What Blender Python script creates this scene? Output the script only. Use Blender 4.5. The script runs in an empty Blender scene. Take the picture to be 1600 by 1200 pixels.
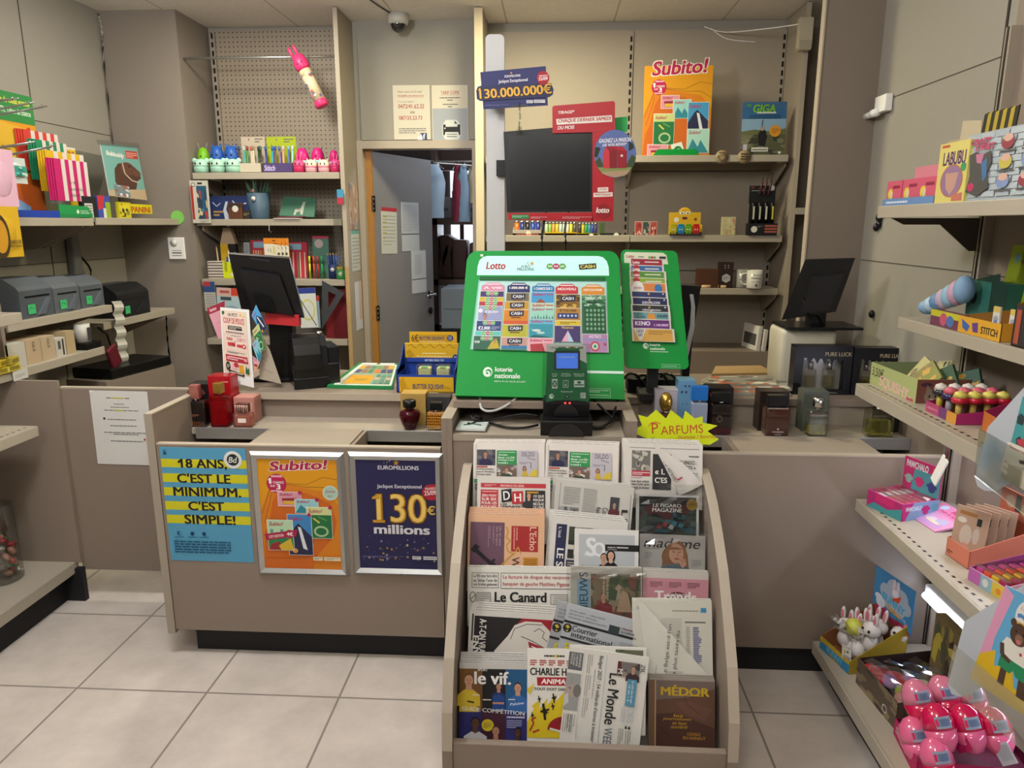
import bpy, bmesh, math, random
from mathutils import Matrix, Vector
random.seed(7)
SC = bpy.context.scene
COL = SC.collection
# ---------------------------------------------------------------- camera
FPX, CAM_H = 1135.0, 1.55
PITCH = math.atan(249 / FPX)
YAW = math.atan(65 / (FPX / math.cos(PITCH)))
cam_data = bpy.data.cameras.new('camera')
cam = bpy.data.objects.new('camera', cam_data)
COL.objects.link(cam)
cam.location = (0, 0, CAM_H)
cam.rotation_euler = (math.pi / 2 - PITCH, 0, YAW)
cam_data.sensor_fit = 'HORIZONTAL'
cam_data.sensor_width = 36
cam_data.lens = 36 * FPX / 1600
cam_data.clip_start = 0.02
SC.camera = cam
SC.view_settings.view_transform = 'Standard'
SC.view_settings.look = 'None'
SC.view_settings.gamma = 1
SC.view_settings.use_curve_mapping = False
SC.view_settings.exposure = 0.0
# ---------------------------------------------------------------- world and lights
world = bpy.data.worlds.new('world'); SC.world = world
world.use_nodes = True
world.node_tree.nodes['Background'].inputs[0].default_value = (1.0, .98, .98, 1)
world.node_tree.nodes['Background'].inputs[1].default_value = 0.08
def area(name, loc, size, power, col=(1, .93, .82), rot=(0, 0, 0)):
    l = bpy.data.lights.new(name, 'AREA'); l.shape = 'RECTANGLE'
    l.size, l.size_y = size; l.energy = power; l.color = col
    o = bpy.data.objects.new(name, l); COL.objects.link(o)
    o.location = loc; o.rotation_euler = rot
    return o
def bulb(name, loc, r, power, col):
    l = bpy.data.lights.new(name, 'POINT'); l.shadow_soft_size = r; l.energy = power; l.color = col
    o = bpy.data.objects.new(name, l); COL.objects.link(o); o.location = loc; return o
bulb('hanging_lamp_front', (-1.15, 1.75, 2.50), .16, 80, (.985, .99, 1))
bulb('hanging_lamp_right', (0.10, 0.75, 2.50), .16, 32, (1, .96, .88))
bulb('hanging_lamp_rear', (-0.9, -1.2, 2.50), .25, 66, (1, .98, .97))
area('ceiling_lamp_back_wall', (-.08, 3.80, 2.725), (.28, .28), 35, (1, .92, .60))
area('ceiling_lamp_back_left', (-1.60, 3.72, 2.725), (.28, .28), 19, (1, .94, .78))
bulb('store_room_fill', (-.35, 5.35, 2.45), .12, 22, (.86, .92, 1))  # added fill brightening the dim store room from the front, no real fitting
area('back_room_window_light', (-.45, 7.2, 1.9), (1.2, 1.2), 40, (.80, .88, 1), (math.radians(-78), 0, 0))
# ---------------------------------------------------------------- view geometry
def rot_rows():
    fw = Vector((-math.sin(YAW) * math.cos(PITCH), math.cos(YAW) * math.cos(PITCH), -math.sin(PITCH)))
    rt = Vector((math.cos(YAW), math.sin(YAW), 0)); return fw, rt, rt.cross(fw)
FW, RT, UP = rot_rows()
def at(x, y, X=None, Y=None, Z=None):
    d = FW + RT * ((x - 800) / FPX) - UP * ((y - 600) / FPX)
    for i, v in enumerate((X, Y, Z)):
        if v is not None:
            c = (0, 0, CAM_H)[i]
            return Vector((0, 0, CAM_H)) + d * ((v - c) / d[i])
def onplane(x, y, p, n):
    d = FW + RT * ((x - 800) / FPX) - UP * ((y - 600) / FPX); o = Vector((0, 0, CAM_H))
    n = Vector(n); return o + d * ((Vector(p) - o).dot(n) / d.dot(n))
# ---------------------------------------------------------------- materials
def lin(h):
    h = h.lstrip('#'); r = []; h = ''.join(c * 2 for c in h) if len(h) == 3 else h
    for i in (0, 2, 4):
        c = int(h[i:i + 2], 16) / 255
        r.append(c / 12.92 if c <= .04045 else ((c + .055) / 1.055) ** 2.4)
    return (*r, 1)
MATS = {}
def M(col, rough=.55, metal=0, noise=0, bump=0, scale=60, spec=.35, emit=0, coat=0):
    k = (col, rough, metal, noise, bump, scale, spec, emit, coat)
    if k in MATS: return MATS[k]
    m = bpy.data.materials.new('m_' + col.lstrip('#')); m.use_nodes = True
    nt = m.node_tree; b = nt.nodes['Principled BSDF']; c = lin(col)
    b.inputs['Base Color'].default_value = c; b.inputs['Roughness'].default_value = rough
    b.inputs['Metallic'].default_value = metal; b.inputs['Specular IOR Level'].default_value = spec
    b.inputs['Coat Weight'].default_value = coat
    if noise or bump:
        tc = nt.nodes.new('ShaderNodeTexCoord'); nz = nt.nodes.new('ShaderNodeTexNoise')
        nz.inputs['Scale'].default_value = scale; nz.inputs['Detail'].default_value = 4
        nt.links.new(tc.outputs['Object'], nz.inputs['Vector'])
        if noise:
            mx = nt.nodes.new('ShaderNodeMix'); mx.data_type = 'RGBA'
            mx.inputs[6].default_value = tuple(x * (1 - noise) for x in c[:3]) + (1,)
            mx.inputs[7].default_value = tuple(min(1, x * (1 + noise)) for x in c[:3]) + (1,)
            nt.links.new(nz.outputs[0], mx.inputs[0]); nt.links.new(mx.outputs[2], b.inputs['Base Color'])
        if bump:
            bp = nt.nodes.new('ShaderNodeBump'); bp.inputs['Strength'].default_value = bump
            bp.inputs['Distance'].default_value = .002
            nt.links.new(nz.outputs[0], bp.inputs['Height']); nt.links.new(bp.outputs[0], b.inputs['Normal'])
    if emit:
        b.inputs['Emission Color'].default_value = c; b.inputs['Emission Strength'].default_value = emit
    MATS[k] = m; return m
def clear_mat(name, tint, gloss=.1, rough=.06):
    m = bpy.data.materials.new(name); m.use_nodes = True; nt = m.node_tree
    nt.nodes.remove(nt.nodes['Principled BSDF']); out = nt.nodes['Material Output']
    t = nt.nodes.new('ShaderNodeBsdfTransparent'); t.inputs[0].default_value = lin(tint)
    g = nt.nodes.new('ShaderNodeBsdfGlossy'); g.inputs['Roughness'].default_value = rough
    lw = nt.nodes.new('ShaderNodeLayerWeight'); lw.inputs[0].default_value = .35
    ma = nt.nodes.new('ShaderNodeMath'); ma.operation = 'MULTIPLY_ADD'
    ma.inputs[1].default_value = .35; ma.inputs[2].default_value = gloss
    mx = nt.nodes.new('ShaderNodeMixShader')
    nt.links.new(lw.outputs['Fresnel'], ma.inputs[0]); nt.links.new(ma.outputs[0], mx.inputs[0])
    nt.links.new(t.outputs[0], mx.inputs[1]); nt.links.new(g.outputs[0], mx.inputs[2])
    nt.links.new(mx.outputs[0], out.inputs[0]); return m
CLEAR = clear_mat('clear_plastic', '#f4f6f4', .07)
FILM = clear_mat('crinkled_film', '#f2f2f2', .10, .12)
FROST = clear_mat('frosted_plastic', '#c8ccd2', .2, .35)
def glass_liquid(name, col, rough=.03, tint=.9):
    m = bpy.data.materials.new(name); m.use_nodes = True; b = m.node_tree.nodes['Principled BSDF']
    b.inputs['Base Color'].default_value = lin(col); b.inputs['Roughness'].default_value = rough
    b.inputs['Transmission Weight'].default_value = tint; b.inputs['IOR'].default_value = 1.3
    return m
LAM = M('#85776a', .5, noise=.05, bump=.05, scale=220)          # greige laminate
LAMW = M('#9a8f80', .55, noise=.05, bump=.05, scale=160)
LAMD = M('#7d7266', .5, noise=.05, scale=200)
EDGE = M('#a89c8b', .45)
SHELF = M('#a39a8a', .42, noise=.03, scale=90)
DARK = M('#1b1b1d', .6, noise=.1, scale=80)
BLACK = M('#0c0c0d', .32, noise=.1, scale=200)
WHITE = M('#e9e7e2', .55)
PAPER = M('#dcd8d0', .75, noise=.04, scale=40)
CHROME = M('#c9c9c6', .22, 1)
ALU = M('#b9bab8', .38, .85)
def pegboard():
    m = bpy.data.materials.new('perforated_panel'); m.use_nodes = True; nt = m.node_tree; b = nt.nodes['Principled BSDF']
    tc = nt.nodes.new('ShaderNodeTexCoord'); sp = nt.nodes.new('ShaderNodeSeparateXYZ'); nt.links.new(tc.outputs['Object'], sp.inputs[0])
    def mt(op, a, bb):
        n = nt.nodes.new('ShaderNodeMath'); n.operation = op
        for i, v in enumerate((a, bb)):
            if v is None: continue
            if isinstance(v, (int, float)): n.inputs[i].default_value = v
            else: nt.links.new(v, n.inputs[i])
        return n.outputs[0]
    ds = []
    for k in (0, 2):
        f = mt('FRACT', mt('DIVIDE', sp.outputs[k], .0275), None); d = mt('SUBTRACT', f, .5); ds.append(mt('MULTIPLY', d, d))
    hole = mt('LESS_THAN', mt('ADD', ds[0], ds[1]), .021)
    mx = nt.nodes.new('ShaderNodeMix'); mx.data_type = 'RGBA'
    mx.inputs[6].default_value = lin('#9a8d7b'); mx.inputs[7].default_value = lin('#241f1b')
    nt.links.new(hole, mx.inputs[0]); nt.links.new(mx.outputs[2], b.inputs['Base Color']); b.inputs['Roughness'].default_value = .55
    return m
def tiles(name, base, grout, sx, sy, ox, oy, gap, rough, scale=3.5, var=.12):
    m = bpy.data.materials.new(name); m.use_nodes = True; nt = m.node_tree; b = nt.nodes['Principled BSDF']
    tc = nt.nodes.new('ShaderNodeTexCoord'); mp = nt.nodes.new('ShaderNodeMapping'); mp.inputs['Location'].default_value = (-ox, -oy, 0)
    nt.links.new(tc.outputs['Object'], mp.inputs[0])
    br = nt.nodes.new('ShaderNodeTexBrick'); br.offset = 0; br.squash = 1
    br.inputs['Scale'].default_value = 1; br.inputs['Brick Width'].default_value = sx; br.inputs['Row Height'].default_value = sy
    br.inputs['Mortar Size'].default_value = gap; br.inputs['Mortar Smooth'].default_value = .1
    br.inputs['Color1'].default_value = (0, 0, 0, 1); br.inputs['Color2'].default_value = (1, 1, 1, 1); br.inputs['Mortar'].default_value = (.5, .5, .5, 1)
    nt.links.new(mp.outputs[0], br.inputs['Vector'])
    nz = nt.nodes.new('ShaderNodeTexNoise'); nz.inputs['Scale'].default_value = scale; nz.inputs['Detail'].default_value = 8; nz.inputs['Roughness'].default_value = .65
    nt.links.new(tc.outputs['Object'], nz.inputs['Vector'])
    rp = nt.nodes.new('ShaderNodeValToRGB'); c = lin(base)
    rp.color_ramp.elements[0].position = .3; rp.color_ramp.elements[1].position = .7
    rp.color_ramp.elements[0].color = tuple(x * (1 - var) for x in c[:3]) + (1,); rp.color_ramp.elements[1].color = tuple(min(1, x * (1 + var)) for x in c[:3]) + (1,)
    nt.links.new(nz.outputs[0], rp.inputs[0])
    mx = nt.nodes.new('ShaderNodeMix'); mx.data_type = 'RGBA'; mx.inputs[7].default_value = lin(grout)
    nt.links.new(br.outputs['Fac'], mx.inputs[0]); nt.links.new(rp.outputs[0], mx.inputs[6]); nt.links.new(mx.outputs[2], b.inputs['Base Color'])
    b.inputs['Roughness'].default_value = rough
    bp = nt.nodes.new('ShaderNodeBump'); bp.inputs['Strength'].default_value = .25; bp.inputs['Distance'].default_value = .002
    ad = nt.nodes.new('ShaderNodeMath'); ad.operation = 'SUBTRACT'; nt.links.new(nz.outputs[0], ad.inputs[0]); nt.links.new(br.outputs['Fac'], ad.inputs[1])
    nt.links.new(ad.outputs[0], bp.inputs['Height']); nt.links.new(bp.outputs[0], b.inputs['Normal'])
    return m
# ---------------------------------------------------------------- text cache
TSC = bpy.data.scenes.new('lettering'); TXT = {}
def glyphs(s, bold):
    k = (s, bold)
    if k in TXT: return TXT[k]
    cu = bpy.data.curves.new('t', 'FONT'); cu.body = s; cu.size = 1; cu.offset = bold; cu.resolution_u = 3; cu.fill_mode = 'BOTH'
    o = bpy.data.objects.new('t', cu); TSC.collection.objects.link(o)
    vl = TSC.view_layers[0]; vl.update(); dg = vl.depsgraph
    e = o.evaluated_get(dg); me = e.to_mesh()
    vs = [(v.co.x, v.co.y) for v in me.vertices]; fs = [tuple(p.vertices) for p in me.polygons]
    e.to_mesh_clear(); bpy.data.objects.remove(o); bpy.data.curves.remove(cu)
    xs = [v[0] for v in vs]; ys = [v[1] for v in vs]
    TXT[k] = (vs, fs, min(xs), max(xs), min(ys), max(ys)); return TXT[k]
# ---------------------------------------------------------------- mesh builder
ID = Matrix.Identity(4)
def TR(x=0, y=0, z=0, rx=0, ry=0, rz=0, s=1):
    return Matrix.Translation((x, y, z)) @ Matrix.Rotation(rz, 4, 'Z') @ Matrix.Rotation(ry, 4, 'Y') @ Matrix.Rotation(rx, 4, 'X') @ Matrix.Scale(s, 4)
class B:
    LAY = 7e-5
    def __init__(s, T=ID):
        s.v = []; s.f = []; s.m = []; s.sm = []; s.mats = []; s.T = T; s.w = 0; s.su = s.sv = 1; s.ou = s.ov = 0
    def mi(s, mat):
        if isinstance(mat, str): mat = M(mat)
        if mat not in s.mats: s.mats.append(mat)
        return s.mats.index(mat)
    def add(s, vs, fs, mat, smooth=False, T=None):
        n = len(s.v); k = s.mi(mat); Q = s.T @ T if T is not None else s.T
        s.v += [Q @ Vector(p) for p in vs]
        for f in fs: s.f.append(tuple(i + n for i in f)); s.m.append(k); s.sm.append(smooth)
        return s
    def box(s, x0, x1, y0, y1, z0, z1, mat, bev=0, T=None):
        if x1 < x0: x0, x1 = x1, x0
        if y1 < y0: y0, y1 = y1, y0
        if z1 < z0: z0, z1 = z1, z0
        if not bev:
            vs = [(x, y, z) for z in (z0, z1) for y in (y0, y1) for x in (x0, x1)]
            return s.add(vs, [(0, 2, 3, 1), (4, 5, 7, 6), (0, 1, 5, 4), (2, 6, 7, 3), (0, 4, 6, 2), (1, 3, 7, 5)], mat, T=T)
        bm = bmesh.new(); bmesh.ops.create_cube(bm, size=1)
        for v in bm.verts: v.co = ((x0 + x1) / 2 + v.co.x * (x1 - x0), (y0 + y1) / 2 + v.co.y * (y1 - y0), (z0 + z1) / 2 + v.co.z * (z1 - z0))
        bev = min(bev, .45 * min(x1 - x0, y1 - y0, z1 - z0))
        bmesh.ops.bevel(bm, geom=bm.edges[:], offset=bev, segments=2, affect='EDGES', profile=.5)
        s.bm(bm, mat, T, bev > .008); return s
    def bm(s, bm, mat, T=None, smooth=False):
        bm.verts.index_update()
        s.add([v.co.copy() for v in bm.verts], [tuple(v.index for v in f.verts) for f in bm.faces], mat, smooth, T); bm.free()
    def prism(s, poly, d0, d1, mat, axis='y', T=None, smooth=False):
        """polygon given in the plane normal to axis: y -> (x,z), x -> (y,z), z -> (x,y)"""
        n = len(poly)
        def P(p, d): return {'y': (p[0], d, p[1]), 'x': (d, p[0], p[1]), 'z': (p[0], p[1], d)}[axis]
        vs = [P(p, d0) for p in poly] + [P(p, d1) for p in poly]
        fs = [tuple(range(n))[::-1], tuple(range(n, 2 * n))] + [(i, (i + 1) % n, n + (i + 1) % n, n + i) for i in range(n)]
        ar = sum(poly[i][0] * poly[(i + 1) % n][1] - poly[(i + 1) % n][0] * poly[i][1] for i in range(n))
        if (ar > 0) == (axis == 'y'): fs = [f[::-1] for f in fs]
        return s.add(vs, fs, mat, smooth, T)
    def lathe(s, prof, mat, n=20, T=None, smooth=True, sx=1, sy=1):
        vs = []; fs = []
        for r, z in prof:
            for i in range(n):
                a = 2 * math.pi * i / n; vs.append((r * math.cos(a) * sx, r * math.sin(a) * sy, z))
        for j in range(len(prof) - 1):
            for i in range(n):
                a = j * n + i; b = j * n + (i + 1) % n; fs.append((a, b, b + n, a + n))
        if prof[0][0] > 1e-5: fs.append(tuple(range(n))[::-1])
        if prof[-1][0] > 1e-5: fs.append(tuple(range((len(prof) - 1) * n, len(prof) * n)))
        return s.add(vs, fs, mat, smooth, T)
    def ball(s, c, r, mat, n=16, T=None):
        if not isinstance(r, (tuple, list)): r = (r, r, r)
        k = max(6, n // 2); prof = [(max(1e-6, math.sin(math.pi * i / k)), -math.cos(math.pi * i / k)) for i in range(k + 1)]
        Q = Matrix.Translation(c) @ Matrix.Diagonal((*r, 1))
        return s.lathe(prof, mat, n, (T @ Q) if T is not None else Q)
    def cyl(s, p0, p1, r, mat, r1=None, n=14):
        p0 = Vector(p0); p1 = Vector(p1); d = p1 - p0; Q = Matrix.Translation(p0) @ d.to_track_quat('Z', 'Y').to_matrix().to_4x4()
        return s.lathe([(r, 0), (r if r1 is None else r1, d.length)], mat, n, Q)
    def tube(s, pts, r, mat, n=7, sub=4):
        P = [Vector(p) for p in pts]
        if len(P) > 2 and sub > 1:
            Q = []
            for i in range(len(P) - 1):
                a, b, c, d = P[max(0, i - 1)], P[i], P[i + 1], P[min(len(P) - 1, i + 2)]
                for j in range(sub):
                    t = j / sub
                    Q.append(.5 * (2 * b + (c - a) * t + (2 * a - 5 * b + 4 * c - d) * t * t + (3 * b - a - 3 * c + d) * t ** 3))
            P = Q + [P[-1]]
        vs = []; fs = []; up = Vector((.13, .31, .94))
        for i, p in enumerate(P):
            t = (P[min(i + 1, len(P) - 1)] - P[max(i - 1, 0)]).normalized()
            a = t.cross(up)
            if a.length < .05: a = t.cross(Vector((1, 0, 0)))
            a.normalize(); b = t.cross(a); up = b if abs(t.z) > .98 else up
            for k in range(n):
                an = 2 * math.pi * k / n; vs.append(p + a * (r * math.cos(an)) + b * (r * math.sin(an)))
        for i in range(len(P) - 1):
            for k in range(n):
                fs.append((i * n + k, i * n + (k + 1) % n, (i + 1) * n + (k + 1) % n, (i + 1) * n + k))
        fs += [tuple(range(n))[::-1], tuple(range((len(P) - 1) * n, len(P) * n))]
        return s.add(vs, fs, mat, True)
    # ---- flat printing on the plane facing -Y: coordinates u (right), v (up) in the units set by grid()
    def grid(s, w, h, nu=100, nv=100, w0=0, u0=None, v0=0):
        s.su = w / nu; s.sv = h / nv; s.ou = -w / 2 if u0 is None else u0; s.ov = v0; s.w = w0; return s
    def _uv(s, u, v): return (s.ou + u * s.su, -s.w, s.ov + v * s.sv)
    def lay(s): s.w += s.LAY
    def rect(s, u0, v0, u1, v1, col, nx=1, ny=1):
        s.lay(); vs = []; fs = []
        if u1 < u0: u0, u1 = u1, u0
        if v1 < v0: v0, v1 = v1, v0
        for j in range(ny + 1):
            for i in range(nx + 1): vs.append(s._uv(u0 + (u1 - u0) * i / nx, v0 + (v1 - v0) * j / ny))
        for j in range(ny):
            for i in range(nx): a = j * (nx + 1) + i; fs.append((a, a + 1, a + nx + 2, a + nx + 1))
        return s.add(vs, fs, col)
    def poly(s, pts, col):
        s.lay(); n = len(pts)
        ar = sum(pts[i][0] * pts[(i + 1) % n][1] - pts[(i + 1) % n][0] * pts[i][1] for i in range(n))
        if ar < 0: pts = pts[::-1]
        return s.add([s._uv(*p) for p in pts], [tuple(range(n))], col)
    def ell(s, u, v, ru, rv, col, n=24, a0=0, a1=360):
        pts = [(u + ru * math.cos(math.radians(a0 + (a1 - a0) * i / n)), v + rv * math.sin(math.radians(a0 + (a1 - a0) * i / n))) for i in range(n + (a1 - a0 < 360))]
        return B.poly(s, pts, col)
    def disc(s, u, v, r, col, n=24): return B.ell(s, u, v, r, r * s.su / s.sv, col, n)
    def line(s, pts, wd, col):
        """polyline of width wd (in v units)"""
        s.lay(); k = s.sv / s.su
        for i in range(len(pts) - 1):
            (a, b), (c, d) = pts[i], pts[i + 1]; dx, dy = (c - a) / k, d - b; L = math.hypot(dx, dy) or 1
            nx, ny = -dy / L * wd / 2 * k, dx / L * wd / 2
            s.add([s._uv(a + nx, b + ny), s._uv(a - nx, b - ny), s._uv(c - nx, d - ny), s._uv(c + nx, d + ny)], [(0, 1, 2, 3)], col)
        return s
    def star(s, u, v, r, col, n=5, k=.42, rot=90):
        q = s.su / s.sv
        return B.poly(s, [(u + (r if i % 2 == 0 else r * k) * math.cos(math.radians(rot + 180 * i / n)), v + q * (r if i % 2 == 0 else r * k) * math.sin(math.radians(rot + 180 * i / n))) for i in range(2 * n)], col)
    def txt(s, t, u0, v0, u1, v1, col, bold=.02, shear=0, ang=0):
        vs, fs, a0, a1, b0, b1 = glyphs(t, 0); s.lay()
        cu, cv = (u0 + u1) / 2, (v0 + v1) / 2; hw, hh = (u1 - u0) / 2, (v1 - v0) / 2; ca, sa = math.cos(math.radians(ang)), math.sin(math.radians(ang))
        sh = [(0, 0)] if bold < .015 else [(-1, 0), (1, 0)] if bold < .028 else [(-1, .4), (1, .4), (0, 0), (-1, -.4), (1, -.4)]
        m = .62 * bold if bold >= .015 else 0; mv = .4 * m if bold >= .028 else 0; a0 -= m; a1 += m; b0 -= mv; b1 += mv
        for dx, dy in sh:
            out = []
            for x, y in vs:
                p = ((x + dx * m - a0) / (a1 - a0) * 2 - 1) * hw; q = ((y + dy * m - b0) / (b1 - b0) * 2 - 1) * hh
                x2 = p * s.su + shear * q * s.sv; y2 = q * s.sv
                out.append((s.ou + cu * s.su + x2 * ca - y2 * sa, -s.w, s.ov + cv * s.sv + x2 * sa + y2 * ca))
            s.add(out, fs, col); s.w += s.LAY * .2
        return s
    def greek(s, u0, v0, u1, v1, n, col, fill=.45, vert=False, seed=1):
        """n rows of fine print too small to read"""
        rr = random.Random(seed); s.lay(); L = (u1 - u0) if vert else (v1 - v0); W_ = (v1 - v0) if vert else (u1 - u0)
        for i in range(n):
            a = (i + .5 - fill / 2) * L / n; b = (i + .5 + fill / 2) * L / n; x = 0
            while x < W_ * .97:
                e = min(W_, x + W_ * rr.uniform(.06, .16)); 
                if n > 1 and i == n - 1 and x > W_ * .6: break
                if vert: q = [(u0 + a, v1 - x), (u0 + a, v1 - e), (u0 + b, v1 - e), (u0 + b, v1 - x)]
                else: q = [(u0 + x, v1 - b), (u0 + e, v1 - b), (u0 + e, v1 - a), (u0 + x, v1 - a)]
                s.add([s._uv(*p) for p in q], [(0, 1, 2, 3)], col); x = e + W_ * .018
        return s
    def bend(s, fn):
        s.v = [Vector(fn(p)) for p in s.v]; return s
    def out(s, name, parent=None, T=None, sub=0):
        me = bpy.data.meshes.new(name); me.from_pydata([tuple(p) for p in s.v], [], s.f)
        for m in s.mats: me.materials.append(m)
        me.polygons.foreach_set('material_index', s.m); me.polygons.foreach_set('use_smooth', s.sm); me.update()
        o = bpy.data.objects.new(name, me); COL.objects.link(o)
        if parent: o.parent = parent
        if T is not None: o.matrix_basis = T
        if sub:
            md = o.modifiers.new('sub', 'SUBSURF'); md.levels = md.render_levels = sub
        return o
class P(B):
    """printed sheet: u 0..100 across, t down from the top edge in the same unit"""
    def __init__(s, w, h, th=.004, col='#dcd8d0', T=ID, edge=None, nu=100, z0=0, bev=0):
        B.__init__(s, T); s.N = nu * h / w; s.W, s.H = w, h
        if th: s.box(-w / 2, w / 2, 0, th, z0, z0 + h, edge or col, bev)
        s.grid(w, h, nu, s.N, w0=.0002, v0=z0)
    def scaleN(s, n):
        if n: s.N = n; s.sv = s.H / n
        return s
    def rect(s, u0, t0, u1, t1, col, nx=1, ny=1): return B.rect(s, u0, s.N - t1, u1, s.N - t0, col, nx, ny)
    def poly(s, pts, col): return B.poly(s, [(u, s.N - t) for u, t in pts], col)
    def ell(s, u, t, ru, rv, col, n=24, a0=0, a1=360): return B.ell(s, u, s.N - t, ru, rv, col, n, a0, a1)
    def disc(s, u, t, r, col, n=24): return B.ell(s, u, s.N - t, r, r, col, n)
    def line(s, pts, wd, col): return B.line(s, [(u, s.N - t) for u, t in pts], wd, col)
    def star(s, u, t, r, col, n=5, k=.42, rot=90): return B.star(s, u, s.N - t, r, col, n, k, rot)
    def txt(s, x, u0, t0, u1, t1, col, bold=.02, shear=0, ang=0): return B.txt(s, x, u0, s.N - t1, u1, s.N - t0, col, bold, shear, ang)
    def greek(s, u0, t0, u1, t1, n, col, fill=.45, vert=False, seed=1): return B.greek(s, u0, s.N - t1, u1, s.N - t0, n, col, fill, vert, seed)
    def vtxt(s, x, u0, t0, u1, t1, col, bold=.02, ang=-90):
        """lettering turned to run down the sheet"""
        c, d = (u0 + u1) / 2, (t0 + t1) / 2; w, h = t1 - t0, u1 - u0
        return s.txt(x, c - w / 2, d - h / 2, c + w / 2, d + h / 2, col, bold, 0, ang)
    def photo(s, u0, t0, u1, t1, cols, n=26, seed=1):
        """indistinct printed picture: a ground with overlapping patches"""
        rr = random.Random(seed); s.rect(u0, t0, u1, t1, cols[0])
        for i in range(n):
            a = rr.uniform(u0, u1); b = rr.uniform(t0, t1); e = rr.uniform(.05, .2) * (u1 - u0); f = rr.uniform(.05, .2) * (t1 - t0)
            q = [(a - e, b - f * .4), (a - e * .2, b - f), (a + e, b - f * .3), (a + e * .6, b + f), (a - e * .6, b + f * .8)]
            B.poly(s, [(min(u1, max(u0, x)), s.N - min(t1, max(t0, y))) for x, y in q], rr.choice(cols)); s.w -= s.LAY * .55
        s.w += s.LAY
        return s
    def bust(s, u, t, k, skin, hair, shirt, long=False, wide=1.25):
        """head and shoulders: u, t is the chin, k the head height"""
        if long: s.ell(u, t - k * .35, k * .55, k * .8, hair)
        s.poly([(u - k * wide, t + k * 1.7), (u - k * wide * .95, t + k * .75), (u - k * .35, t + k * .3), (u + k * .35, t + k * .3), (u + k * wide * .95, t + k * .75), (u + k * wide, t + k * 1.7)], shirt)
        s.poly([(u - k * .22, t - k * .2), (u + k * .22, t - k * .2), (u + k * .26, t + k * .34), (u, t + k * .48), (u - k * .26, t + k * .34)], skin)
        s.ell(u, t - k * .55, k * .4, k * .52, hair); s.ell(u, t - k * .45, k * .36, k * .46, skin)
        for q in (-.14, .14): s.ell(u + q * k, t - k * .5, k * .055, k * .03, '#2a1d18')
        s.ell(u, t - k * .2, k * .12, k * .035, '#8a4438'); s.line([(u, t - k * .48), (u + k * .04, t - k * .33)], k * .03, '#7b5040')
        return s
def tag(o, label, cat, group=None):
    o['label'] = label; o['category'] = cat
    if group: o['group'] = group
    return o
def empty(name, label, cat, T=ID, group=None):
    o = bpy.data.objects.new(name, None); COL.objects.link(o); o.empty_display_size = .05; o.matrix_basis = T
    return tag(o, label, cat, group)
def struct(o): o['kind'] = 'structure'; return o
def dup(o, T, label, parent=None):
    c = o.copy(); COL.objects.link(c)
    if parent is None: c.matrix_basis = T; c['label'] = label
    else: c.parent = parent
    for ch in o.children:
        dup(ch, None, None, c)
    return c
def face(px0, px1, pyb, pyt, Y):
    """upright rectangle seen between the given edges, standing at depth Y: centre bottom, width, height"""
    a = at(px0, pyb, Y=Y); b = at(px1, pyb, Y=Y); c = at((px0 + px1) / 2, pyt, Y=Y)
    return Vector(((a.x + b.x) / 2, Y, (a.z + b.z) / 2)), b.x - a.x, c.z - (a.z + b.z) / 2
def stand(bl, br, top, Z):
    """rectangle standing on height Z between two floor points: matrix at its bottom centre, width, height"""
    a = at(*bl, Z=Z); b = at(*br, Z=Z); d = b - a; yaw = math.atan2(d.y, d.x)
    n = (math.sin(yaw), -math.cos(yaw), 0); t = onplane(*top, a, n); c = (a + b) / 2
    return TR(c.x, c.y, Z, rz=yaw), d.length, t.z - Z
D = math.radians
# ================================================================ the room
FLOOR = tiles('stone_tiles', '#c4bab0', '#857d74', .455, .47, -.70 + .455 * 10, 2.12 - .47 * 10, .004, .38, 4.5, .15)
CEIL = tiles('ceiling_tiles', '#e2ddd6', '#b8b1a8', .643, 1.286, .347 - 6.43, .9 - 6.43, .005, .8, 30, .05)
def sbox(name, x0, x1, y0, y1, z0, z1, mat, label=None):
    o = struct(B().box(x0, x1, y0, y1, z0, z1, mat).out(name))
    return o
sbox('floor', -3.2, 2.6, -2.6, 8.0, -.08, 0, FLOOR)
sbox('ceiling', -3.2, 2.6, -2.6, 5.2, 2.74, 2.84, CEIL)
WALLP = M('#959085', .6, noise=.05, bump=.04, scale=150)
w = B(); w.box(-2.66, -2.61, -2.6, 4.80, 0, 2.74, WALLP)
SEAM = M('#4a443c', .7)
for y in (3.70, 2.56, 1.4, .2): w.box(-2.611, -2.608, y - .003, y + .003, 0, 2.74, SEAM)
for z in (2.061, 1.355, .7): w.box(-2.611, -2.6085, -2.6, 4.36, z - .0018, z + .0018, SEAM)
struct(w.out('wall_left'))
w = B(); w.box(1.33, 1.38, -2.6, 3.27, 0, 2.74, WALLP)
for y in (2.40, 1.40, .4): w.box(1.327, 1.331, y - .005, y + .005, 0, 2.74, M('#2c2823', .7))
for z in (2.04, 1.402, .45): w.box(1.3285, 1.331, -2.6, 3.27, z - .0018, z + .0018, SEAM)
struct(w.out('wall_right'))
w = B(); w.box(1.09, 1.33, 3.27, 3.30, 0, 2.74, LAMD).box(1.088, 1.094, 3.264, 3.304, 0, 2.74, EDGE)
struct(w.out('wall_right_pier'))
sbox('wall_left_pier', -2.61, -2.155, 4.355, 4.80, 0, 2.74, M('#857b70', .6, noise=.05, scale=150))
w = B(); w.box(-2.155, -1.25, 4.76, 4.82, 0, 2.74, WALLP).box(-1.25, -1.19, 4.66, 4.82, 0, 2.74, WALLP)
w.box(-1.19, -.47, 4.65, 4.74, 2.06, 2.74, WALLP).box(-.49, -.41, 4.66, 4.82, 0, 2.74, WALLP).box(-.41, 2.2, 4.76, 4.82, 0, 2.74, WALLP)
struct(w.out('wall_back'))
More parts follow.
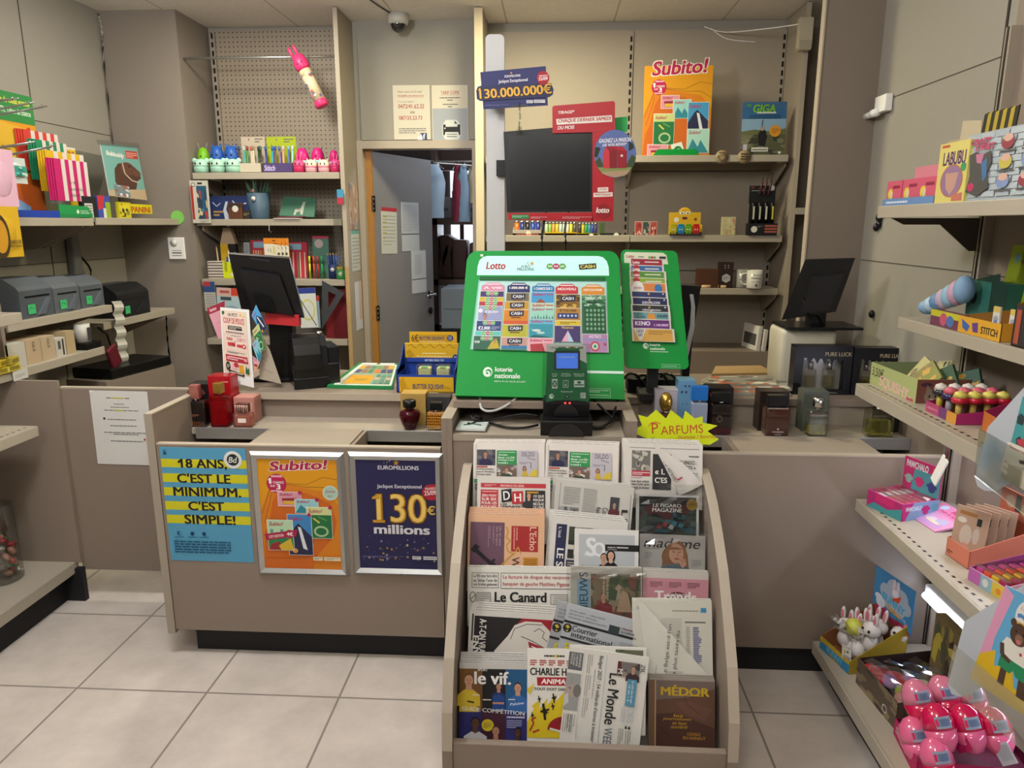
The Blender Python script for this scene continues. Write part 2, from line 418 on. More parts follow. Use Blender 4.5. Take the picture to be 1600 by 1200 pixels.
w = B(); w.box(-1.222, -1.186, 4.632, 4.74, 0, 2.055, EDGE).box(-.505, -.458, 4.632, 4.74, 0, 2.055, EDGE).box(-1.186, -.505, 4.632, 4.74, 2.008, 2.055, EDGE)
w.box(-1.186, -1.15, 4.70, 4.74, 0, 2.008, M('#a5732f', .5, noise=.15, scale=30))
struct(w.out('trim_1'))
sbox('wall_far_right', 2.2, 2.26, 3.3, 4.82, 0, 2.74, WALLP)
# ---- the room behind the doorway
sbox('wall_store_left', -1.9, -1.86, 4.82, 8.0, 0, 2.74, M('#6e6a66', .7)); sbox('wall_store_right', .3, .34, 4.82, 8.0, 0, 2.74, M('#6e6a66', .7))
sbox('wall_store_back', -1.9, .34, 7.96, 8.0, 0, 2.74, M('#5d5350', .7)); sbox('ceiling_store', -1.9, .34, 4.82, 8, 2.74, 2.78, M('#8d8a86', .8))
def door_leaf():
    a = Vector((-1.150, 4.735)); b = Vector((-.885, 5.385)); d = b - a; L = d.length; yaw = math.atan2(d.y, d.x)
    T = TR(a.x, a.y, 0, rz=yaw)
    o = struct(B().box(0, L, 0, .04, .01, 2.0, M('#7c7a7c', .55, noise=.04, scale=120)).box(-.012, 0, -.002, .042, .01, 2.0, M('#a5732f', .5, noise=.15, scale=30)).out('door_1', None, T))
    h = B(); h.cyl((L - .06, 0, 1.05), (L - .06, -.05, 1.05), .011, M('#202020', .3, .6)); h.tube([(L - .06, -.05, 1.05), (L - .10, -.052, 1.05), (L - .17, -.05, 1.048)], .0095, CHROME, sub=3)
    h.cyl((L - .06, -.001, 1.05), (L - .06, -.008, 1.05), .026, M('#202020', .3, .6)); h.out('door_handle', o)
    k = B(); k.cyl((L - .06, -.001, .93), (L - .06, -.012, .93), .024, M('#202020', .3, .6)); k.out('lock', o)
    for z in (1.68, .98):
        k = B(); k.box(-.035, -.002, -.012, .0, z - .05, z + .05, BLACK)
        for q in (-.03, 0, .03): k.cyl((-.02, -.012, z + q), (-.02, -.014, z + q), .004, ALU)
        k.out('hinge', o)
    return T, L
DT, DL = door_leaf()
# ================================================================ shelving built along the walls
PEG = pegboard()
def slots(b, x, y, z0, z1, w=.03):
    b.box(x - w / 2, x + w / 2, y, y + .02, z0, z1, LAMW)
    z = z0 + .02
    while z < z1 - .03:
        b.box(x - .006, x + .006, y - .0012, y, z, z + .03, BLACK); z += .05
def shelf(parent, x0, x1, yf, yb, z, th=.038, mat=SHELF):
    b = B(); b.box(x0, x1, yf, yb, z - .022, z, mat, .002); b.box(x0, x1, yf - .006, yf + .004, z - th, z, mat, .0025)
    return b.out('shelf', parent)
def shelf_bracket(parent, x, yf, yb, z, drop=.13):
    b = B(); b.prism([(yb, z), (yf + .05, z), (yf + .05, z - .03), (yb - .06, z - drop), (yb, z - drop)], x - .004, x + .004, LAMW, 'x'); return b.out('bracket', parent)
u = empty('shelving_unit', 'tall perforated-back shelving unit between left pier and open doorway', 'shelving', TR(-1.7, 4.6, 0))
IV = u.matrix_basis.inverted()
def kid(o): o.matrix_basis = IV @ o.matrix_basis; return o
kid(B().box(-2.14, -1.252, 4.742, 4.758, 1.25, 2.72, PEG).box(-2.14, -1.252, 4.742, 4.758, .1, 1.25, LAMD).out('back_panel', u))
b = B(); slots(b, -2.118, 4.722, .1, 2.70); kid(b.out('upright', u))
b = B(); slots(b, -1.268, 4.722, .1, 2.70); kid(b.out('upright', u))
kid(B().box(-1.248, -1.224, 4.35, 4.655, .1, 2.735, LAMW).box(-1.2485, -1.2235, 4.348, 4.352, 1.30, 2.735, EDGE).box(-1.2485, -1.2235, 4.346, 4.3515, .1, 1.30, M('#a98c5e', .7, noise=.25, scale=200)).out('side_panel', u))
for z in (1.850, 1.582, 1.226, .86): kid(shelf(u, -2.14, -1.255, 4.36, 4.74, z))
kid(B().box(-2.14, -1.255, 4.36, 4.74, .08, .30, LAM).out('base', u))
for z in (1.812, 1.544, 1.188): kid(B().prism([(4.72, z), (4.40, z), (4.40, z - .03), (4.66, z - .12), (4.72, z - .12)], -2.13, -2.122, LAMW, 'x').out('bracket', u))
u = empty('shelving_unit', 'wide shelving with three long shelves on the wall right of the doorway', 'shelving', TR(.45, 4.6, 0)); IV = u.matrix_basis.inverted()
for x0, x1 in ((-.40, .445), (.458, 1.345)):
    b = B()
    for z0, z1 in ((.1, .62), (.622, 1.262), (1.264, 1.872), (1.874, 2.69)): b.box(x0, x1, 4.735, 4.755, z0 + .002, z1 - .002, LAMW)
    kid(b.out('back_panel', u))
for x in (-.405, .452, 1.352):
    b = B(); slots(b, x, 4.722, .1, 2.68, .026); kid(b.out('upright', u))
kid(B().box(-.458, -.412, 4.40, 4.66, .05, 2.735, LAMW).box(-.459, -.411, 4.396, 4.402, .05, 2.735, M('#c9b99a', .5)).out('side_panel', u))
kid(B().box(1.368, 1.392, 4.40, 4.75, .05, 2.735, LAMW).box(1.367, 1.393, 4.397, 4.402, .05, 2.735, EDGE).out('side_panel', u))
for z in (1.939, 1.488, 1.181):
    kid(shelf(u, -.40, .449, 4.40, 4.735, z)); kid(shelf(u, .453, 1.33, 4.40, 4.735, z))
    for x in (.452, 1.335): kid(shelf_bracket(u, x, 4.41, 4.735, z - .03))
kid(B().box(-.40, 1.33, 4.40, 4.735, .05, .80, LAM).out('base_cabinet', u))
u = empty('shelving_unit', 'shelving bay mostly hidden behind the right pier with one pale shelf', 'shelving', TR(1.8, 4.6, 0)); IV = u.matrix_basis.inverted()
kid(B().box(1.40, 2.2, 4.735, 4.755, .1, 2.69, LAMD).out('back_panel', u)); kid(shelf(u, 1.395, 2.19, 4.40, 4.735, 1.645))
# wall shelves on the left wall
def wall_shelf(name, label, xw, xf, y0, y1, z, th=.036, brk=()):
    u = empty(name, label, 'shelf', TR(xw, y0, z)); Q = u.matrix_basis.inverted()
    b = B(); b.box(xw, xf, y0, y1, z - .02, z, SHELF, .002).box(xf - .006, xf + .004, y0, y1, z - th, z, SHELF, .002); o = b.out('board', u); o.matrix_basis = Q
    for y in brk:
        o = B().prism([(xw, z - .02), (xf - .04, z - .02), (xf - .04, z - .045), (xw + .06, z - .15), (xw, z - .15)], y - .004, y + .004, LAMW, 'y').out('bracket', u); o.matrix_basis = Q
    return u
wall_shelf('wall_shelf', 'top shelf on the left wall under the striped envelopes and albums', -2.606, -2.25, 2.72, 3.52, 1.580, brk=(2.75, 3.50))
wall_shelf('wall_shelf', 'top shelf on the left wall under the clear stand, ending at the pier', -2.606, -2.25, 3.545, 4.345, 1.584, brk=(3.565,))
wall_shelf('wall_shelf', 'printer shelf carrying three grey label printers', -2.606, -2.17, 2.76, 3.46, 1.165, brk=(2.80, 3.44))
wall_shelf('wall_shelf', 'printer shelf carrying the single black label printer near the pier', -2.606, -2.25, 3.50, 4.20, 1.068, brk=(4.18,))
wall_shelf('wall_shelf', 'low shelf carrying a row of beige cartons under the grey printers', -2.606, -2.13, 2.60, 3.30, .985, brk=(3.28,))
# left gondola end
g = empty('gondola_shelving', 'greige gondola end with low platform and black plinth at left edge', 'shelving', TR(-2.2, 2.2, 0)); IV = g.matrix_basis.inverted()
kid(B().box(-2.60, -1.955, 2.70, 2.718, .17, .946, LAM).box(-2.60, -2.15, 2.70, 2.718, .946, 1.25, LAM).out('end_panel', g))
kid(B().box(-2.60, -2.52, 1.3, 2.70, .17, 1.9, LAMD).out('back_panel', g))
kid(B().box(-2.60, -1.985, 1.3, 2.72, .148, .172, SHELF, .002).box(-1.99, -1.98, 1.3, 2.72, .125, .172, SHELF, .002).out('platform', g))
kid(B().box(-2.60, -2.03, 1.3, 2.69, .0, .147, DARK).box(-2.6, -1.95, 2.69, 2.715, 0, .147, DARK).out('plinth', g))
def perf_shelf(g, x0, x1, y0, y1, z, th=.04, tilt=0):
    b = B(); b.box(x0, x1, y0, y1, z - .02, z, SHELF, .002)
    xf = x1 if abs(x1) < abs(x0) and x1 < 0 else x0
    b.box(xf - .005, xf + .005, y0, y1, z - th, z, SHELF, .002)
    sgn = -1 if xf < 0 else 1; y = y0 + .02
    while y < y1 - .02:
        b.add([(xf + sgn * (.024 - .004), y, z + .0004), (xf + sgn * .028, y, z + .0004), (xf + sgn * .028, y + .012, z + .0004), (xf + sgn * .02, y + .012, z + .0004)], [(0, 1, 2, 3)], BLACK); y += .03
    return b.out('shelf', g)
kid(perf_shelf(g, -2.52, -2.0, 1.3, 2.62, .785)); kid(perf_shelf(g, -2.52, -2.0, 1.3, 2.62, 1.228))
# right gondola
XB = 1.322
g = empty('gondola_shelving', 'greige gondola of five toy shelves along the right edge', 'shelving', TR(1.2, 1.6, 0)); IV = g.matrix_basis.inverted()
kid(B().box(1.312, 1.326, .7, 2.324, .15, 2.6, LAM).box(1.3105, 1.313, .7, 2.324, .449, .4515, SEAM).box(1.3105, 1.313, .7, 2.324, 1.40, 1.403, SEAM).out('back_panel', g))
b = B(); b.box(1.285, 1.312, 2.295, 2.322, .15, 2.1, LAMW)
b.box(1.283, 1.2855, 2.305, 2.313, .15, 2.1, BLACK); kid(b.out('upright', g))
RS = [(1.012, 1.606), (1.112, 1.262), (1.0, 1.043), (1.012, .667)]
for i, (xf, z) in enumerate(RS):
    kid(perf_shelf(g, xf, 1.31, .7, 2.385 if i < 3 else 2.32, z) if i > 1 else (B().box(xf, 1.31, .7, 2.385, z - .02, z, SHELF, .002).box(xf - .005, xf + .005, .7, 2.385, z - .036, z, SHELF, .002).out('shelf', g)))
z = 1.57; kid(B().prism([(1.31, z), (1.04, z), (1.08, z - .02), (1.19, z - .02), (1.285, z - .10), (1.31, z - .10)], 2.36, 2.366, M('#4c453d', .5), 'y').out('bracket', g))
kid(B().box(.913, 1.31, .7, 2.31, .128, .15, SHELF, .002).box(.908, .918, .7, 2.31, .105, .15, SHELF, .002).out('shelf', g))
kid(B().box(.97, 1.31, .7, 2.30, 0, .127, DARK).out('plinth', g))
def strip(z, label, em):
    lm = empty('strip_light', label, 'lamp', TR(1.274, 1.88, z)); e = M('#e6ecff', .4, emit=em)
    B().box(-.02, .036, -.5, .42, -.012, .02, WHITE, .003).out('housing', lm); B().cyl((-.026, -.48, -.012), (-.026, .40, -.012), .012, e, n=12).out('tube', lm)
strip(.36, 'glowing tube light on the gondola back under the fourth toy shelf', 14)
strip(.985, 'glowing tube light tucked under the third toy shelf', 30)
# ================================================================ counters
YF = 2.33
c = empty('shop_counter', 'greige laminate counter with three posters on its front', 'counter', TR(-.87, 2.6, 0)); IV = c.matrix_basis.inverted()
kid(B().box(-1.36, -.372, YF, YF + .022, .105, .812, LAM).box(-1.36, -.372, YF - .001, YF + .023, .808, .8135, EDGE).out('front_panel', c))
kid(B().box(-1.388, -1.362, YF - .004, 3.2, .09, .918, LAM).box(-1.389, -1.361, YF - .005, 2.752, .915, .920, EDGE).box(-1.389, -1.361, YF - .0055, YF - .003, .09, .918, LAMW).out('side_panel', c))
kid(B().box(-1.31, -.372, YF + .045, YF + .07, 0, .104, DARK).out('plinth', c))
kid(B().box(-1.362, -.372, 2.75, 3.22, .872, .900, LAM, .002).box(-1.362, -.372, 2.746, 2.752, .872, .900, EDGE).out('worktop', c))
kid(B().box(-1.36, -.372, 2.765, 2.785, .10, .871, LAM).out('back_panel', c))
kid(B().box(-1.36, -.372, 2.58, 2.765, .775, .797, LAMW).out('ledge', c))
kid(B().box(-1.34, -.372, 2.568, 2.578, .760, .803, ALU, .001).out('ledge_rail', c))
kid(B().box(-1.36, -.372, 2.353, 2.568, .70, .712, LAMD).box(-1.06, -1.045, 2.353, 2.568, .712, .80, LAM).box(-.70, -.685, 2.353, 2.568, .712, .80, LAM).out('bin', c))
kid(B().box(-1.047, -.698, 2.354, 2.567, .795, .806, M('#95897a', .45)).out('bin_lid', c))
c = empty('shop_counter', 'narrow counter section under the green ticket display', 'counter', TR(-.05, 2.6, 0)); IV = c.matrix_basis.inverted()
kid(B().box(-.330, .245, YF + .005, YF + .025, .0, .86, LAM).box(-.330, .245, YF + .003, 2.68, .84, .862, LAMW).out('front_panel', c))
for x in (-.368, -.3495, .247, .2655): kid(B().box(x, x + .018, YF, 2.75, 0, .918, LAM).box(x - .0004, x + .0184, YF - .0006, 2.48, .9165, .9185, EDGE).out('side_panel', c))
kid(B().box(-.345, .262, 2.47, 3.15, .918, .945, LAM, .002).out('worktop', c)); kid(B().box(-.33, .245, 2.68, 2.70, .862, .918, LAMD).out('back_panel', c))
c = empty('shop_counter', 'greige counter at right with perfumes along its upper ledge', 'counter', TR(.8, 2.6, 0)); IV = c.matrix_basis.inverted()
kid(B().box(.287, 1.284, YF, YF + .022, .105, .812, LAM).box(.287, 1.284, YF - .001, YF + .023, .808, .8135, EDGE).out('front_panel', c))
kid(B().box(.287, 1.29, YF + .03, YF + .05, 0, .104, DARK).out('plinth', c))
kid(B().box(.287, 1.284, 2.75, 3.22, .872, .900, LAM, .002).out('worktop', c)); kid(B().box(.287, 1.284, 2.765, 2.785, .1, .871, LAMW).box(.50, .502, 2.763, 2.766, .8, .871, SEAM).box(.9, .902, 2.763, 2.766, .8, .871, SEAM).out('back_panel', c))
kid(B().box(.287, 1.284, 2.58, 2.765, .775, .797, LAMW).out('ledge', c)); kid(B().box(.287, 1.284, 2.568, 2.578, .760, .803, ALU, .001).out('ledge_rail', c))
kid(B().box(.287, 1.284, 2.353, 2.568, .70, .712, LAMD).box(.62, .635, 2.353, 2.568, .712, .80, LAM).out('bin', c)); kid(B().box(.636, 1.10, 2.354, 2.567, .793, .804, M('#95897a', .45)).out('bin_lid', c))
kid(B().box(1.285, 1.30, YF + .024, 2.95, .1, .925, LAM).out('side_panel', c))
# swing gate
gt = empty('swing_gate', 'greige swing gate with a taped white notice beside the counter', 'gate', TR(-1.75, 2.72, 0)); Q = gt.matrix_basis.inverted()
o = B().box(-1.965, -1.40, 2.722, 2.745, .13, .914, LAM).box(-1.966, -1.399, 2.721, 2.746, .911, .917, EDGE).out('panel', gt); o.matrix_basis = Q
for z in (.25, .8):
    o = B().cyl((-1.396, 2.752, z - .04), (-1.396, 2.752, z + .04), .008, ALU).out('hinge', gt); o.matrix_basis = Q
# ================================================================ newspaper rack
rk = empty('newspaper_rack', 'greige stepped newspaper rack standing against the counter front', 'rack', TR(.12, 2.0, 0)); IV = rk.matrix_basis.inverted()
XL, XR = -.262, .487
prof = [(1.728, 0), (1.728, .13), (1.742, .24), (1.80, .37), (1.88, .475), (1.965, .575), (2.05, .645), (2.14, .71), (2.22, .748), (2.29, .770), (2.32, .766), (2.325, 0)]
for x in (XL - .028, XR):
    kid(B().prism(prof, x, x + .028, LAM, 'x').out('side_panel', rk))
    b = B()
    for i in range(1, 10):
        (y0, z0), (y1, z1) = prof[i], prof[i + 1]
        b.add([(x - .0005, y0 - .0006, z0 + .0006), (x + .0285, y0 - .0006, z0 + .0006), (x + .0285, y1 - .0006, z1 + .0006), (x - .0005, y1 - .0006, z1 + .0006)], [(0, 1, 2, 3)], EDGE)
    kid(b.out('edge_strip', rk))
kid(B().box(XL, XR, 1.735, 1.757, .0, .152, LAM, .003).out('front_lip', rk))
kid(B().prism([(2.06, .02), (2.075, .02), (2.318, .745), (2.303, .745)], XL, XR, LAMD, 'x').out('back_board', rk))
# ================================================================ papers in the rack
LEAN = math.radians(17)
NEWS = '#d3cfc6';INK = '#2b2a2a';GREY = '#8d8b88'
def rack_T(tl,tr,yt,dy=0,dz=0):
    a = at(*tl,Y=yt);b = at(*tr,Y=yt);d = b - a;c = (a + b) / 2
    return TR(c.x,c.y + dy,c.z + dz) @ Matrix.Rotation(-LEAN,4,'X') @ Matrix.Rotation(-math.atan2(d.z,d.x),4,'Y'),d.length
def sag(amp,H):
    def f(p): q = (p.z + H) / H;return (p.x,p.y - amp * math.sin(math.pi * q) ,p.z)
    return f
STACK = {}
def paper(name,tl,tr,yt,h,draw,label,cat,copies=0,th=.006,col=NEWS,group=None,step=(.0075,.004),clab=None,skew=.0,k=1):
    """one paper hanging from its top edge; copies stand behind it, each a little higher"""
    T,w = rack_T(tl,tr,yt);H = h * w / 100
    p = P(w,H,th,col,Matrix.Translation((0,0,-H))).scaleN(h * k);draw(p)
    o = p.out(name,None,T);tag(o,label,cat,group)
    for i in range(copies):
        q = B();q.box(-w / 2,w / 2,0,th * .8,-H,0,col,.0015);q.grid(w,H,v0=-H,w0=.0002);q.greek(6,94,94,99,3,GREY,.3,seed=i)
        c = q.out(name,None,TR(T.translation.x + skew * (i + 1),T.translation.y,T.translation.z) @ T.to_3x3().to_4x4() @ TR(0,th + step[0] * i + .0015,step[1] * (i + 1),ry=random.uniform(-.006,.006)))
        tag(c,clab[i] if isinstance(clab,list) else clab,cat,group)
    return o
def ords(n): return ['next','second','third','fourth','fifth'][:n]
Y6,Y5,Y4,Y3,Y2,Y1 = 1.872,1.965,2.05,2.13,2.21,2.285
# ---- row 1
def d_local(p):
    p.rect(3,3,5,50,'#bdb9b2');p.photo(5,10,31,32,['#4b4a52','#2c2a3c','#6a6668','#38344a'],14,3);p.bust(17,20,7,'#a77c66','#3a2b22','#262548')
    p.rect(5,33,20,35,'#b04a3a')
    for i,s in enumerate(('Grande première','pour le Verviétois','Antoine Lejoly','rose Esport')): p.txt(s,5,36 + i * 3.6,5 + (24,25,20,17)[i],38.9 + i * 3.6,INK,.03)
    p.rect(33,11,61,31,'#2f8a4b');p.greek(35,12.5,59,14.5,1,'#bfe0c5')
    for i,s in enumerate(('Véronique','Mercier : « Le CHU',"n'échappe à tout",'le monde »')): p.txt(s,35,16 + i * 3.6,35 + (13,23,22,14)[i],18.8 + i * 3.6,'#e9f3ea',.03)
    p.photo(33,31.5,61,48,['#6d5c55','#a3a09d','#46473f','#8c5d52','#d7d2c8'],18,5);p.bust(47,41,6,'#c08a72','#7a3c28','#3a4a3e')
    p.rect(63,11,90,48,'#b6b0b8');p.txt('DELZIO',68,13,86,19,'#3b3446',.01);p.line([(76,21),(87,24)],.8,'#5a5062');p.greek(65,27,82,30,2,'#6d6472')
    p.line([(81,28),(81,36)],.8,'#3d3440');p.poly([(68,47),(71,36),(74,34),(77,47)],'#c9a93a');p.bust(72,38,5,'#b98468','#3c2720','#c9a93a',True,.6);p.poly([(77,47),(84,38),(90,37),(90,47)],'#cdb53c')
    p.rect(2,51,100,56,'#2f7d4b');p.rect(60,51,98,56,'#a63a3a')
    p.rect(3,58,97,66,'#46474a')
    p.greek(4,60,96,90,12,GREY)
for i,(tl,tr,ll) in enumerate((((740,691),(851,692),'leftmost'),((853,692),(967,696),'centre'))):
    paper('newspaper',tl,tr,Y1,92,d_local,['regional newspaper with green headline box, top row, far left','regional newspaper with green headline box, second in the top row'][i],'newspaper',2,.007,'#d6cfc8','regional newspapers in the top row',(.007,.006),['plain edge of newspaper behind the %s front page, top row' % ('far left' if i == 0 else 'second')] * 2,.002)
def d_fold(p):
    p.rect(6,6,96,7,GREY);p.photo(9,10,33,36,['#6c6a64','#98948a','#46443f','#b6b1a4'],24,8);p.rect(9,36,33,43,'#a83340');p.greek(10,37.5,32,42,2,'#e8d6d6')
    p.rect(36,14,60,60,'#2b2a2c');p.txt('« L',39,33,52,40,'#e5e1da',.03);p.txt("C'ES",39,44,55,51,'#e5e1da',.03)
    p.greek(8,44.5,22,46,1,'#a83340')
    for i,s in enumerate(('Leurs deux enfants',"vivent l'enfer après",'un deuil, ils doutent')): p.txt(s,8,48 + i * 4.2,32,51.4 + i * 4.2,INK,.03)
    p.txt('RY LENOCI :',68,21,92,26,INK,.03);p.txt('TTE »',78,28,91,32,INK,.03);p.greek(82,15,95,16.5,1,INK,.8)
    p.greek(66,36,94,70,12,GREY)
o = paper('newspaper',(977,691),(1098,695),Y1,84,d_fold,'newspaper with a drooping folded corner, right end of top row','newspaper',3,.007,'#cfcac2','newspapers at the right of the top row',(.006,.005),'plain edge of newspaper behind the one with the drooping corner',-.003)
def flap(parent,pts,mid,cols,name='folded_corner',text=None,N=10):
    """curled corner of a sheet: a fan of strips between two edges, pushed forward in the middle"""
    a0,a1,b0,b1 = [Vector((x,0,z)) for x,z in pts]
    b = B();vs = [];fs = []
    for i in range(N + 1):
        s = i / N;l = a0.lerp(a1,s);r = b0.lerp(b1,s)
        for j in range(N + 1):
            t = j / N;q = l.lerp(r,t);q.y = -.002 - mid * math.sin(math.pi * t * .85) * (.25 + .75 * s);vs.append(q)
    for i in range(N):
        for j in range(N): a = i * (N + 1) + j;fs.append((a,a + N + 1,a + N + 2,a + 1))
    b.add(vs,fs,cols[0],True)
    if text: text(b)
    return b.out(name,parent)
flap(o,[(-.035,-.003),(.052,-.165),(.06,-.06),(.125,-.125)],.022,['#c9c4bd'],text=None)
def over(parent,off,lines):
    b = B();b.grid(.001,.001,1,1,off,0,0)
    for t,u,v,w,h,a,c in lines: b.txt(t,u - w / 2,v - h / 2,u + w / 2,v + h / 2,c,.01,0,a)
    return b
over(None,.0235,[('« JE NE SUIS',14,-88,70,9,-58,'#3b3838'),('ATTENTE »',27,-100,52,7,-58,'#3b3838'),('J',46,-108,12,20,-58,'#a83352')]).out('headline',o)
# ---- row 2
def d_dh(p):
    p.rect(5,9,94,15,'#b5343c');p.txt('PROVINCE DE LIÈGE',32,10.2,64,13.6,'#ead9d6',.02);p.greek(10,10.5,26,13.5,2,'#e0b5b2')
    p.rect(5,18,29,62,'#b23038');p.greek(7,19.5,27,21.5,1,'#f0d0c8')
    for i,s in enumerate(('ZÉRO POINT','SUR SIX','POUR LES','ROUCHES')): p.txt(s,6.5,23.5 + i * 5.2,27,27.4 + i * 5.2,'#ece2de',.03)
    p.photo(6,45,28,61,['#57201f','#2e1918','#8b6a60','#3b3230'],12,9)
    p.poly([(33,18),(47,16),(48,33),(34,35)],'#232326');p.txt('D',36,19.5,45,31.5,'#ebe7e2',.03,0,5)
    p.poly([(48,20),(63,19),(63,36),(48,37)],'#b23038');p.txt('H',51,22.5,60.5,33.5,'#ebe7e2',.03,0,3)
    p.txt('SPORTS',35,39,60,45.5,'#1d1d1d',.035);p.greek(35,36.2,41,38,1,INK,.8);p.rect(32.6,36,33.6,45,'#b23038');p.txt('+',60,36.5,63,39.5,'#b23038',.03)
    p.rect(66,18,93,46,'#29272a');p.rect(68,19.5,84,22,'#b98a2d');p.bust(71,29,7,'#c89678','#7a5a40','#33333a')
    for i,s in enumerate(('CE QUE','RISQUE','NICOLAS','OLLENS')): p.txt(s,77,24 + i * 5,91.5,28 + i * 5,'#e6e2dc',.03)
    p.rect(33,49,93,62,'#2c2b2d');p.txt('METTRES PRÊT DE SA PREMIÈRE SÉLECTION',35,50.5,92,53,'#d9d5cf',.01);p.photo(34,55,92,70,['#433d3a','#777','#262423'],14,3)
paper('newspaper',(746,744),(860,746),Y2,90,d_dh,'sports newspaper with red banner, left of second row','newspaper',0,.007,'#cdc8c0')
def d_grey1(p):
    p.rect(3,3,4,60,GREY)
    p.photo(4,34,30,72,['#6f7072','#9b9a98','#46474a','#bab8b4'],30,4)
    p.greek(8,7,30,31,9,GREY);p.greek(34,7,52,70,26,GREY,.4);p.vtxt('Com',61,30,68,42,INK,.02);p.vtxt('faire',53,30,59,44,INK,.02)
    p.rect(70,15,82,44,'#3c3d42');p.bust(76,28,6,'#a98670','#2b2724','#5c2d30');p.vtxt('LE',86,30,94,52,INK,.04);p.rect(96,10,97,70,GREY)
paper('newspaper',(873,750),(991,762),Y2 - .006,90,d_grey1,'grey broadsheet lying sideways with slanted top, middle of second row','newspaper',3,.006,'#bdbab3','broadsheets in the middle of second row',(.007,.004),'plain edge of broadsheet showing behind the slanted one in second row',-.006)
def wrapped(o,w,H,top=.035):
    q = B();r = random.Random(3);N = 8
    vs = [];fs = []
    for i in range(N + 1):
        for j in range(5): vs.append((-w / 2 - .008 + (w + .016) * i / N,-.004 - r.uniform(0,.006),-.03 + (top + .03) * j / 4))
    for i in range(N):
        for j in range(4): a = i * 5 + j;fs.append((a,a + 5,a + 6,a + 1))
    q.add(vs,fs,FILM);q.add([(-w / 2 - .008,-.0035,-.03),(w / 2 + .008,-.0035,-.03),(w / 2 + .008,-.0035,-H),(-w / 2 - .008,-.0035,-H)],[(0,1,2,3)],CLEAR);q.out('clear_wrap',o)
def d_figaro(p):
    p.rect(5,3,96,96,'#16181a');p.photo(5,12,96,60,['#1d2422','#2c3a38','#0f1213','#37413c','#4c1f22','#1f5560'],60,6)
    p.txt('LE FIGARO',27,14,72,19.5,'#d9d8d4',.02);p.txt('MAGAZINE',26,21,73,27,'#d9d8d4',.02);p.disc(89,14.5,9,'#8d7226');p.greek(83,11,95,18,4,'#5d4a16')
    for u,t,c in ((45,46,'#8f2e3a'),(60,44,'#2d7890'),(70,47,'#2d7890'),(36,50,'#7a2430'),(55,50,'#b0b0a8')): p.poly([(u - 4,t + 2),(u,t - 4),(u + 6,t - 1),(u + 3,t + 5)],c)
o = paper('magazine',(994,772),(1092,775),Y2 - .004,122,d_figaro,'dark weekly magazine sealed in clear film, right of second row','magazine',0,.006,'#cfcfcc');wrapped(o,.212,.25)
# ---- row 3
def d_echo(p):
    p.rect(3,10,48,90,'#684a5a');p.rect(57,14,92,47,'#9e2a2a');p.vtxt("L'Echo",81,15,90,45,'#dcb9a0',.025);p.greek(59,16,66,44,2,'#c98a7c',.5,True)
    for u,s in ((41,'Un an sans'),(36.5,'Qui dirigera'),(32,'à présent ?')): p.vtxt(s,u,15,u + 3,40 - (3 if u < 33 else 0),'#b39aa4',.01)
    p.greek(26,15,30,42,2,'#9a7f8c',.4,True)
    p.line([(50,15),(53,22),(50,29),(56,33),(51,39),(53,47),(60,50),(52,57),(44,66),(38,74)],1.6,'#b99233')
    p.line([(60,52),(66,41),(70,50)],1.4,'#b99233')
    p.vtxt('WE',58,54,68,74,'#3a2c2c',.01);p.rect(73,54,92,72,'#b9822f');p.greek(75,56,90,70,6,'#8a5a1e')
    p.line([(8,44),(32,64)],5,'#231c22');p.line([(26,70),(36,57)],2.6,'#231c22');p.ell(34,66,4,4,'#231c22');p.poly([(4,46),(10,38),(16,42),(9,50)],'#231c22');p.line([(6,72),(20,66)],4,'#231c22')
paper('newspaper',(732,803),(851,806),Y3,100,d_echo,'salmon coloured business newspaper with dagger drawing, left of third row','newspaper',4,.006,'#d5a886','salmon newspapers in third row',(.006,.005),['plain salmon edge of %s newspaper behind the one with the dagger drawing' % s for s in ords(4)])
def d_soir(p):
    p.rect(6,10,20,80,'#27294a');p.vtxt("L'été",9,14,13,28,'#d8d6d0',.02);p.vtxt('LE SOIR',9,42,18,90,'#e2dfd8',.04)
    rr = random.Random(2)
    for i in range(6):
        for j in range(7): p.rect(23 + i * 8,12 + j * 6,31 + i * 8,18 + j * 6,rr.choice(['#39402f','#c5c1b5','#2a2b28','#7d7c6c','#9d9c8e']));p.w -= p.LAY
    p.rect(22,56,40,80,'#33313a');p.greek(24,58,38,70,4,'#b9b5b0')
    p.greek(72,12,96,80,20,GREY)
paper('newspaper',(864,806),(981,816),Y3 - .002,92,d_soir,'newspaper with navy masthead strip and crossword pattern, middle of third row','newspaper',3,.006,'#cbc8c2','newspapers in the middle of third row',(.006,.006),'plain top edge of newspaper behind the navy striped one in third row',-.004)
def d_so(p):
    p.rect(7,8,94,70,'#aeb2b6');p.txt('S',18,13,34,42,'#d8dadb',.05);p.txt('O',29,20,48,42,'#d8dadb',.05);p.greek(15,37,28,41,2,'#d8dadb')
    p.rect(48,23,100,33,'#171718');p.txt('MOBILITÉ',52,26,64,28.5,'#e6e6e6',.03);p.greek(66,26,84,28.5,1,'#c9c9c9',.8);p.greek(52,30,66,31.5,1,'#9b9b9b',.8)
    p.bust(46,50,13,'#b58a72','#2a211d','#141416',False,1.1);p.bust(57,46,13,'#c9a08a','#1a1516','#141416',True,.9);p.rect(40,58,46,62,'#b58a72')
    p.txt('HIBA TAWAJI',9,56,37,59.5,'#1e1e1e',.03);p.greek(9,61,34,66,2,'#2b2b2b')
paper('magazine',(898,826),(998,829),Y3 - .022,92,d_so,'pale grey weekly magazine with a couple in black on cover','magazine',0,.005,'#d4d2ce')
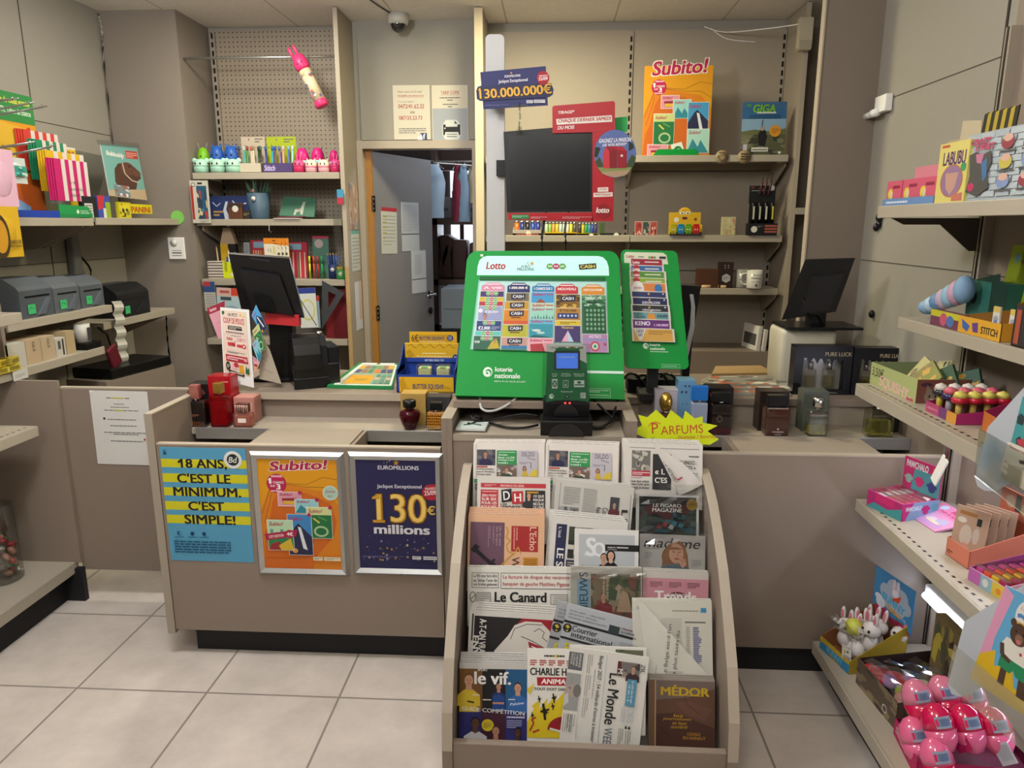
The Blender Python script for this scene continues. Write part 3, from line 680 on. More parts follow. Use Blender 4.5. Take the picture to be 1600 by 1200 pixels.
def d_madame(p):
    p.rect(0,0,100,85,'#b0adaa');p.txt('madame',8,5,93,20,'#2b2a2b',.015,.3);p.greek(8,20.5,30,23,1,'#6b6866');p.greek(8,27,19,37,4,'#8a8785');p.greek(80,36,94,47,5,'#7f7c7a')
    p.ell(54,34,20,20,'#7a5238');p.poly([(33,60),(36,32),(44,14),(60,8),(70,16),(74,36),(76,58)],'#8a6142')
    p.poly([(28,60),(34,48),(46,44),(64,44),(76,50),(82,60)],'#5c6d7b');p.ell(56,28,11,15,'#bf927b');p.ell(53,24,13,6,'#8a6142',a0=20,a1=170)
    p.line([(50,25),(54,26)],1.2,'#4a3026');p.line([(59,26),(63,25)],1.2,'#4a3026');p.line([(57,26),(58,32)],1,'#a2735f');p.ell(57,36,4,1.4,'#9c5048')
    p.poly([(60,42),(64,34),(70,36),(72,44),(66,50)],'#c4967f');p.line([(63,37),(68,42)],.7,'#94695a');p.line([(65,35),(70,40)],.7,'#94695a')
o = paper('magazine',(1000,834),(1102,838),Y3 - .004,116,d_madame,'grey magazine with long haired woman in blue, sealed in film, right of third row','magazine',0,.006,'#c6c4c0');wrapped(o,.206,.23,.045)
# ---- row 4
def d_canard(p):
    p.rect(4,5,30,19.5,INK);p.rect(4.5,5.5,29.5,19,'#d4d1c9')
    for i,s in enumerate(('Le RN veut faire élire','au Sénat l\'une de','ses brebis galeuses')): p.txt(s,5.5,6.3 + i * 4.2,28.5,9.6 + i * 4.2,'#262626',.03)
    p.rect(32,5,99,20,INK);p.rect(32.5,5.5,99,19.5,'#d4d1c9');p.txt('La facture de dingue des vacances',34,7,98,11.6,'#9c2430',.03);p.txt('banquier de gauche Matthieu Pigasse',34,13.5,98,18.2,'#9c2430',.03)
    p.txt('Le Canard',26,23,76,32.5,'#1b1b1b',.055);p.txt('enchaîné',28,35,74,44,'#1b1b1b',.05)
    p.line([(9,24),(22,24),(22,33),(9,33),(9,24)],.5,INK);p.greek(10,25,21,32,4,GREY);p.ell(5,28,3,5,INK);p.ell(5,28,2.4,4.3,'#d4d1c9');p.line([(3,30),(8,26)],.6,INK)
    p.line([(80,25),(96,25),(96,34),(80,34),(80,25)],.5,INK);p.greek(82,26,95,33,4,GREY)
paper('newspaper',(731,886),(893,888),Y4,56,d_canard,'wide satirical broadsheet with red headline box, left of fourth row','newspaper',1,.007,'#d4d1c9',None,(.006,.004),'plain edge of paper behind the wide satirical broadsheet')
def d_nieuws(p):
    p.rect(9,16,27,80,'#7f9db2');p.vtxt('NIEUWS',12,6,24,62,'#33485c',.02,90);p.photo(28,8,98,80,['#5c5b46','#7c6a56','#46523a','#8e7f6d','#a08f7c','#7a4b42'],60,12)
    p.poly([(28,62),(38,44),(52,46),(58,62)],'#8a4a42');p.bust(46,44,10,'#b0846a','#5a3c2a','#7d2f35');p.poly([(64,60),(72,30),(80,34),(86,60)],'#a88d74')
    p.vtxt('Lettre de nos lecteurs',50,12,54,44,'#c8c0a8',.01);p.vtxt('sur les vacances',45,12,48.5,36,'#c8c0a8',.01)
o = paper('newspaper',(892,887),(1003,889),Y4 - .004,86,d_nieuws,'folded colour newspaper with blue vertical masthead in film, middle of fourth row','newspaper',1,.008,'#b3b0a6',None,(.006,.004),'plain edge of paper behind the blue vertical masthead newspaper');wrapped(o,.225,.18,.005)
def d_trends(p):
    p.rect(0,10,100,80,'#b9818c')
    for u in (11,40,68): p.greek(u,15,u + 19,24,4,'#5b3340',.5,seed=u)
    p.line([(36,15),(36,28)],.4,'#8f5f6a');p.line([(65,15),(65,28)],.4,'#8f5f6a')
    p.ell(53,38,16,8,'#5e1f2a');p.txt('Trends',18,29,82,46,'#dcd6d4',.05);p.txt('tendances',37,31,68,36,'#dcd6d4',.02);p.poly([(30,60),(40,48),(64,48),(78,60)],'#7b2f3a')
paper('magazine',(1005,892),(1107,896),Y4 - .004,76,d_trends,'pink business magazine at the right of fourth row','magazine',2,.004,'#b9b3ac','business magazines in fourth row',(.006,.004),'plain edge of magazine behind the pink business one')
# ---- row 5
def d_envie(p):
    p.rect(3,4,5,34,'#3a3a3a');p.poly([(6,6),(60,6),(30,50),(6,70)],'#1f1c1d');p.poly([(60,6),(100,6),(100,100),(6,100),(6,68),(28,48)],'#8f1d28')
    p.poly([(30,44),(45,26),(52,14),(64,9),(82,9),(92,18),(96,34),(92,44),(80,42),(72,34),(76,58),(82,66),(70,76),(60,84),(40,62)],'#c9c4bb')
    p.line([(48,30),(52,18),(66,12),(84,12)],.7,INK);p.line([(74,20),(80,16),(86,20),(84,26),(90,30)],.7,INK);p.line([(60,26),(72,30),(92,40)],.8,INK);p.poly([(68,31),(86,37),(92,44),(82,50),(72,46)],'#9d2431');p.line([(72,36),(88,42)],1,'#e0d9d0')
    for i in range(14): p.line([(40 + i * 2.6,46 + (i * 7) % 14),(42 + i * 2.6,49 + (i * 7) % 14)],.5,INK)
    p.vtxt('A-T-ON VRAIMENT',12,9,20,66,'#dcd8d2',.05);p.vtxt('ENVIE',5,28,12,60,'#dcd8d2',.05)
paper('magazine',(734,953),(871,961),Y5,76,d_envie,'black and red cartoon weekly turned sideways, left of fifth row','magazine',4,.004,'#c6c2bb','cartoon weeklies in fifth row',(.006,.005),['white edge of %s cartoon weekly stacked behind the black and red cover' % s for s in ords(4)],.002)
def d_courrier(p):
    for i,s in enumerate(('MOYEN-ORIENT — L\'IRAN, MAÎTRE','DES DÉTROITS, PARTAGES —','SOUDANAIS, NAISSANCE D\'UN ÉTAT')): p.txt(s,4,6 + i * 4,4 + (44,38,48)[i],9 + i * 4,'#3c4148',.01)
    p.rect(0,20,100,23,'#1f2022');p.disc(6,29,5.4,'#1e1e1c');p.poly([(3,27),(6,25),(9,28),(6,30)],'#b8a23a');p.poly([(4,32),(8,31),(7,33.5)],'#b8a23a')
    p.txt('Courrier',12,24,43,31,'#202226',.02);p.txt('international',12,31.5,63,38,'#202226',.02);p.rect(55,12,68,22,'#2e3a3c')
    for i,s in enumerate(('L\'ÉNIGME','SLOVÉNIE','À 3L GAMIBEZ')): p.txt(s,70,11 + i * 4,84 + 3 * i,14 + i * 4,'#7a2030' if i == 0 else '#2d2d30',.03)
    p.rect(0,40,100,42.5,'#1f2022');p.txt('ET MA',8,46,52,58,'#c7b92e',.05);p.greek(72,28,94,36,4,GREY)
paper('newspaper',(888,944),(1012,974),Y5 - .012,80,d_courrier,'grey international weekly tilted clockwise, middle of fifth row','newspaper',0,.006,'#a9adb2')
paper('newspaper',(871,942),(1000,972),Y5 - .002,76,d_courrier,'second grey international weekly, tucked behind and left of the first','newspaper',1,.006,'#9c9ea2',None,(.006,.004),'plain edge of paper behind the tilted international weeklies')
def d_belge(p):
    p.rect(86,9,93,15,'#3f86b0');p.greek(50,12,83,14,1,GREY,.7);p.greek(36,22,62,84,26,'#a19f98',.35);p.rect(66,26,92,28,'#77756f');p.greek(67,32,72,84,22,'#8d8b85',.4)
    rr = random.Random(4)
    for i in range(22): p.rect(76,33 + i * 2.3,76 + rr.uniform(6,11),34.4 + i * 2.3,'#59618e');p.w -= p.LAY
    p.greek(5,8,14,12,2,'#7b86a5')
o = paper('newspaper',(988,937),(1112,939),Y5,100,d_belge,'financial newspaper with front page folded down, right of fifth row','newspaper',1,.007,'#c4c2b7',None,(.006,.004),'plain edge of paper behind the folded financial newspaper')
flap(o,[(-.098,-.004),(-.070,-.238),(-.086,-.006),(.112,-.222)],.016,['#c7c5bb'],text=None)
b = over(None,.0195,[("Le Belge est-il l'un",-17,-136,146,14,83,'#3b3b3b'),('les plus taxés du',7,-150,136,14,83,'#3b3b3b'),('Belgique',-52,-196,34,5,82,'#5a6a86')]);b.grid(.001,.001,1,1,.0195,0,0)
b.rect(-69,-226,-60,-217,'#2f76a8');b.greek(-24,-214,26,-196,7,'#8d8b85',.4);b.out('headline',o)
# ---- row 6
def d_vif(p):
    p.rect(0,9,34,72,'#6b4a22');p.rect(34,9,68,72,'#151516');p.rect(68,9,100,72,'#1f527c');p.rect(0,72,100,116,'#2b2a66');p.rect(32,72,68,116,'#3d1a2c')
    p.bust(14,35,18,'#b98a6e','#5a4026','#c9a92c',False,.95);p.poly([(0,74),(2,46),(10,40),(24,44),(28,74)],'#c9b030');p.line([(12,58),(22,60)],2.4,'#2a2618')
    p.bust(58,40,10,'#a87a62','#2a1d18','#1d2f5e',False,1.0);p.poly([(48,72),(50,50),(58,46),(66,50),(68,72)],'#1c3f7a');p.line([(49,60),(66,60)],3,'#a87a62')
    p.bust(86,43,14,'#b98a70','#1f1a18','#2c62a4',False,1.0);p.poly([(70,74),(72,56),(84,48),(98,52),(100,74)],'#2d5f9c');p.txt('Paloine',75,58,95,62,'#d6dce6',.02,.2,8)
    p.txt('SPORT',27,8,42,12,'#dcdad6',.02);p.txt('le vif.',22,12.5,76,32,'#dcdad6',.045)
    p.txt('GUIDE COMPÉTITION',4,67,96,74.5,'#dcdad6',.02,0,-4)
    p.greek(70,79,96,82,1,'#c0c0d0',.8);p.greek(70,84,92,97,5,'#9fa2c4');p.greek(20,47,30,49,1,'#d5d0c8',.8);p.greek(35,54,47,56,1,'#d5d0c8',.8);p.greek(72,53,82,55,1,'#d5d0c8',.8)
    p.bust(24,98,16,'#5a3a2c','#15110f','#c2c2c6',False,1.1);p.disc(42,93,9,'#c7b02c');p.greek(36,89,48,97,5,'#7a6a1e');p.bust(54,108,14,'#a87860','#3a2a22','#6b2030',False,1);p.bust(86,109,13,'#4a3026','#120f0e','#2a2a66',False,1)
paper('magazine',(718,1035),(824,1037),Y6,128,d_vif,'football guide magazine with five players on cover, left of bottom row','magazine',5,.0045,'#b8b5b0','football guide magazines in bottom row',(.0055,.0045),['white edge of %s football guide magazine stacked behind the front one' % s for s in ords(5)],k=1.06)
def d_charlie(p):
    p.greek(30,9,66,12,1,'#2a2a2a',.9);p.disc(51,10.5,2.4,'#c7b71e')
    for u in (5,22,38,54,70): p.greek(u,16,u + 12,25,3,'#a8232c',.6,seed=u)
    p.txt('CHARLIE HEBDO',5,28,105,39,'#161616',.05);p.poly([(17,42),(98,41),(98,53),(18,54)],'#a3202a');p.txt('ANIMAUX',25,44,88,51.5,'#e4e0da',.055,.15);p.txt('TOUT DOIT DISPARAÎTRE',12,56,98,61,'#161616',.04)
    p.poly([(0,130),(0,108),(12,88),(8,84),(24,74),(20,90),(36,72),(34,84),(52,66),(50,78),(66,62),(66,76),(98,64),(98,130)],'#cdb51f')
    for u,t,k in ((22,74,5),(48,72,7),(32,92,12),(10,98,5),(46,84,5)): p.line([(u - k * .3,t - k),(u,t + k)],k * .3,'#171512');p.line([(u - k * .7,t),(u + k * .6,t - k * .3)],k * .25,'#171512');p.star(u,t,k * .6,'#171512',7)
    p.line([(5,120),(12,108),(8,104),(16,100)],2.2,'#a3202a');p.line([(10,122),(22,118)],2.2,'#a3202a')
    p.ell(66,118,30,20,'#8d1d26',a0=0,a1=180);p.line([(40,116),(60,120),(92,112)],3,'#d5d0c4');p.line([(56,100),(66,116)],.8,'#2a1010');p.line([(50,108),(84,106)],.8,'#2a1010')
    p.poly([(0,60),(14,50),(4,68)],'#cdb51f')
paper('newspaper',(824,1013),(912,1015),Y6 + .006,178,d_charlie,'white cartoon weekly with yellow flames, second in bottom row','newspaper',0,.005,'#d8d5ce',k=.85)
def d_monde(p):
    p.rect(0,6,18,28,'#5b5d60'); 
    for i,s in enumerate(('REPORTAGE','À LIBOURNE','LE DÉCLIN','FRANÇAIS')): p.vtxt(s,13 - i * 3.6,7.5,15.8 - i * 3.6,24 - i,'#cfcdc8',.02)
    p.rect(0,32,18,78,'#8f9190');p.ell(9,53,9,8,'#a3928a');p.ell(15,53,5,8,'#6d6a69');p.poly([(0,60),(4,56),(6,68),(0,74)],'#b9b8b6');p.line([(4,50),(7,51)],.9,'#2a2422');p.rect(7,36,8,44,'#8a8a5a')
    p.greek(1,82,17,104,6,GREY,.35,True);p.vtxt('Guerre en Ukraine',10,82,13,104,INK,.01);p.vtxt('nouvelle usine',6.5,82,9.5,100,INK,.01)
    p.rect(19.3,4,19.6,112,'#8a8a8a');p.greek(23,6,31,30,3,GREY,.35,True,2);p.greek(23,32,31,58,3,GREY,.35,True,3);p.greek(23,60,31,84,3,GREY,.35,True,4)
    p.vtxt('Budget 2027 : 54 milliards d\'euros à trouver',37,6,43.5,112,'#34373a',.015);p.rect(47.5,4,48,112,'#7aa0b0');p.greek(33,24,36,60,1,GREY,.35,True,5)
    p.vtxt('Le Monde',53,25,67,88,'#232425',.03);p.vtxt('WEEK',54,92,64,118,'#4a5560',0)
    p.photo(62,9,90,27,['#6f6a66','#4a3b38','#8a7f78','#3c3a3c'],20,5);p.bust(82,20,7,'#b08a74','#4a352a','#3a2a2a');p.rect(62,9,66,25,'#5a1e28');p.vtxt('M',63,18,69,24,'#d8d5d0',.03);p.vtxt('ZIL',91,9,96,20,'#2b2b2c',.02)
    p.rect(76,29,88,62,'#4f87a0');p.vtxt('La ruée vers la mer',82,31,85,58,'#d6e0e4',.01);p.vtxt('Un été — 6',78,36,81,56,'#d6e0e4',.01)
    p.vtxt('DES',80,64,88,82,'#b8bcbe',.03);p.vtxt('IDÉES',72,64,79,82,'#b8bcbe',.03);p.txt('“',79,86,86,90,'#2b2b2c',.03);p.greek(80,92,88,112,3,GREY,.4,True,6);p.greek(71,90,78,112,3,GREY,.4,True,7)
paper('newspaper',(891,1011),(1014,1027),Y6 - .012,118,d_monde,'broadsheet with blackletter masthead turned sideways, middle of bottom row','newspaper',0,.008,'#cfccc5')
def d_plain(p): p.photo(60,3,96,30,['#5c5f48','#7a7a6c','#3d4138'],16,2);p.greek(6,6,56,40,12,GREY)
paper('newspaper',(890,1008),(1010,1013),Y6 + .002,110,d_plain,'second broadsheet peeking out behind the blackletter masthead one','newspaper',0,.008,'#d0cdc6')
def d_medor(p):
    p.rect(0,3,3,130,'#c9c6c0');p.rect(0,3,9,130,'#6e5244');p.line([(9.6,4),(9.6,128)],1,'#bfa02c');p.rect(11,3,100,130,'#5c4032');p.poly([(11,3),(100,3),(100,14),(60,30),(11,36)],'#6b5c55');p.poly([(11,60),(40,56),(100,80),(100,130),(11,130)],'#4a3027');p.poly([(40,40),(60,36),(96,48),(84,68),(56,58)],'#664638')
    p.line([(54,28),(58,42),(66,48),(78,58)],.8,'#2c1a14');p.line([(20,86),(30,94)],.7,'#2c1a14')
    p.txt('MÉDOR',18,10,92,28,'#b99a1e',.055);p.greek(58,26,80,28,1,'#b99a1e',.8)
    for i,(s,u0,u1) in enumerate((('les',38,52),('journalistes',22,64),('et leur',36,58),('nombril',34,58))): p.txt(s,u0,58 + i * 6.2,u1,63.5 + i * 6.2,'#b58e2c',.02,.3)
    p.txt('COUGLE',58,88,78,93,'#b9862c',.02);p.txt('EN HAINAUT',52,94.5,86,99.5,'#b9862c',.02)
paper('magazine',(1014,1059),(1117,1063),Y6 - .004,132,d_medor,'brown magazine with yellow slab title, right of bottom row','magazine',2,.006,'#8f877e','brown magazines in bottom row',(.007,.004),'plain edge of magazine behind the brown one with yellow title',k=1.12)
# ================================================================ posters on the counter front
def quad_on(T,pts):
    """corners seen at the given spots, as (x, z) in the plane of T"""
    I = T.inverted();n = T.to_3x3() @ Vector((0,-1,0));r = []
    for p in pts: q = I @ onplane(p[0],p[1],T.translation,n);r.append((q.x,q.z))
    return r
def Zp(w,h): return P(w,h,0,nu=w)
def fit(p,quad):
    """lays a sheet drawn in its own units onto a four-cornered face (top left, top right, bottom right, bottom left)"""
    w,h = p.W,p.H;a,b,c,d = [Vector((x,0,z)) for x,z in quad]
    def f(q):
        s = q.x / w + .5;t = 1 - q.z / h;r = (a * (1 - s) + b * s) * (1 - t) + (d * (1 - s) + c * s) * t;r.y = q.y;return r
    return p.bend(f)
def slab(quad,y0,y1,mat,b=None):
    b = b or B();n = len(quad)
    return b.prism(list(quad),y0,y1,mat)
YP = YF - .0015
def card18(p):
    p.rect(0,0,100,136,'#4f93b4')
    for a,b in ((14,24),(31.4,42),(48.4,58.4),(65.4,75.8),(82.2,92.6)): p.rect(0,a,100,b,'#c3bd1c')
    for s,u0,t0,u1,t1 in (('18 ANS,',23,13.4,77,26),("C'EST LE",17,31,80,42.6),('MINIMUM.',11,47.6,91,58.8),("C'EST",27,64.7,70,76),('SIMPLE!',21,81.4,82,93)): p.txt(s,u0,t0,u1,t1,'#17181c',.045)
    p.disc(84.6,13.5,10.5,'#d5d5d0');p.disc(84.6,13.5,7,'#1a2220');p.txt('Bd',80,10,89,17,'#d5d5d0',.03,.2);p.txt('C',4,3,7.5,6.2,'#1d2a3a',.05);p.txt('B',4,6.4,7.5,8.6,'#1d2a3a',.05)
    for i,u in enumerate((13,29,43)): p.disc(u,105,2.3,'#16345e');p.greek(u - 6,108.5,u + 6,110.5,1,'#2f6a8a',.6,seed=i)
    p.disc(14,105,1.3,'#4f93b4')
    for i in range(5): p.greek(6,114 + i * 3.3,74,116.2 + i * 3.3,1,'#1c4d6d',.75,seed=i + 3)
c,w,h = face(268,397,877,700,YP)
p = P(w,h,.001,'#4f93b4');card18(p);p.poly([(20,18.6),(20,16.4),(24,13.6),(25,13.6),(25,17)],'#17181c');tag(p.out('poster',None,TR(*c,ry=.004)),'blue and yellow striped paper poster with black age warning on counter front','poster')
def ticket(p,u0,t0,u1,t1,bg,title='Subito!',tc='#a31f4e',kind=0):
    """small picture of a scratch card inside a print"""
    p.rect(u0 - .6,t0 - .6,u1 + .6,t1 + .6,'#dcdcd4');p.rect(u0,t0,u1,t1,bg);w = u1 - u0;h = t1 - t0
    p.txt(title,u0 + w * .08,t0 + h * .06,u0 + w * .62,t0 + h * .06 + min(w * .16,h * .2),tc,.04,.25)
    if kind == 1: p.poly([(u0 + w * .15,t0 + h * .45),(u0 + w * .8,t0 + h * .4),(u0 + w * .85,t1 - h * .12),(u0 + w * .2,t1 - h * .1)],'#8d2638');p.rect(u0 + w * .2,t0 + h * .62,u0 + w * .7,t1 - h * .12,'#d2a63c')
    if kind == 2: p.poly([(u0,t1),(u0 + w * .25,t0 + h * .4),(u0 + w * .5,t0 + h * .75),(u0 + w * .62,t0 + h * .45),(u1,t1)],'#2c7f8f')
    if kind == 3:
        p.rect(u0,t0 + h * .25,u1,t1,'#1f6a3c');p.ell((u0 + u1) / 2 + w * .05,t0 + h * .78,w * .3,h * .18,'#9fb98a');p.ell((u0 + u1) / 2 + w * .05,t0 + h * .78,w * .22,h * .12,'#1f6a3c');p.line([(u0 + w * .25,t0 + h * .35),(u0 + w * .5,t0 + h * .5)],h * .05,'#c3b64a');p.line([(u0 + w * .45,t0 + h * .3),(u0 + w * .8,t0 + h * .42)],h * .05,'#4f8f4c')
    if kind == 4: p.poly([(u0,t1),(u0,t0 + h * .6),(u0 + w * .3,t0 + h * .3),(u0 + w * .45,t0 + h * .22),(u1,t0 + h * .55),(u1,t1)],'#232846');p.poly([(u0 + w * .42,t0 + h * .3),(u0 + w * .55,t0 + h * .32),(u0 + w * .78,t1 - h * .12),(u0 + w * .6,t1 - h * .16)],'#cfd2d6');p.ell(u0 + w * .25,t1 - h * .1,w * .12,h * .06,'#c98a3a')
    if kind == 5: p.rect(u0,t0 + h * .45,u1,t1,'#2d7a4a');p.poly([(u0,t1),(u0 + w * .1,t0 + h * .8),(u0 + w * .45,t0 + h * .7),(u0 + w * .55,t1)],'#8d2a2e');p.poly([(u0 + w * .4,t0 + h * .85),(u0 + w * .9,t0 + h * .6),(u1,t1),(u0 + w * .5,t1)],'#c4a62c');[p.rect(u0 + w * q,t0 + h * (.3 + .1 * (i % 2)),u0 + w * (q + .12),t0 + h * .6,'#5f8f80') for i,q in enumerate((.1,.28,.5,.72))]
def wavy(p,hh):
    p.rect(0,0,100,hh,'#cf8f16');p.poly([(0,hh),(0,70),(4,60),(14,36),(28,30),(50,36),(84,42),(100,60),(100,hh)],'#c97718');p.poly([(0,hh),(4,96),(10,84),(16,56),(24,42),(60,44),(88,56),(96,80),(92,100),(70,126),(62,hh)],'#bf5f18')
    p.line([(2,72),(14,40),(30,31),(60,33),(82,23),(100,26)],.6,'#7e4a0c');p.line([(30,32),(60,36),(84,36),(100,46)],.6,'#7e4a0c');p.line([(4,84),(12,60),(16,44)],.6,'#7e4a0c')
def subito_logo(p,u0,t0,u1,t1,sh=.25):
    d = (t1 - t0) * .07;p.txt('Subito!',u0 - d,t0 - d,u1 + d,t1 + d,'#dcd8cf',.11,sh,3);p.txt('Subito!',u0,t0,u1,t1,'#a81c4c',.05,sh,3)
def chance(p,u,t,r):
    p.disc(u,t,r,'#b01d4e');p.greek(u - r * .5,t - r * .85,u + r * .6,t - r * .65,1,'#e3b8c6',.9);p.txt('1',u - r * .75,t - r * .55,u - r * .5,t + r * .02,'#ece4e4',.05);p.poly([(u - r * .9,t - r * .32),(u - r * .66,t - r * .55),(u - r * .6,t - r * .4)],'#ece4e4');p.txt('CHANCE',u - r * .35,t - r * .25,u + r * .75,t,'#ece4e4',.03);p.txt('SUR',u - r * .65,t + r * .15,u - r * .15,t + r * .35,'#ece4e4',.03);p.txt('3',u - r * .05,t + r * .05,u + r * .4,t + r * .62,'#ece4e4',.05);p.greek(u - r * .6,t + r * .7,u + r * .5,t + r * .86,1,'#e3b8c6',.9)
def snap_frame(px,label,draw):
    c,w,h = face(*px,YF);m = .026
    e = empty('framed_poster',label,'poster',TR(*c));b = B()
    for q in ([(-w / 2,0),(w / 2,0),(w / 2 - m,m),(-w / 2 + m,m)],[(w / 2,0),(w / 2,h),(w / 2 - m,h - m),(w / 2 - m,m)],[(w / 2,h),(-w / 2,h),(-w / 2 + m,h - m),(w / 2 - m,h - m)],[(-w / 2,h),(-w / 2,0),(-w / 2 + m,m),(-w / 2 + m,h - m)]):
        vs = [(q[0][0],-.001,q[0][1]),(q[1][0],-.001,q[1][1]),(q[2][0],-.006,q[2][1]),(q[3][0],-.006,q[3][1])]
        mid = [((q[0][0] * .6 + q[3][0] * .4),-.014,(q[0][1] * .6 + q[3][1] * .4)),((q[1][0] * .6 + q[2][0] * .4),-.014,(q[1][1] * .6 + q[2][1] * .4))]
        b.add(vs + mid,[(0,1,5,4),(4,5,2,3)],ALU)
    b.box(-w / 2,w / 2,-.001,-.0005,0,h,ALU);b.grid(w,h,v0=0,w0=.0115)
    b.greek(34,1.6,48,3.2,1,'#4e6a58',.8);b.B = 0;B.disc(b,53,2.4,1.6,'#2d5a44');b.greek(57,1.6,75,3.2,1,'#4e6a58',.8,seed=3);b.out('frame',e)
    iw,ih = w - 2 * m + .002,h - 2 * m + .002;p = P(iw,ih,.001,'#888',Matrix.Translation((0,-.004,m - .001)));draw(p);p.out('poster_print',e)
def d_sub(p):
    wavy(p,p.N);subito_logo(p,16,2,88,14);chance(p,23,32,12.5);p.disc(90,43,9.6,'#dcd8cf');p.disc(90,43,8.8,'#9fbfae');p.txt('Jouez',84,39,96,44,'#a03a52',.02,.2);p.txt('ici',87,45.5,92,48.5,'#a03a52',.02)
    ticket(p,24,43,53,61,'#d0909e',kind=1);ticket(p,45,52,74,70,'#8fbfc6',kind=2);ticket(p,59,62,90,103,'#c3c98e',kind=3);ticket(p,34,72,64,126,'#3a7cb4',kind=4);ticket(p,8,80,40,120,'#a9c9a4',kind=5)
    for u,t in ((52,43),(73,52),(89,62),(62,72)): p.disc(u,t,2.4,'#a81c4c')
    p.poly([(3,99),(46,92),(44,101),(6,107)],'#a31f44');p.txt('CITY EDITION',9,99.5,28,103,'#e8dcd8',.03,0,9);p.disc(36,98,5.6,'#a31f44');p.txt('4€',32,95.5,40,100.5,'#ece4e4',.04);p.greek(5,130,55,131.5,1,'#7e4a0c');p.rect(64,128,76,133,'#d8cdb4');p.rect(78,128,99,133,'#d8cdb4');p.greek(65,129,75,132,2,'#6a5a40');p.greek(80,129,98,132,2,'#6a5a40')
snap_frame((405,547,898,706),'silver framed orange poster with five scratch cards on the counter',d_sub)
def gold(p,s,u0,t0,u1,t1,k=1):
    d = (t1 - t0) * .02 * k;p.txt(s,u0 - d,t0 - d,u1 + d,t1 + d,'#4e3208',.085);p.txt(s,u0,t0,u1,t1,'#9c6c14',.06);p.txt(s,u0 + d * .4,t0 + d * .5,u1 - d,t1 - d * 1.2,'#c5962c',.025);p.txt(s,u0 + d * .8,t0 + d * .9,u1 - d * 2,t1 - d * 2.2,'#e3c36a',-.012)
def d_euro(p):
    p.rect(0,0,100,p.N,'#22204a');p.txt('EUROMILLIONS',28,7.6,79,12.8,'#cfcdd2',.035);p.star(51,4,4.2,'#b98a2e');rr = random.Random(5)
    for u,t,r in ((36,4,.7),(40,3,.9),(43,1.6,1.1),(39,6,.5)): p.star(u,t,r,'#cfcdd2')
    p.txt('Jackpot Exceptionnel',26,32,82,38.2,'#cfcdd2',.03);p.poly([(u,t) for u,t in [(100,31.5),(95,30.5),(88,32),(83.5,37),(82,42),(84,47),(89,51),(95,52),(100,51)]],'#a3202e');p.txt('VENDREDI',86,35,99,38,'#e8dada',.02,0,5);p.txt('25/09',85,39,99.5,45,'#e8dada',.03,0,5)
    gold(p,'130',24,44,88,83);[p.poly([(19 + k,52 - k),(19 + k,49 + k),(26,44.5 + k),(29,44.5 + k),(29,51 - k)],c) for k,c in ((0,'#9c6c14'),(.8,'#c5962c'))];[p.rect(19 + k,79 + k,35 - k,83 - k,c) for k,c in ((0,'#9c6c14'),(.9,'#c5962c'))];gold(p,'€',88,59,98.5,71);p.txt('millions',20,85,91,97.6,'#d0ced4',.055)
    for i in range(60):
        u,t = rr.uniform(2,98),100 + 34 * rr.random() ** .6;p.star(u,min(t,p.N - 2),rr.choice((.5,.5,.7,1,1.6,2.2)),rr.choice(('#a98a52','#c9b98c','#9c7a3a','#8c86a0')));p.w -= p.LAY * .7
    p.w += 9e-4;p.greek(5,127,56,130,2,'#6a688e',.4);p.rect(68,126.5,79,131,'#c9c7ca');p.rect(82,126.5,99,131,'#c9c7ca');p.greek(69,127,78,130,2,'#555');p.greek(83,127.5,98,130,1,'#555')
snap_frame((553,696,898,707),'silver framed navy jackpot poster with gold balloon numerals',d_euro)
# notice on the gate
c,w,h = face(153,241,726,611,2.7195);p = P(w,h,.0012,'#cfccc6',bev=0)
p.greek(28,11.5,36,13.5,1,'#555',.9);p.rect(37,11.5,59,13.5,'#b7b03a');p.greek(61,11.5,68,13.5,1,'#555',.9)
for t,a,b in ((22,40,58),(27.5,34,66),(33,22,82),(49,26,78),(60,30,76),(72,18,92),(75,34,78),(87,28,84)): p.greek(a,t,b,t + 1.6,1,'#5d5b58',.8,seed=int(t))
p.rect(40,32.5,56,35,'#c2bb58');p.disc(21,48.5,2.2,'#3a332c');p.disc(88,84,2,'#9a4a40');p.poly([(0,0),(10,0),(0,4)],'#e3e1dc')
tag(p.out('notice',None,TR(*c,ry=.012)),'white printed notice taped to the swing gate','notice')
# ================================================================ green ticket display on the centre counter
GRN = '#0f8a3e';GR2 = M('#068a36',.5,spec=.25);GRM = M('#0d7a38',.5)
TT = TR(-.038,2.475,.958) @ Matrix.Rotation(-math.atan(.235 / .495),4,'X')
TQ = quad_on(TT,[(730.5,392),(967,392),(976.5,624),(711,618)])
td = empty('ticket_display','large slanted green lottery ticket display on the centre counter','display',TT)
def tmap(p,d=0):
    p = fit(p,TQ)
    if d: p.bend(lambda q: (q.x,q.y - d,q.z))
    return p
def rrect(x0,z0,x1,z1,r,n=5,c='tltrbrbl'):
    pts = []
    for k,(cx,cz,a,nm) in enumerate(((x1 - r,z1 - r,0,'tr'),(x0 + r,z1 - r,90,'tl'),(x0 + r,z0 + r,180,'bl'),(x1 - r,z0 + r,270,'br'))):
        if nm in c: pts += [(cx + r * math.cos(math.radians(a + 90 * i / n)),cz + r * math.sin(math.radians(a + 90 * i / n))) for i in range(n + 1)]
        else: pts.append(((x1 if 'r' in nm else x0),(z1 if 't' in nm else z0)))
    return pts
ZW,ZH = 1330,1150
def Tz(x,t): s = x / ZW;v = t / ZH;(a,b),(c,d),(e,f),(g,h) = TQ;return ((a * (1 - s) + c * s) * (1 - v) + (g * (1 - s) + e * s) * v,(b * (1 - s) + d * s) * (1 - v) + (h * (1 - s) + f * s) * v)
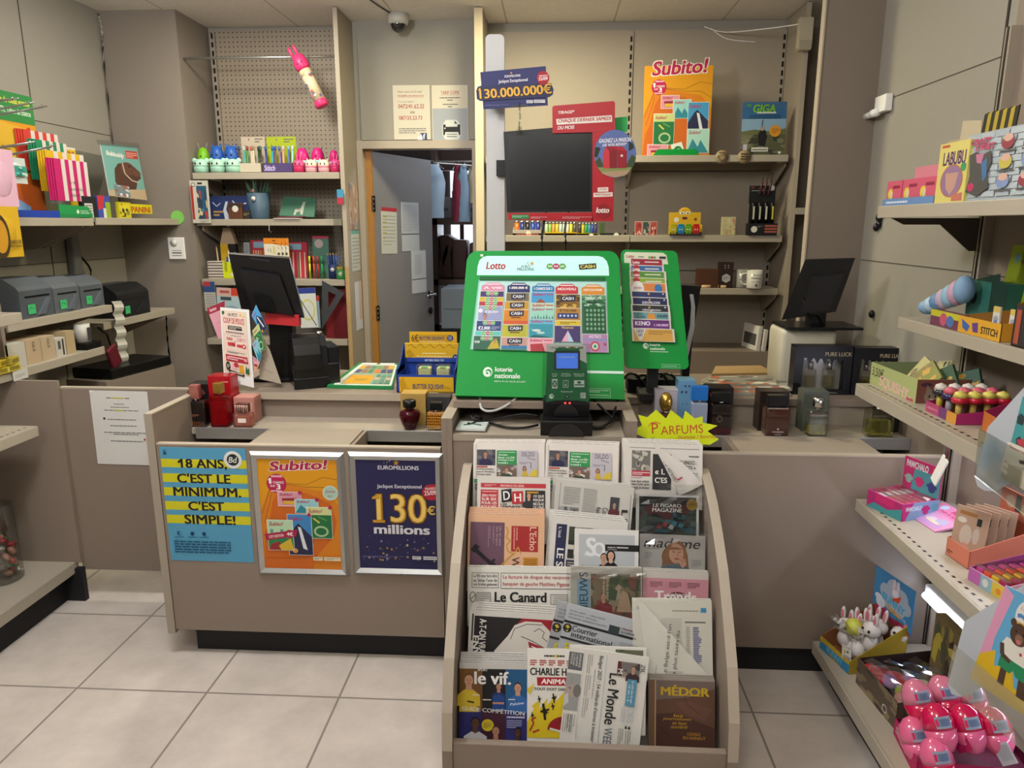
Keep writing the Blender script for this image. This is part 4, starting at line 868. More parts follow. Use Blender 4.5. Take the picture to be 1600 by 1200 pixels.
out_ = [Tz(x,ZH - z) for x,z in rrect(0,0,ZW,ZH,90,6,'tltr')]
B().prism(out_,.0,.055,GR2).out('housing',td)
B().prism([Tz(x,t) for x,t in ((120,60),(1200,60),(1250,1130),(80,1130))],.055,.14,DARK).out('rear_body',td)
p = Zp(ZW,ZH)
B.poly(p,[(x,ZH - t) for x,t in ((100,200),(100,130),(112,80),(140,52),(180,42),(1150,42),(1190,52),(1222,84),(1236,130),(1238,200))],M('#a9d4ce',.5,emit=.42))
p.w = .0012
p.txt('Lotto',178,92,345,152,'#a5202c',.05,.1);p.txt('EURO',482,120,560,138,'#3a3f4e',.02);p.txt('MILLIONS',447,140,592,163,'#3a3f4e',.02);p.star(575,106,20,'#c9952c')
for u,t,r in ((515,110,5),(535,100,7),(545,114,6),(555,96,4)): p.star(u,t,r,'#5a6070')
for u,s,c in ((730,'WIN','#4f9a3a'),(783,'FOR','#a8205e'),(838,'LIFE','#4f9a3a')): p.ell(u,128,30,23,c);p.txt(s,u - 19,120,u + 19,136,'#e6ece4',.04)
p.poly([(978,114),(1128,102),(1130,145),(985,155)],'#23262e');p.txt('CASH',992,116,1118,142,'#d5c95a',.06,0,2)
tmap(p).out('header_lightbox',td)
p = Zp(ZW,ZH);p.poly([(118,238),(1216,244),(1216,800),(92,794)],'#7fb5ad');p.w = .0004;p.poly([(128,250),(1206,256),(1206,790),(104,786)],M('#a9d0ca',.5));tmap(p).out('ticket_window',td)
p = Zp(ZW,ZH);p.disc(247,966,38,'#d6e3d8');p.disc(252,970,26,GRN);p.disc(246,980,22,'#d6e3d8');p.disc(243,975,9,GRN)
p.txt('loterie',305,926,445,962,'#d6e3d8',.04);p.txt('nationale',305,974,508,1012,'#d6e3d8',.04);p.txt('BIEN PLUS QUE JOUER',305,1030,552,1046,'#b9d6c0',.02)
p.line([(1020,1076),(1218,1076),(1218,1140),(1020,1140),(1020,1076)],2.5,'#9fd0ac');p.greek(1035,1084,1205,1106,2,'#9fd0ac');p.greek(1035,1118,1205,1130,1,'#9fd0ac');p.rect(118,30,142,48,'#c8d6bc');p.rect(1020,942,1328,962,'#c4ddd0')
tmap(p,.0012).out('print',td)
p = Zp(ZW,ZH);p.rect(128,212,1206,246,M('#0a5a2a',.6));tmap(p).bend(lambda q: (q.x,q.y - .0008,q.z)).out('window_rail',td)
def wfl(p,u,t,k=1):
    for i,(s,c) in enumerate((('WIN','#3f9440'),('FOR','#a8205e'),('LIFE','#3f9440'))): p.ell(u + i * 33 * k,t,19 * k,17 * k,'#cfe0c4');p.ell(u + i * 33 * k,t,17 * k,15 * k,c);p.txt(s,u - 10 * k + i * 33 * k,t - 5 * k,u + 10 * k + i * 33 * k,t + 5 * k,'#e6ece4',.03)
def cash(p,u,t,k=1): p.poly([(u - 62 * k,t - 18 * k),(u + 62 * k,t - 24 * k),(u + 60 * k,t + 20 * k),(u - 58 * k,t + 24 * k)],'#1f2338');p.txt('CASH',u - 46 * k,t - 12 * k,u + 46 * k,t + 11 * k,'#cfd0d4',.055)
CARDN = [0]
def card(x0,t0,x1,t1,bg,label,fn=None,tilt=0):
    CARDN[0] += 1;p = Zp(ZW,ZH);k = .002 + .0004 * CARDN[0] % .003
    p.poly([(x0,t0),(x1,t0 + tilt),(x1,t1 + tilt),(x0,t1)],'#c9ccc4');p.poly([(x0 + 4,t0 + 4),(x1 - 4,t0 + tilt + 4),(x1 - 4,t1 + tilt),(x0 + 4,t1)],bg)
    if fn: fn(p,x0,t0,x1,t1)
    d = .002 + (t0 - 240) * .000012;p = tmap(p,d);q = [v for v in p.v[:4]];p.add([v for v in q] + [(v.x,v.y + .0012,v.z) for v in q],[(0,1,5,4),(1,2,6,5),(2,3,7,6),(3,0,4,7),(4,5,6,7)],'#c9ccc4')
    tag(p.out('scratch_card',None,TT),label,'scratch card','scratch cards in the ticket display')
def tab(x0,t0,x1,t1,bg,big,small,label):
    p = Zp(ZW,ZH);p.poly([(x0,t1),(x0,t0 + 34),(x0 + 10,t0 + 24),(x0 + 26,t0 + 22),(x0 + 44,t0 + 3),(x1 - 44,t0 + 3),(x1 - 26,t0 + 22),(x1 - 10,t0 + 24),(x1,t0 + 34),(x1,t1)],bg)
    p.txt(big,x0 + 18,t0 + 34,x1 - 18,t0 + 54,'#e6e0dc' if bg != '#c4628a' else '#a01e4e',.045);p.greek(x0 + 40,t0 + 10,x1 - 40,t0 + 22,1,'#e0d8d8',.7);tmap(p,.0016);p.out('column_tab',td)
tab(148,258,346,330,'#c4809a','À VIE','GAGNANT','');tab(370,258,562,345,'#1f2a5e','1.000.000 €','','');tab(582,264,770,340,'#2577a8','1 CHANCE SUR 3','','');tab(782,266,972,350,'#b5303a','NOUVEAU','','');tab(1002,270,1194,355,'#c9822a','DÉCOUVRIR','','')
W4 = lambda p,a,b,c,d: wfl(p,(a + c) / 2 - 33,b + 20)
C4 = lambda p,a,b,c,d: (cash(p,(a + c) / 2 + 4,b + 32),p.greek((a + c) / 2 - 40,b + 58,(a + c) / 2 + 40,b + 70,1,'#5a3a12',.9))
def S4(p,a,b,c,d):
    p.txt('Subito!',a + 16,b + 8,a + 120,b + 30,'#a31f4e',.05,.25);p.greek(a + 130,b + 14,c - 10,b + 24,1,'#a31f4e',.8)
card(140,330,346,392,'#3a2a5e','violet scratch card, top of the leftmost ticket column',W4);card(138,378,346,432,'#c2a52c','yellow scratch card in the leftmost ticket column',W4);card(136,412,344,458,'#a8303a','red scratch card in the leftmost ticket column',W4)
card(134,450,338,566,'#8d93b8','lilac scratch card with dark haired head, leftmost ticket column',lambda p,a,b,c,d: (W4(p,a,b,c,d),p.bust(a + 60,d - 14,40,'#a97a62','#2b1d18','#7a6aa0'),p.disc(a + 22,b + 42,18,'#d8d0dc'),p.txt('€20.000',a + 60,b + 40,a + 170,b + 62,'#e2e2ec',.04)))
card(128,568,338,652,'#1f3a72','navy scratch card priced 2.000 in the leftmost ticket column',lambda p,a,b,c,d: (W4(p,a,b,c,d),p.txt('€2.000',a + 18,b + 46,a + 118,b + 74,'#d8dce4',.05),p.greek(a + 126,b + 46,c - 16,b + 74,3,'#a5b0c8')))
card(120,650,338,690,'#58b5b0','turquoise scratch card in the leftmost ticket column',W4)
card(112,688,340,796,'#2a5a48','dark green scratch card with dancing figure, foot of the leftmost ticket column',lambda p,a,b,c,d: (wfl(p,(a + c) / 2 - 36,b + 22),p.poly([(a + 120,d),(a + 150,b + 50),(a + 190,b + 20),(c - 6,d - 10)],'#a9a03a'),p.bust(a + 180,b + 46,26,'#a8785c','#3a2218','#b59a2c'),p.txt('€500',a + 12,b + 40,a + 56,b + 60,'#d8e0d4',.04)))
card(362,342,562,420,'#6d6248','taupe scratch card, top of the second ticket column',C4);card(352,412,560,492,'#b58a22','ochre scratch card in the second ticket column',C4);card(348,478,560,594,'#c07a1c','orange scratch card with red foot band, second ticket column',lambda p,a,b,c,d: (C4(p,a,b,c,d),p.rect(a + 4,d - 26,c - 4,d,'#c2512c')))
card(344,596,556,698,'#a8a52c','lime scratch card in the second ticket column',C4);card(342,696,556,800,'#b58a80','dusty pink scratch card, foot of the second ticket column',lambda p,a,b,c,d: (C4(p,a,b,c,d),p.rect(a + 4,d - 36,c - 4,d - 14,'#2f6fa0'),p.rect(a + 4,d - 14,c - 4,d,'#3a7a6a')))
card(574,336,772,424,'#3f8fc0','sky blue scratch card with pyramid, top of the middle ticket column',lambda p,a,b,c,d: (S4(p,a,b,c,d),p.poly([(a + 40,d),(a + 84,b + 52),(a + 130,d)],'#8a4a34')));card(572,424,772,462,'#a9bf9a','pale green scratch card in the middle ticket column',S4)
card(570,456,770,552,'#8fc4b2','mint scratch card with seaweed foot, middle ticket column',lambda p,a,b,c,d: (S4(p,a,b,c,d),[p.poly([(a + 10 + i * 24,d),(a + 20 + i * 24,d - 24 - 8 * (i % 3)),(a + 30 + i * 24,d)],'#3f7f74') for i in range(8)]))
card(564,552,768,700,'#2f8a9a','teal scratch card with two silver fish, middle ticket column',lambda p,a,b,c,d: (p.rect(a + 4,b + 4,c - 4,b + 40,'#5aa9c4'),S4(p,a,b,c,d),p.ell(a + 66,d - 58,34,10,'#c3d0cc'),p.ell(a + 100,d - 40,34,9,'#b4c6c2'),p.poly([(a + 36,d - 58),(a + 22,d - 76),(a + 30,d - 52)],'#c3d0cc'),p.poly([(a + 4,d),(a + 40,d - 22),(a + 120,d - 16),(c - 4,d)],'#14565e')))
card(560,700,768,804,'#d59aa5','pink scratch card with red cake, foot of the middle ticket column',lambda p,a,b,c,d: (S4(p,a,b,c,d),p.poly([(a + 20,b + 50),(a + 120,b + 44),(a + 140,d),(a + 26,d)],'#a03038')))
card(782,352,990,462,'#6b4f1e','brown gold scratch card, top of the fourth ticket column',lambda p,a,b,c,d: (p.photo(a + 4,b + 4,c - 4,d,['#7a5a20','#a8842e','#4a3414','#c29c3c'],30,3),cash(p,(a + c) / 2,b + 36,1.05)));card(780,462,992,560,'#a87a2c','tan scratch card with navy band in the fourth ticket column',lambda p,a,b,c,d: (p.txt('€750.000',a + 36,b + 10,c - 36,b + 30,'#3a240c',.04),p.rect(a + 20,b + 42,c - 20,b + 84,'#23356a'),[p.disc(a + 44 + i * 32,b + 62,9,'#b5c4d8') for i in range(5)]))
card(780,560,994,602,'#c9b02c','yellow scratch card in the fourth ticket column',lambda p,a,b,c,d: p.greek(a + 40,b + 10,c - 40,b + 34,2,'#5a4a12'));card(774,600,992,728,'#3d2f62','purple scratch card with pale pyramid, fourth ticket column',lambda p,a,b,c,d: (p.poly([(a + 60,d),(a + 112,b + 40),(a + 160,d)],'#cf9ab0'),p.poly([(a + 112,b + 40),(a + 160,d),(a + 112,d)],'#a8bcd0'),p.txt('Vacances',a + 60,b + 8,c - 60,b + 26,'#c9a84a',.04)))
card(998,356,1206,664,'#1f5a38','tall dark green scratch card with gem grid, rightmost ticket column',lambda p,a,b,c,d: (p.photo(a + 4,b + 4,c - 4,b + 90,['#1f5a38','#4f8f64','#a8c4b0','#123a24'],34,4),p.txt('MILLION',a + 30,b + 16,c - 40,b + 40,'#bfcdbf',.03),p.rect(a + 26,b + 100,c - 30,d - 20,'#174a2c'),[p.ell(a + 48 + (i % 5) * 32,b + 124 + (i // 5) * 36,10,12,'#6fa07c') for i in range(25) if i // 5 < 5]))
card(1000,664,1212,806,'#a07aa0','mauve scratch card with red wreath, foot of the rightmost ticket column',lambda p,a,b,c,d: (p.txt('ASTRO',a + 56,b + 10,c - 56,b + 32,'#e0d4e0',.02),p.disc(a + 106,b + 96,38,'#b5364a'),p.disc(a + 106,b + 96,25,'#a8d0c0'),p.star(a + 106,b + 96,20,'#2f7a4a',6),p.star(c - 26,b + 80,18,'#8d3a40',5),p.line([(a + 6,b + 46),(c - 8,b + 46)],7,'#5f8fc0')))
# ---- check terminal in front of it
TK = TR(.046,2.36,.975) @ Matrix.Rotation(-math.radians(13),4,'X')
rd = empty('ticket_checker','small green ticket checker with lit blue screen before the green display','ticket checker',TK)
def zq(T,sc,ox,oy,pts): return quad_on(T,[(ox + x / sc,oy + y / sc) for x,y in pts])
q = zq(TK,6.667,720,520,[(850,100),(1360,100),(1360,750),(850,750)])
def rmap(p,d=0): p = fit(p,q);return p.bend(lambda v: (v.x,v.y - d,v.z)) if d else p
p = Zp(510,650); 
body = [(50,26),(100,14),(400,22),(452,36),(466,250),(484,624),(400,608),(250,600),(140,604),(40,622),(50,300)]
p.poly(body,'#0f6a3a');p.poly([(50,26),(100,14),(400,22),(452,36),(462,218),(390,180),(386,60),(140,60),(130,104),(49,96)],'#c9cac8')
p.txt('Lotto',86,48,140,62,'#a5202c',.04);p.greek(166,46,246,60,1,'#444',.8)
for i,c in enumerate(('#4f9a3a','#a8205e','#4f9a3a')): p.disc(284 + i * 24,57,13,c)
p.rect(376,48,424,66,'#23262e');p.txt('CASH',382,52,418,62,'#d5c95a',.04)
p.rect(124,90,392,284,'#222428');p.rect(134,98,382,276,'#3a3d42')
for u,s1,s2 in ((128,'Jouez','ici?'),(244,'Vérifiez','vos gains!'),(382,'Besoin de','messages?')): p.txt(s1,u - 6 * len(s1),322,u + 6 * len(s1),336,'#d6e3d8',.03);p.txt(s2,u - 5.6 * len(s2),342,u + 5.6 * len(s2),357,'#d6e3d8',.03)
p.rect(100,382,158,480,'#d6dcd6');p.rect(104,398,154,464,'#1f5a3a');p.line([(108,402),(150,460)],6,'#d6dcd6');p.line([(150,402),(108,460)],6,'#d6dcd6');p.line([(216,396),(270,396),(270,470),(216,470),(216,396)],4,'#d6dcd6');p.star(243,414,9,'#d6dcd6');p.line([(226,430),(258,462)],5,'#d6dcd6');p.line([(258,430),(226,462)],5,'#d6dcd6')
p.rect(330,396,436,466,'#d6dcd6');p.ell(383,418,22,14,'#1f6a4a');p.rect(336,436,430,450,'#1f6a4a')
p.txt('Scannez ici',194,504,316,520,'#d6e3d8',.03);p.disc(95,562,25,'#d6e3d8');p.disc(100,564,15,'#0f6a3a');p.disc(96,570,12,'#d6e3d8');p.disc(256,564,20,'#22302a');p.ell(256,564,5,9,'#c9d0cc');p.rect(396,524,450,582,'#d6dcd6');p.greek(400,530,446,576,4,'#33564a')
rmap(p).out('front_card',rd)
p = Zp(510,650);p.rect(146,112,370,272,M('#4a78e0',.3,emit=.55));p.w = .001;p.greek(180,148,340,162,1,'#b8cbf2',.8);rmap(p,.002).out('screen',rd)
Q1 = lambda x,t: (q[0][0] + (q[1][0] - q[0][0]) * x / 510,q[0][1] + (q[3][1] - q[0][1]) * t / 650)
B().prism([Q1(x,t) for x,t in body],.002,.03,BLACK).out('case',rd)
B().prism([Q1(x,t) for x,t in rrect(4,10,500,640,20)],-.006,-.0045,CLEAR).out('clear_sleeve',rd)
sd = B();I = TK.inverted();sd.T = I
z0 = .862;fx0,fx1 = -.036,.137
sd.box(fx0,fx1,2.332,2.43,z0,z0 + .052,BLACK,.004).box(fx0 + .008,fx1 - .008,2.392,2.46,z0 + .05,z0 + .11,BLACK,.004)
sd.prism([(.05 + .058 * math.cos(math.radians(a)),z0 + .046 * math.sin(math.radians(a))) for a in range(0,181,12)],2.3285,2.334,M('#101012',.25,spec=.6));sd.prism([(.05 + .042 * math.cos(math.radians(a)),z0 + .054 + .046 * math.sin(math.radians(a))) for a in range(0,181,12)],2.386,2.394,M('#16161a',.25,spec=.6))
sd.out('stand',rd)
k = B();k.T = I
for x in (.043,.058): k.box(x,x + .006,2.366,2.37,.964,.969,M('#ff3a3a',.4,emit=3))
k.out('scanner_light',rd)
# ---- cables and papers on the centre shelf
def cable(name,pts,r,mat,label,**k): return tag(B().tube(pts,r,mat,**k).out(name),label,'cable')
ZS = .866
cable('cable',[(-.285,2.56,.95),(-.29,2.50,.90),(-.27,2.47,.875),(-.22,2.45,ZS + .006),(-.15,2.40,ZS + .004),(-.09,2.40,ZS + .004),(-.045,2.42,.875)],.0042,BLACK,'black cable curving from the green display to the checker base')
cable('cable',[(-.27,2.56,.95),(-.275,2.50,.90),(-.25,2.47,.878),(-.245,2.455,.89),(-.27,2.45,.893),(-.255,2.44,.88),(-.19,2.46,.885),(-.10,2.47,.90),(-.045,2.46,.895)],.004,BLACK,'black looped cable under the left of the green display')
cable('cable',[(-.255,2.52,.955),(-.245,2.45,.925),(-.21,2.445,.915),(-.16,2.46,.93),(-.12,2.50,.955)],.0045,M('#b5b5b2',.4),'light grey cable drooping under the green display')
cable('cable',[(-.245,2.45,.888),(-.275,2.42,.876),(-.285,2.40,.884)],.0035,BLACK,'short black lead ending on the small booklet')
cable('cable',[(.14,2.50,.955),(.18,2.45,.925),(.205,2.44,.905),(.21,2.43,.89),(.17,2.42,.872),(.14,2.42,.872)],.0042,BLACK,'black cable looping right of the checker base')
cable('cable',[(.235,2.50,.955),(.215,2.45,.91),(.205,2.43,.895),(.175,2.41,.871),(.14,2.40,.871)],.0042,BLACK,'second black cable dropping at the right end of centre shelf')
b = B(TR(-.27,2.405,ZS,rz=-.05));b.box(-.052,.05,-.045,.045,0,.009,'#c5c5c0',.001).box(-.05,.048,-.043,.043,.009,.0105,'#b7c4bd');b.tube([(-.03,-.01,.0112),(0,.005,.0112),(.03,-.008,.0112)],.003,'#3a4640',n=5);tag(b.out('booklet'),'small pale booklet lying at the left of centre shelf','booklet')
tag(B().prism([(.012 + .055 * math.cos(math.radians(a)) + .035,2.348 - .02 + .03 * math.sin(math.radians(a))) for a in range(10,171,16)],.8625,.8645,'#b86a66','z').out('sticker'),'round pink sticker under the front of the checker base','sticker')
# ================================================================ perfumes on the two ledges
ZL = .7975
def pbox(px,yb,yt,col,label,Yf=2.665,dep=.07,draw=None,group='perfume boxes on the ledges',side=None,rough=.4):
    c,w,h = face(px[0],px[1],yb,yt,Yf);c.z = ZL;h = at((px[0] + px[1]) / 2,yt,Y=Yf).z - ZL
    p = P(w,h,0,nu=100);p.box(-w / 2,w / 2,0,dep,0,h,M(col,rough),.0015);p.grid(w,h,v0=0,w0=.0003);p.N = 100
    if draw: draw(p)
    return tag(p.out('perfume_box',None,TR(*c)),label,'perfume box',group)
def bottle(px,yt,label,build,Yf=2.615):
    a = at(px[0],660,Y=Yf);b = at(px[1],660,Y=Yf);c = Vector(((a.x + b.x) / 2,Yf,ZL + .0008));h = at((px[0] + px[1]) / 2,yt,Y=Yf).z - ZL;w = b.x - a.x
    e = empty('perfume_bottle',label,'perfume bottle',TR(*c),'perfume bottles on the ledges');build(e,w,h);return e
def flask(e,w,h,hb,glass,cap,capw,liquid=None,lev=.6,dep=.5,capmat=None,shape='box',label=None):
    """body of height hb*h, neck, cap to full height"""
    b = B();d = w * dep;H = h * hb
    if shape == 'box': b.box(-w / 2,w / 2,-d / 2,d / 2,0,H,glass,w * .07)
    else: b.lathe([(w * q,z * H) for q,z in shape],glass,24,sy=dep if shape[0][0] else 1)
    o = b.out('glass',e)
    if liquid: B().box(-w * .43,w * .43,-d * .40,d * .40,H * .07,H * lev,liquid,w * .05).out('perfume_liquid',e)
    B().cyl((0,0,H),(0,0,H + h * .05),w * .13,CHROME,n=16).out('neck',e)
    cw = w * capw
    if cap == 'box': B().box(-cw / 2,cw / 2,-d * .32,d * .32,H + h * .04,h,capmat,w * .04).out('cap',e)
    elif cap == 'disc': B().lathe([(cw * .36,H + h * .045),(cw * .5,H + h * .09),(cw * .5,h * .97),(cw * .4,h)],capmat,18).out('cap',e)
    elif cap == 'ball': B().ball((0,0,(H + h) / 2 + h * .02),(cw / 2,cw / 2,(h - H) / 2),capmat,14).out('cap',e)
    return o
GOLD = M('#c9a24e',.25,.9);GCLR = clear_mat('thin_glass','#eef0ea',.1,.03)
RED = M('#a01520',.18,coat=.5);REDG = glass_liquid('red_glass','#c8222e');PINKG = glass_liquid('blush_glass','#d9a596');AMB = glass_liquid('amber_liquid','#d98a16');YEL = glass_liquid('pale_liquid','#d6cf6a');DKG = M('#17100f',.12,spec=.6,coat=.6);PLUM = glass_liquid('plum_glass','#5a1420',tint=.6)
pbox((300,329),655,600,'#191416','black perfume box behind the rose-capped black bottle',draw=lambda p: p.greek(20,20,80,30,1,'#7a4a3c'))
def f1(e,w,h):
    flask(e,w,h,.62,DKG,'box',.45,capmat=M('#b5746a',.3,.6));b = B()
    for i in range(11): a = math.radians(20 + i * 14);b.prism([(0,h * .72),(w * .42 * math.cos(a - .1),h * .72 + w * .40 * math.sin(a - .1)),(w * .46 * math.cos(a),h * .72 + w * .46 * math.sin(a)),(w * .42 * math.cos(a + .1),h * .72 + w * .40 * math.sin(a + .1))],.004,.007,M('#7a4a44',.3,.6))
    b.out('fan_ornament',e);q = B();q.grid(w,h * .6,w0=w * .25 + .0006,v0=0);q.greek(30,40,70,52,3,'#8a5a40');[q.line([(10 + i * 9,4),(14 + i * 8,22)],1.2,'#a8623a') for i in range(10)];q.out('print',e)
bottle((293,326),601,'black perfume bottle with rose metal fan cap, leftmost on the ledge',f1)
pbox((330,365),658,588,'#a3141f','tall bright red perfume box left of the pink one',rough=.2,draw=lambda p: p.greek(60,10,90,14,1,'#d8a0a0'))
bottle((333,360),598,'faceted red glass perfume bottle with gold cap',lambda e,w,h: flask(e,w,h,.72,REDG,'box',.5,liquid=RED,lev=.8,capmat=GOLD,dep=.7))
def d_blush(p): p.rect(8,60,92,88,'#6b3640');p.rect(10,20,90,56,'#cfa090')
pbox((367,399),658,621,'#b88074','small blush pink perfume box, third from left',draw=d_blush)
def f3(e,w,h):
    flask(e,w,h,.58,PINKG,'box',.7,liquid=M('#c58e80',.2),lev=.85,capmat=M('#6d4038',.25,.4));q = B();q.grid(w,h * .55,w0=w * .252,v0=0);q.rect(28,36,72,70,'#e3cfc6');q.out('paper_label',e)
    b = B();[b.cyl((w * (-.3 + .1 * i),-w * .2,h * .66),(w * (-.3 + .1 * i),-w * .2,h * .94),w * .03,M('#c9a59a',.3,.5),n=6) for i in range(7)];b.out('cap_ribs',e)
bottle((367,396),630,'small blush perfume bottle with ribbed cap and white label',f3)
pbox((627,666),660,615,'#a98a4a','matt gold perfume box behind the round dark bottle',rough=.4)
bottle((624,657),625,'round dark plum perfume bottle with black disc cap',lambda e,w,h: (flask(e,w,h,.68,PLUM,'disc',.62,capmat=BLACK,shape=[(.2,0),(.27,.02),(.42,.4),(.49,.72),(.44,.9),(.2,1)],dep=1),B().lathe([(w * .18,h * .05),(w * .36,h * .3),(w * .42,h * .5),(w * .1,h * .56)],M('#3a0f16',.2),20).out('perfume_liquid',e)))
pbox((668,704),660,620,'#3a3a3c','clear-topped dark perfume box behind the amber bottle',dep=.06,Yf=2.67)
def fa(e,w,h):
    flask(e,w,h,.66,GCLR,'box',.62,liquid=M('#c07a12',.15,coat=.5),lev=.97,capmat=BLACK);b = B()
    for i in range(9):
        for j in range(6): b.ball((w * (-.42 + .105 * i),-w * .25,h * (.06 + .1 * j)),w * .035,M('#d89a2a',.12,coat=.6),8)
    b.out('dimples',e)
bottle((667,697),628,'amber perfume bottle with dimpled glass and black cap',fa)
# right ledge
pbox((1021,1057),665,609,'#a9a4b0','silver lilac perfume box behind the gold-capped bottle',draw=lambda p: p.rect(4,4,96,96,'#b5b0ba'))
bottle((1022,1056),614,'perfume bottle with crumpled gold ball cap, behind the yellow sign',lambda e,w,h: flask(e,w,h,.5,M('#4a2a26',.15,coat=.5),'ball',.62,capmat=GOLD))
def d_bl(p):
    for u,v,r in ((40,88,5),(62,88,5),(22,76,6),(46,76,6),(30,52,3),(52,52,3)): p.rect(u - r,v - r * .4,u + r,v + r * .4,'#33445e')
    p.disc(44,30,6,'#33445e');B.disc(p,44,30,4,'#6f9cc0')
pbox((1057,1084),663,594,'#6a98be','tall light blue perfume box with small dark symbols',draw=lambda p: [B.rect(p,u - r,v - r * .4,u + r,v + r * .4,'#33445e') for u,v,r in ((40,88,5),(62,88,5),(22,76,6),(46,76,6),(30,52,3),(52,52,3),(44,32,5))])
bottle((1078,1103),603,'frosted perfume bottle with bright blue cap, beside the light blue box',lambda e,w,h: flask(e,w,h,.66,M('#8792a6',.25,coat=.3),'box',1.0,capmat=M('#1a66b4',.3),dep=.7))
pbox((1101,1143),668,606,'#120c0d','black perfume box with red lettering, right of the blue bottles',draw=lambda p: [B.line(p,[(12,88),(20,78),(30,86)],3,'#8a2a30'),B.rect(p,55,86,85,88,'#5a2a2a'),B.rect(p,50,62,72,66,'#a8642a')])
def fb(e,w,h): flask(e,w,h,.74,M('#14090a',.1,coat=.7),'box',.9,capmat=BLACK);q = B();q.grid(w,h * .7,w0=w * .252,v0=0);[B.line(q,[(42 + 16 * math.cos(i),55 + 14 * math.sin(i)),(42 + 16 * math.cos(i + 2),55 + 14 * math.sin(i + 2))],1.5,'#5a4a46') for i in range(7)];q.rect(4,2,96,26,'#3a0c10');q.out('print',e)
bottle((1108,1141),613,'dark red perfume bottle in front of the black box',fb)
pbox((1184,1230),667,612,'#2a1d19','dark brown perfume box behind the brown bottle',rough=.35)
def fc(e,w,h): flask(e,w,h,.68,M('#3d2118',.12,coat=.6),'box',.86,capmat=BLACK,dep=.7);B().box(-w * .44,w * .44,-w * .3,w * .3,h * .66,h * .71,CHROME).out('collar',e);q = B();q.grid(w,h * .66,w0=w * .352,v0=0);B.txt(q,'STANDON',30,14,78,20,'#b5aaa4',.03);B.rect(q,40,6,70,9,'#8a7d76');B.disc(q,54,28,4,'#b5aaa4');q.out('print',e)
bottle((1193,1229),617,'brown glass perfume bottle with black cap and silver collar',fc)
pbox((1252,1291),667,612,'#4d524a','grey green perfume box behind the square clear bottle')
bottle((1261,1290),621,'square clear perfume bottle with little yellow liquid and silver cap',lambda e,w,h: flask(e,w,h,.68,GCLR,'disc',.6,liquid=YEL,lev=.36,capmat=CHROME,dep=.75))
pbox((1372,1404),668,622,'#15110f','black perfume box behind the rightmost rounded bottle',dep=.06)
def fd(e,w,h): flask(e,w,h,.76,GCLR,'disc',.25,liquid=YEL,lev=.62,capmat=CHROME,dep=.55,shape='box');q = B();q.grid(w,h * .7,w0=w * .28,v0=0);B.txt(q,'EXPERT',20,84,80,92,'#6a665a',.02);q.out('print',e)
bottle((1352,1393),627,'rounded clear perfume bottle of yellow liquid, rightmost on the ledge',fd)
# yellow starburst sign
sb = [(280,808),(388,838),(490,748),(608,852),(665,750),(806,862),(832,760),(945,852),(1036,826),(1036,900),(1210,936),(1092,1000),(1225,1098),(1120,1162),(330,1130),(385,1088),(200,1010),(325,932)]
TS = TR(.36,2.335,.80) @ Matrix.Rotation(-math.radians(8),4,'X');q = quad_on(TS,[(960,540),(1124.6,540),(1124.6,700),(960,700)])
p = Zp(1235,1200);p.poly(sb,'#c6d312')
for s,u0,t0,u1,t1,sz in (('P',440,905,515,1030,0),('ARFUMS',545,930,1040,1034,0)): p.txt(s,u0,t0,u1,t1,'#b5402a',-.02,0,3)
p.line([(400,945),(430,905),(490,893),(545,915)],9,'#b5402a');p.txt('(homme / femme)',745,1042,1190,1104,'#b5402a',-.02,.2,2);p.poly([(416,1118),(440,1082),(468,1084),(460,1120)],'#1a1a18');p.poly([(500,1120),(520,1094),(570,1090),(598,1122)],'#1a1a18');p.disc(700,1122,18,'#1a1a18')
fit(p,q);n = len(sb);p.add([(v.x,.0012,v.z) for v in p.v[:n]],[tuple(range(n))[::-1]],'#b5c210');tag(p.out('price_sign',None,TS),'jagged fluorescent yellow card sign with handwritten red lettering','sign')
# ================================================================ left worktop
ZW_ = .9005
TM = TR(-1.15,2.97,1.15,rz=math.radians(12)) @ Matrix.Rotation(math.radians(16),4,'X')
mq = quad_on(TM,[(357,397),(452,404),(475,497),(377,483)])
m = empty('till_monitor','black till monitor seen from behind beside the standing promo card','monitor',TM)
B().prism(mq,0,.022,BLACK).out('screen_back',m)
def lerpq(Q,s,t): (a,b),(c,d),(e,f),(g,h) = Q;return ((a * (1 - s) + c * s) * (1 - t) + (g * (1 - s) + e * s) * t,(b * (1 - s) + d * s) * (1 - t) + (h * (1 - s) + f * s) * t)
B().prism([lerpq(mq,*k) for k in ((.14,.24),(.78,.28),(.86,.95),(.20,.92))],-.02,.002,M('#161618',.4)).out('rear_housing',m)
B().prism([lerpq(mq,*k) for k in ((.28,.62),(.56,.66),(.58,.9),(.30,.86))],-.032,-.018,M('#0e0e10',.35)).out('port_cover',m)
p = B();p.prism([lerpq(mq,*k) for k in ((.36,.03),(.66,.05),(.66,.075),(.36,.055))],-.004,.001,'#2c2c2e');p.out('latch',m)
I = TM.inverted();b = B(I);b.box(-1.20,-1.10,2.99,3.05,.91,1.16,BLACK,.006).box(-1.26,-1.0,2.93,3.12,ZW_,.918,BLACK,.006);b.out('stand',m)
TRS = TR(-1.09,2.965,1.105,rz=math.radians(8));rq = quad_on(TRS,[(414,489),(467,492),(467,510),(414,506)]);tag(B().prism(rq,0,.05,'#b3262a').box(-.05,.05,.01,.05,ZW_ - 1.105,-.03,BLACK).out('till_drawer_sign',None,TRS),'bright red panel under the black till monitor','panel')
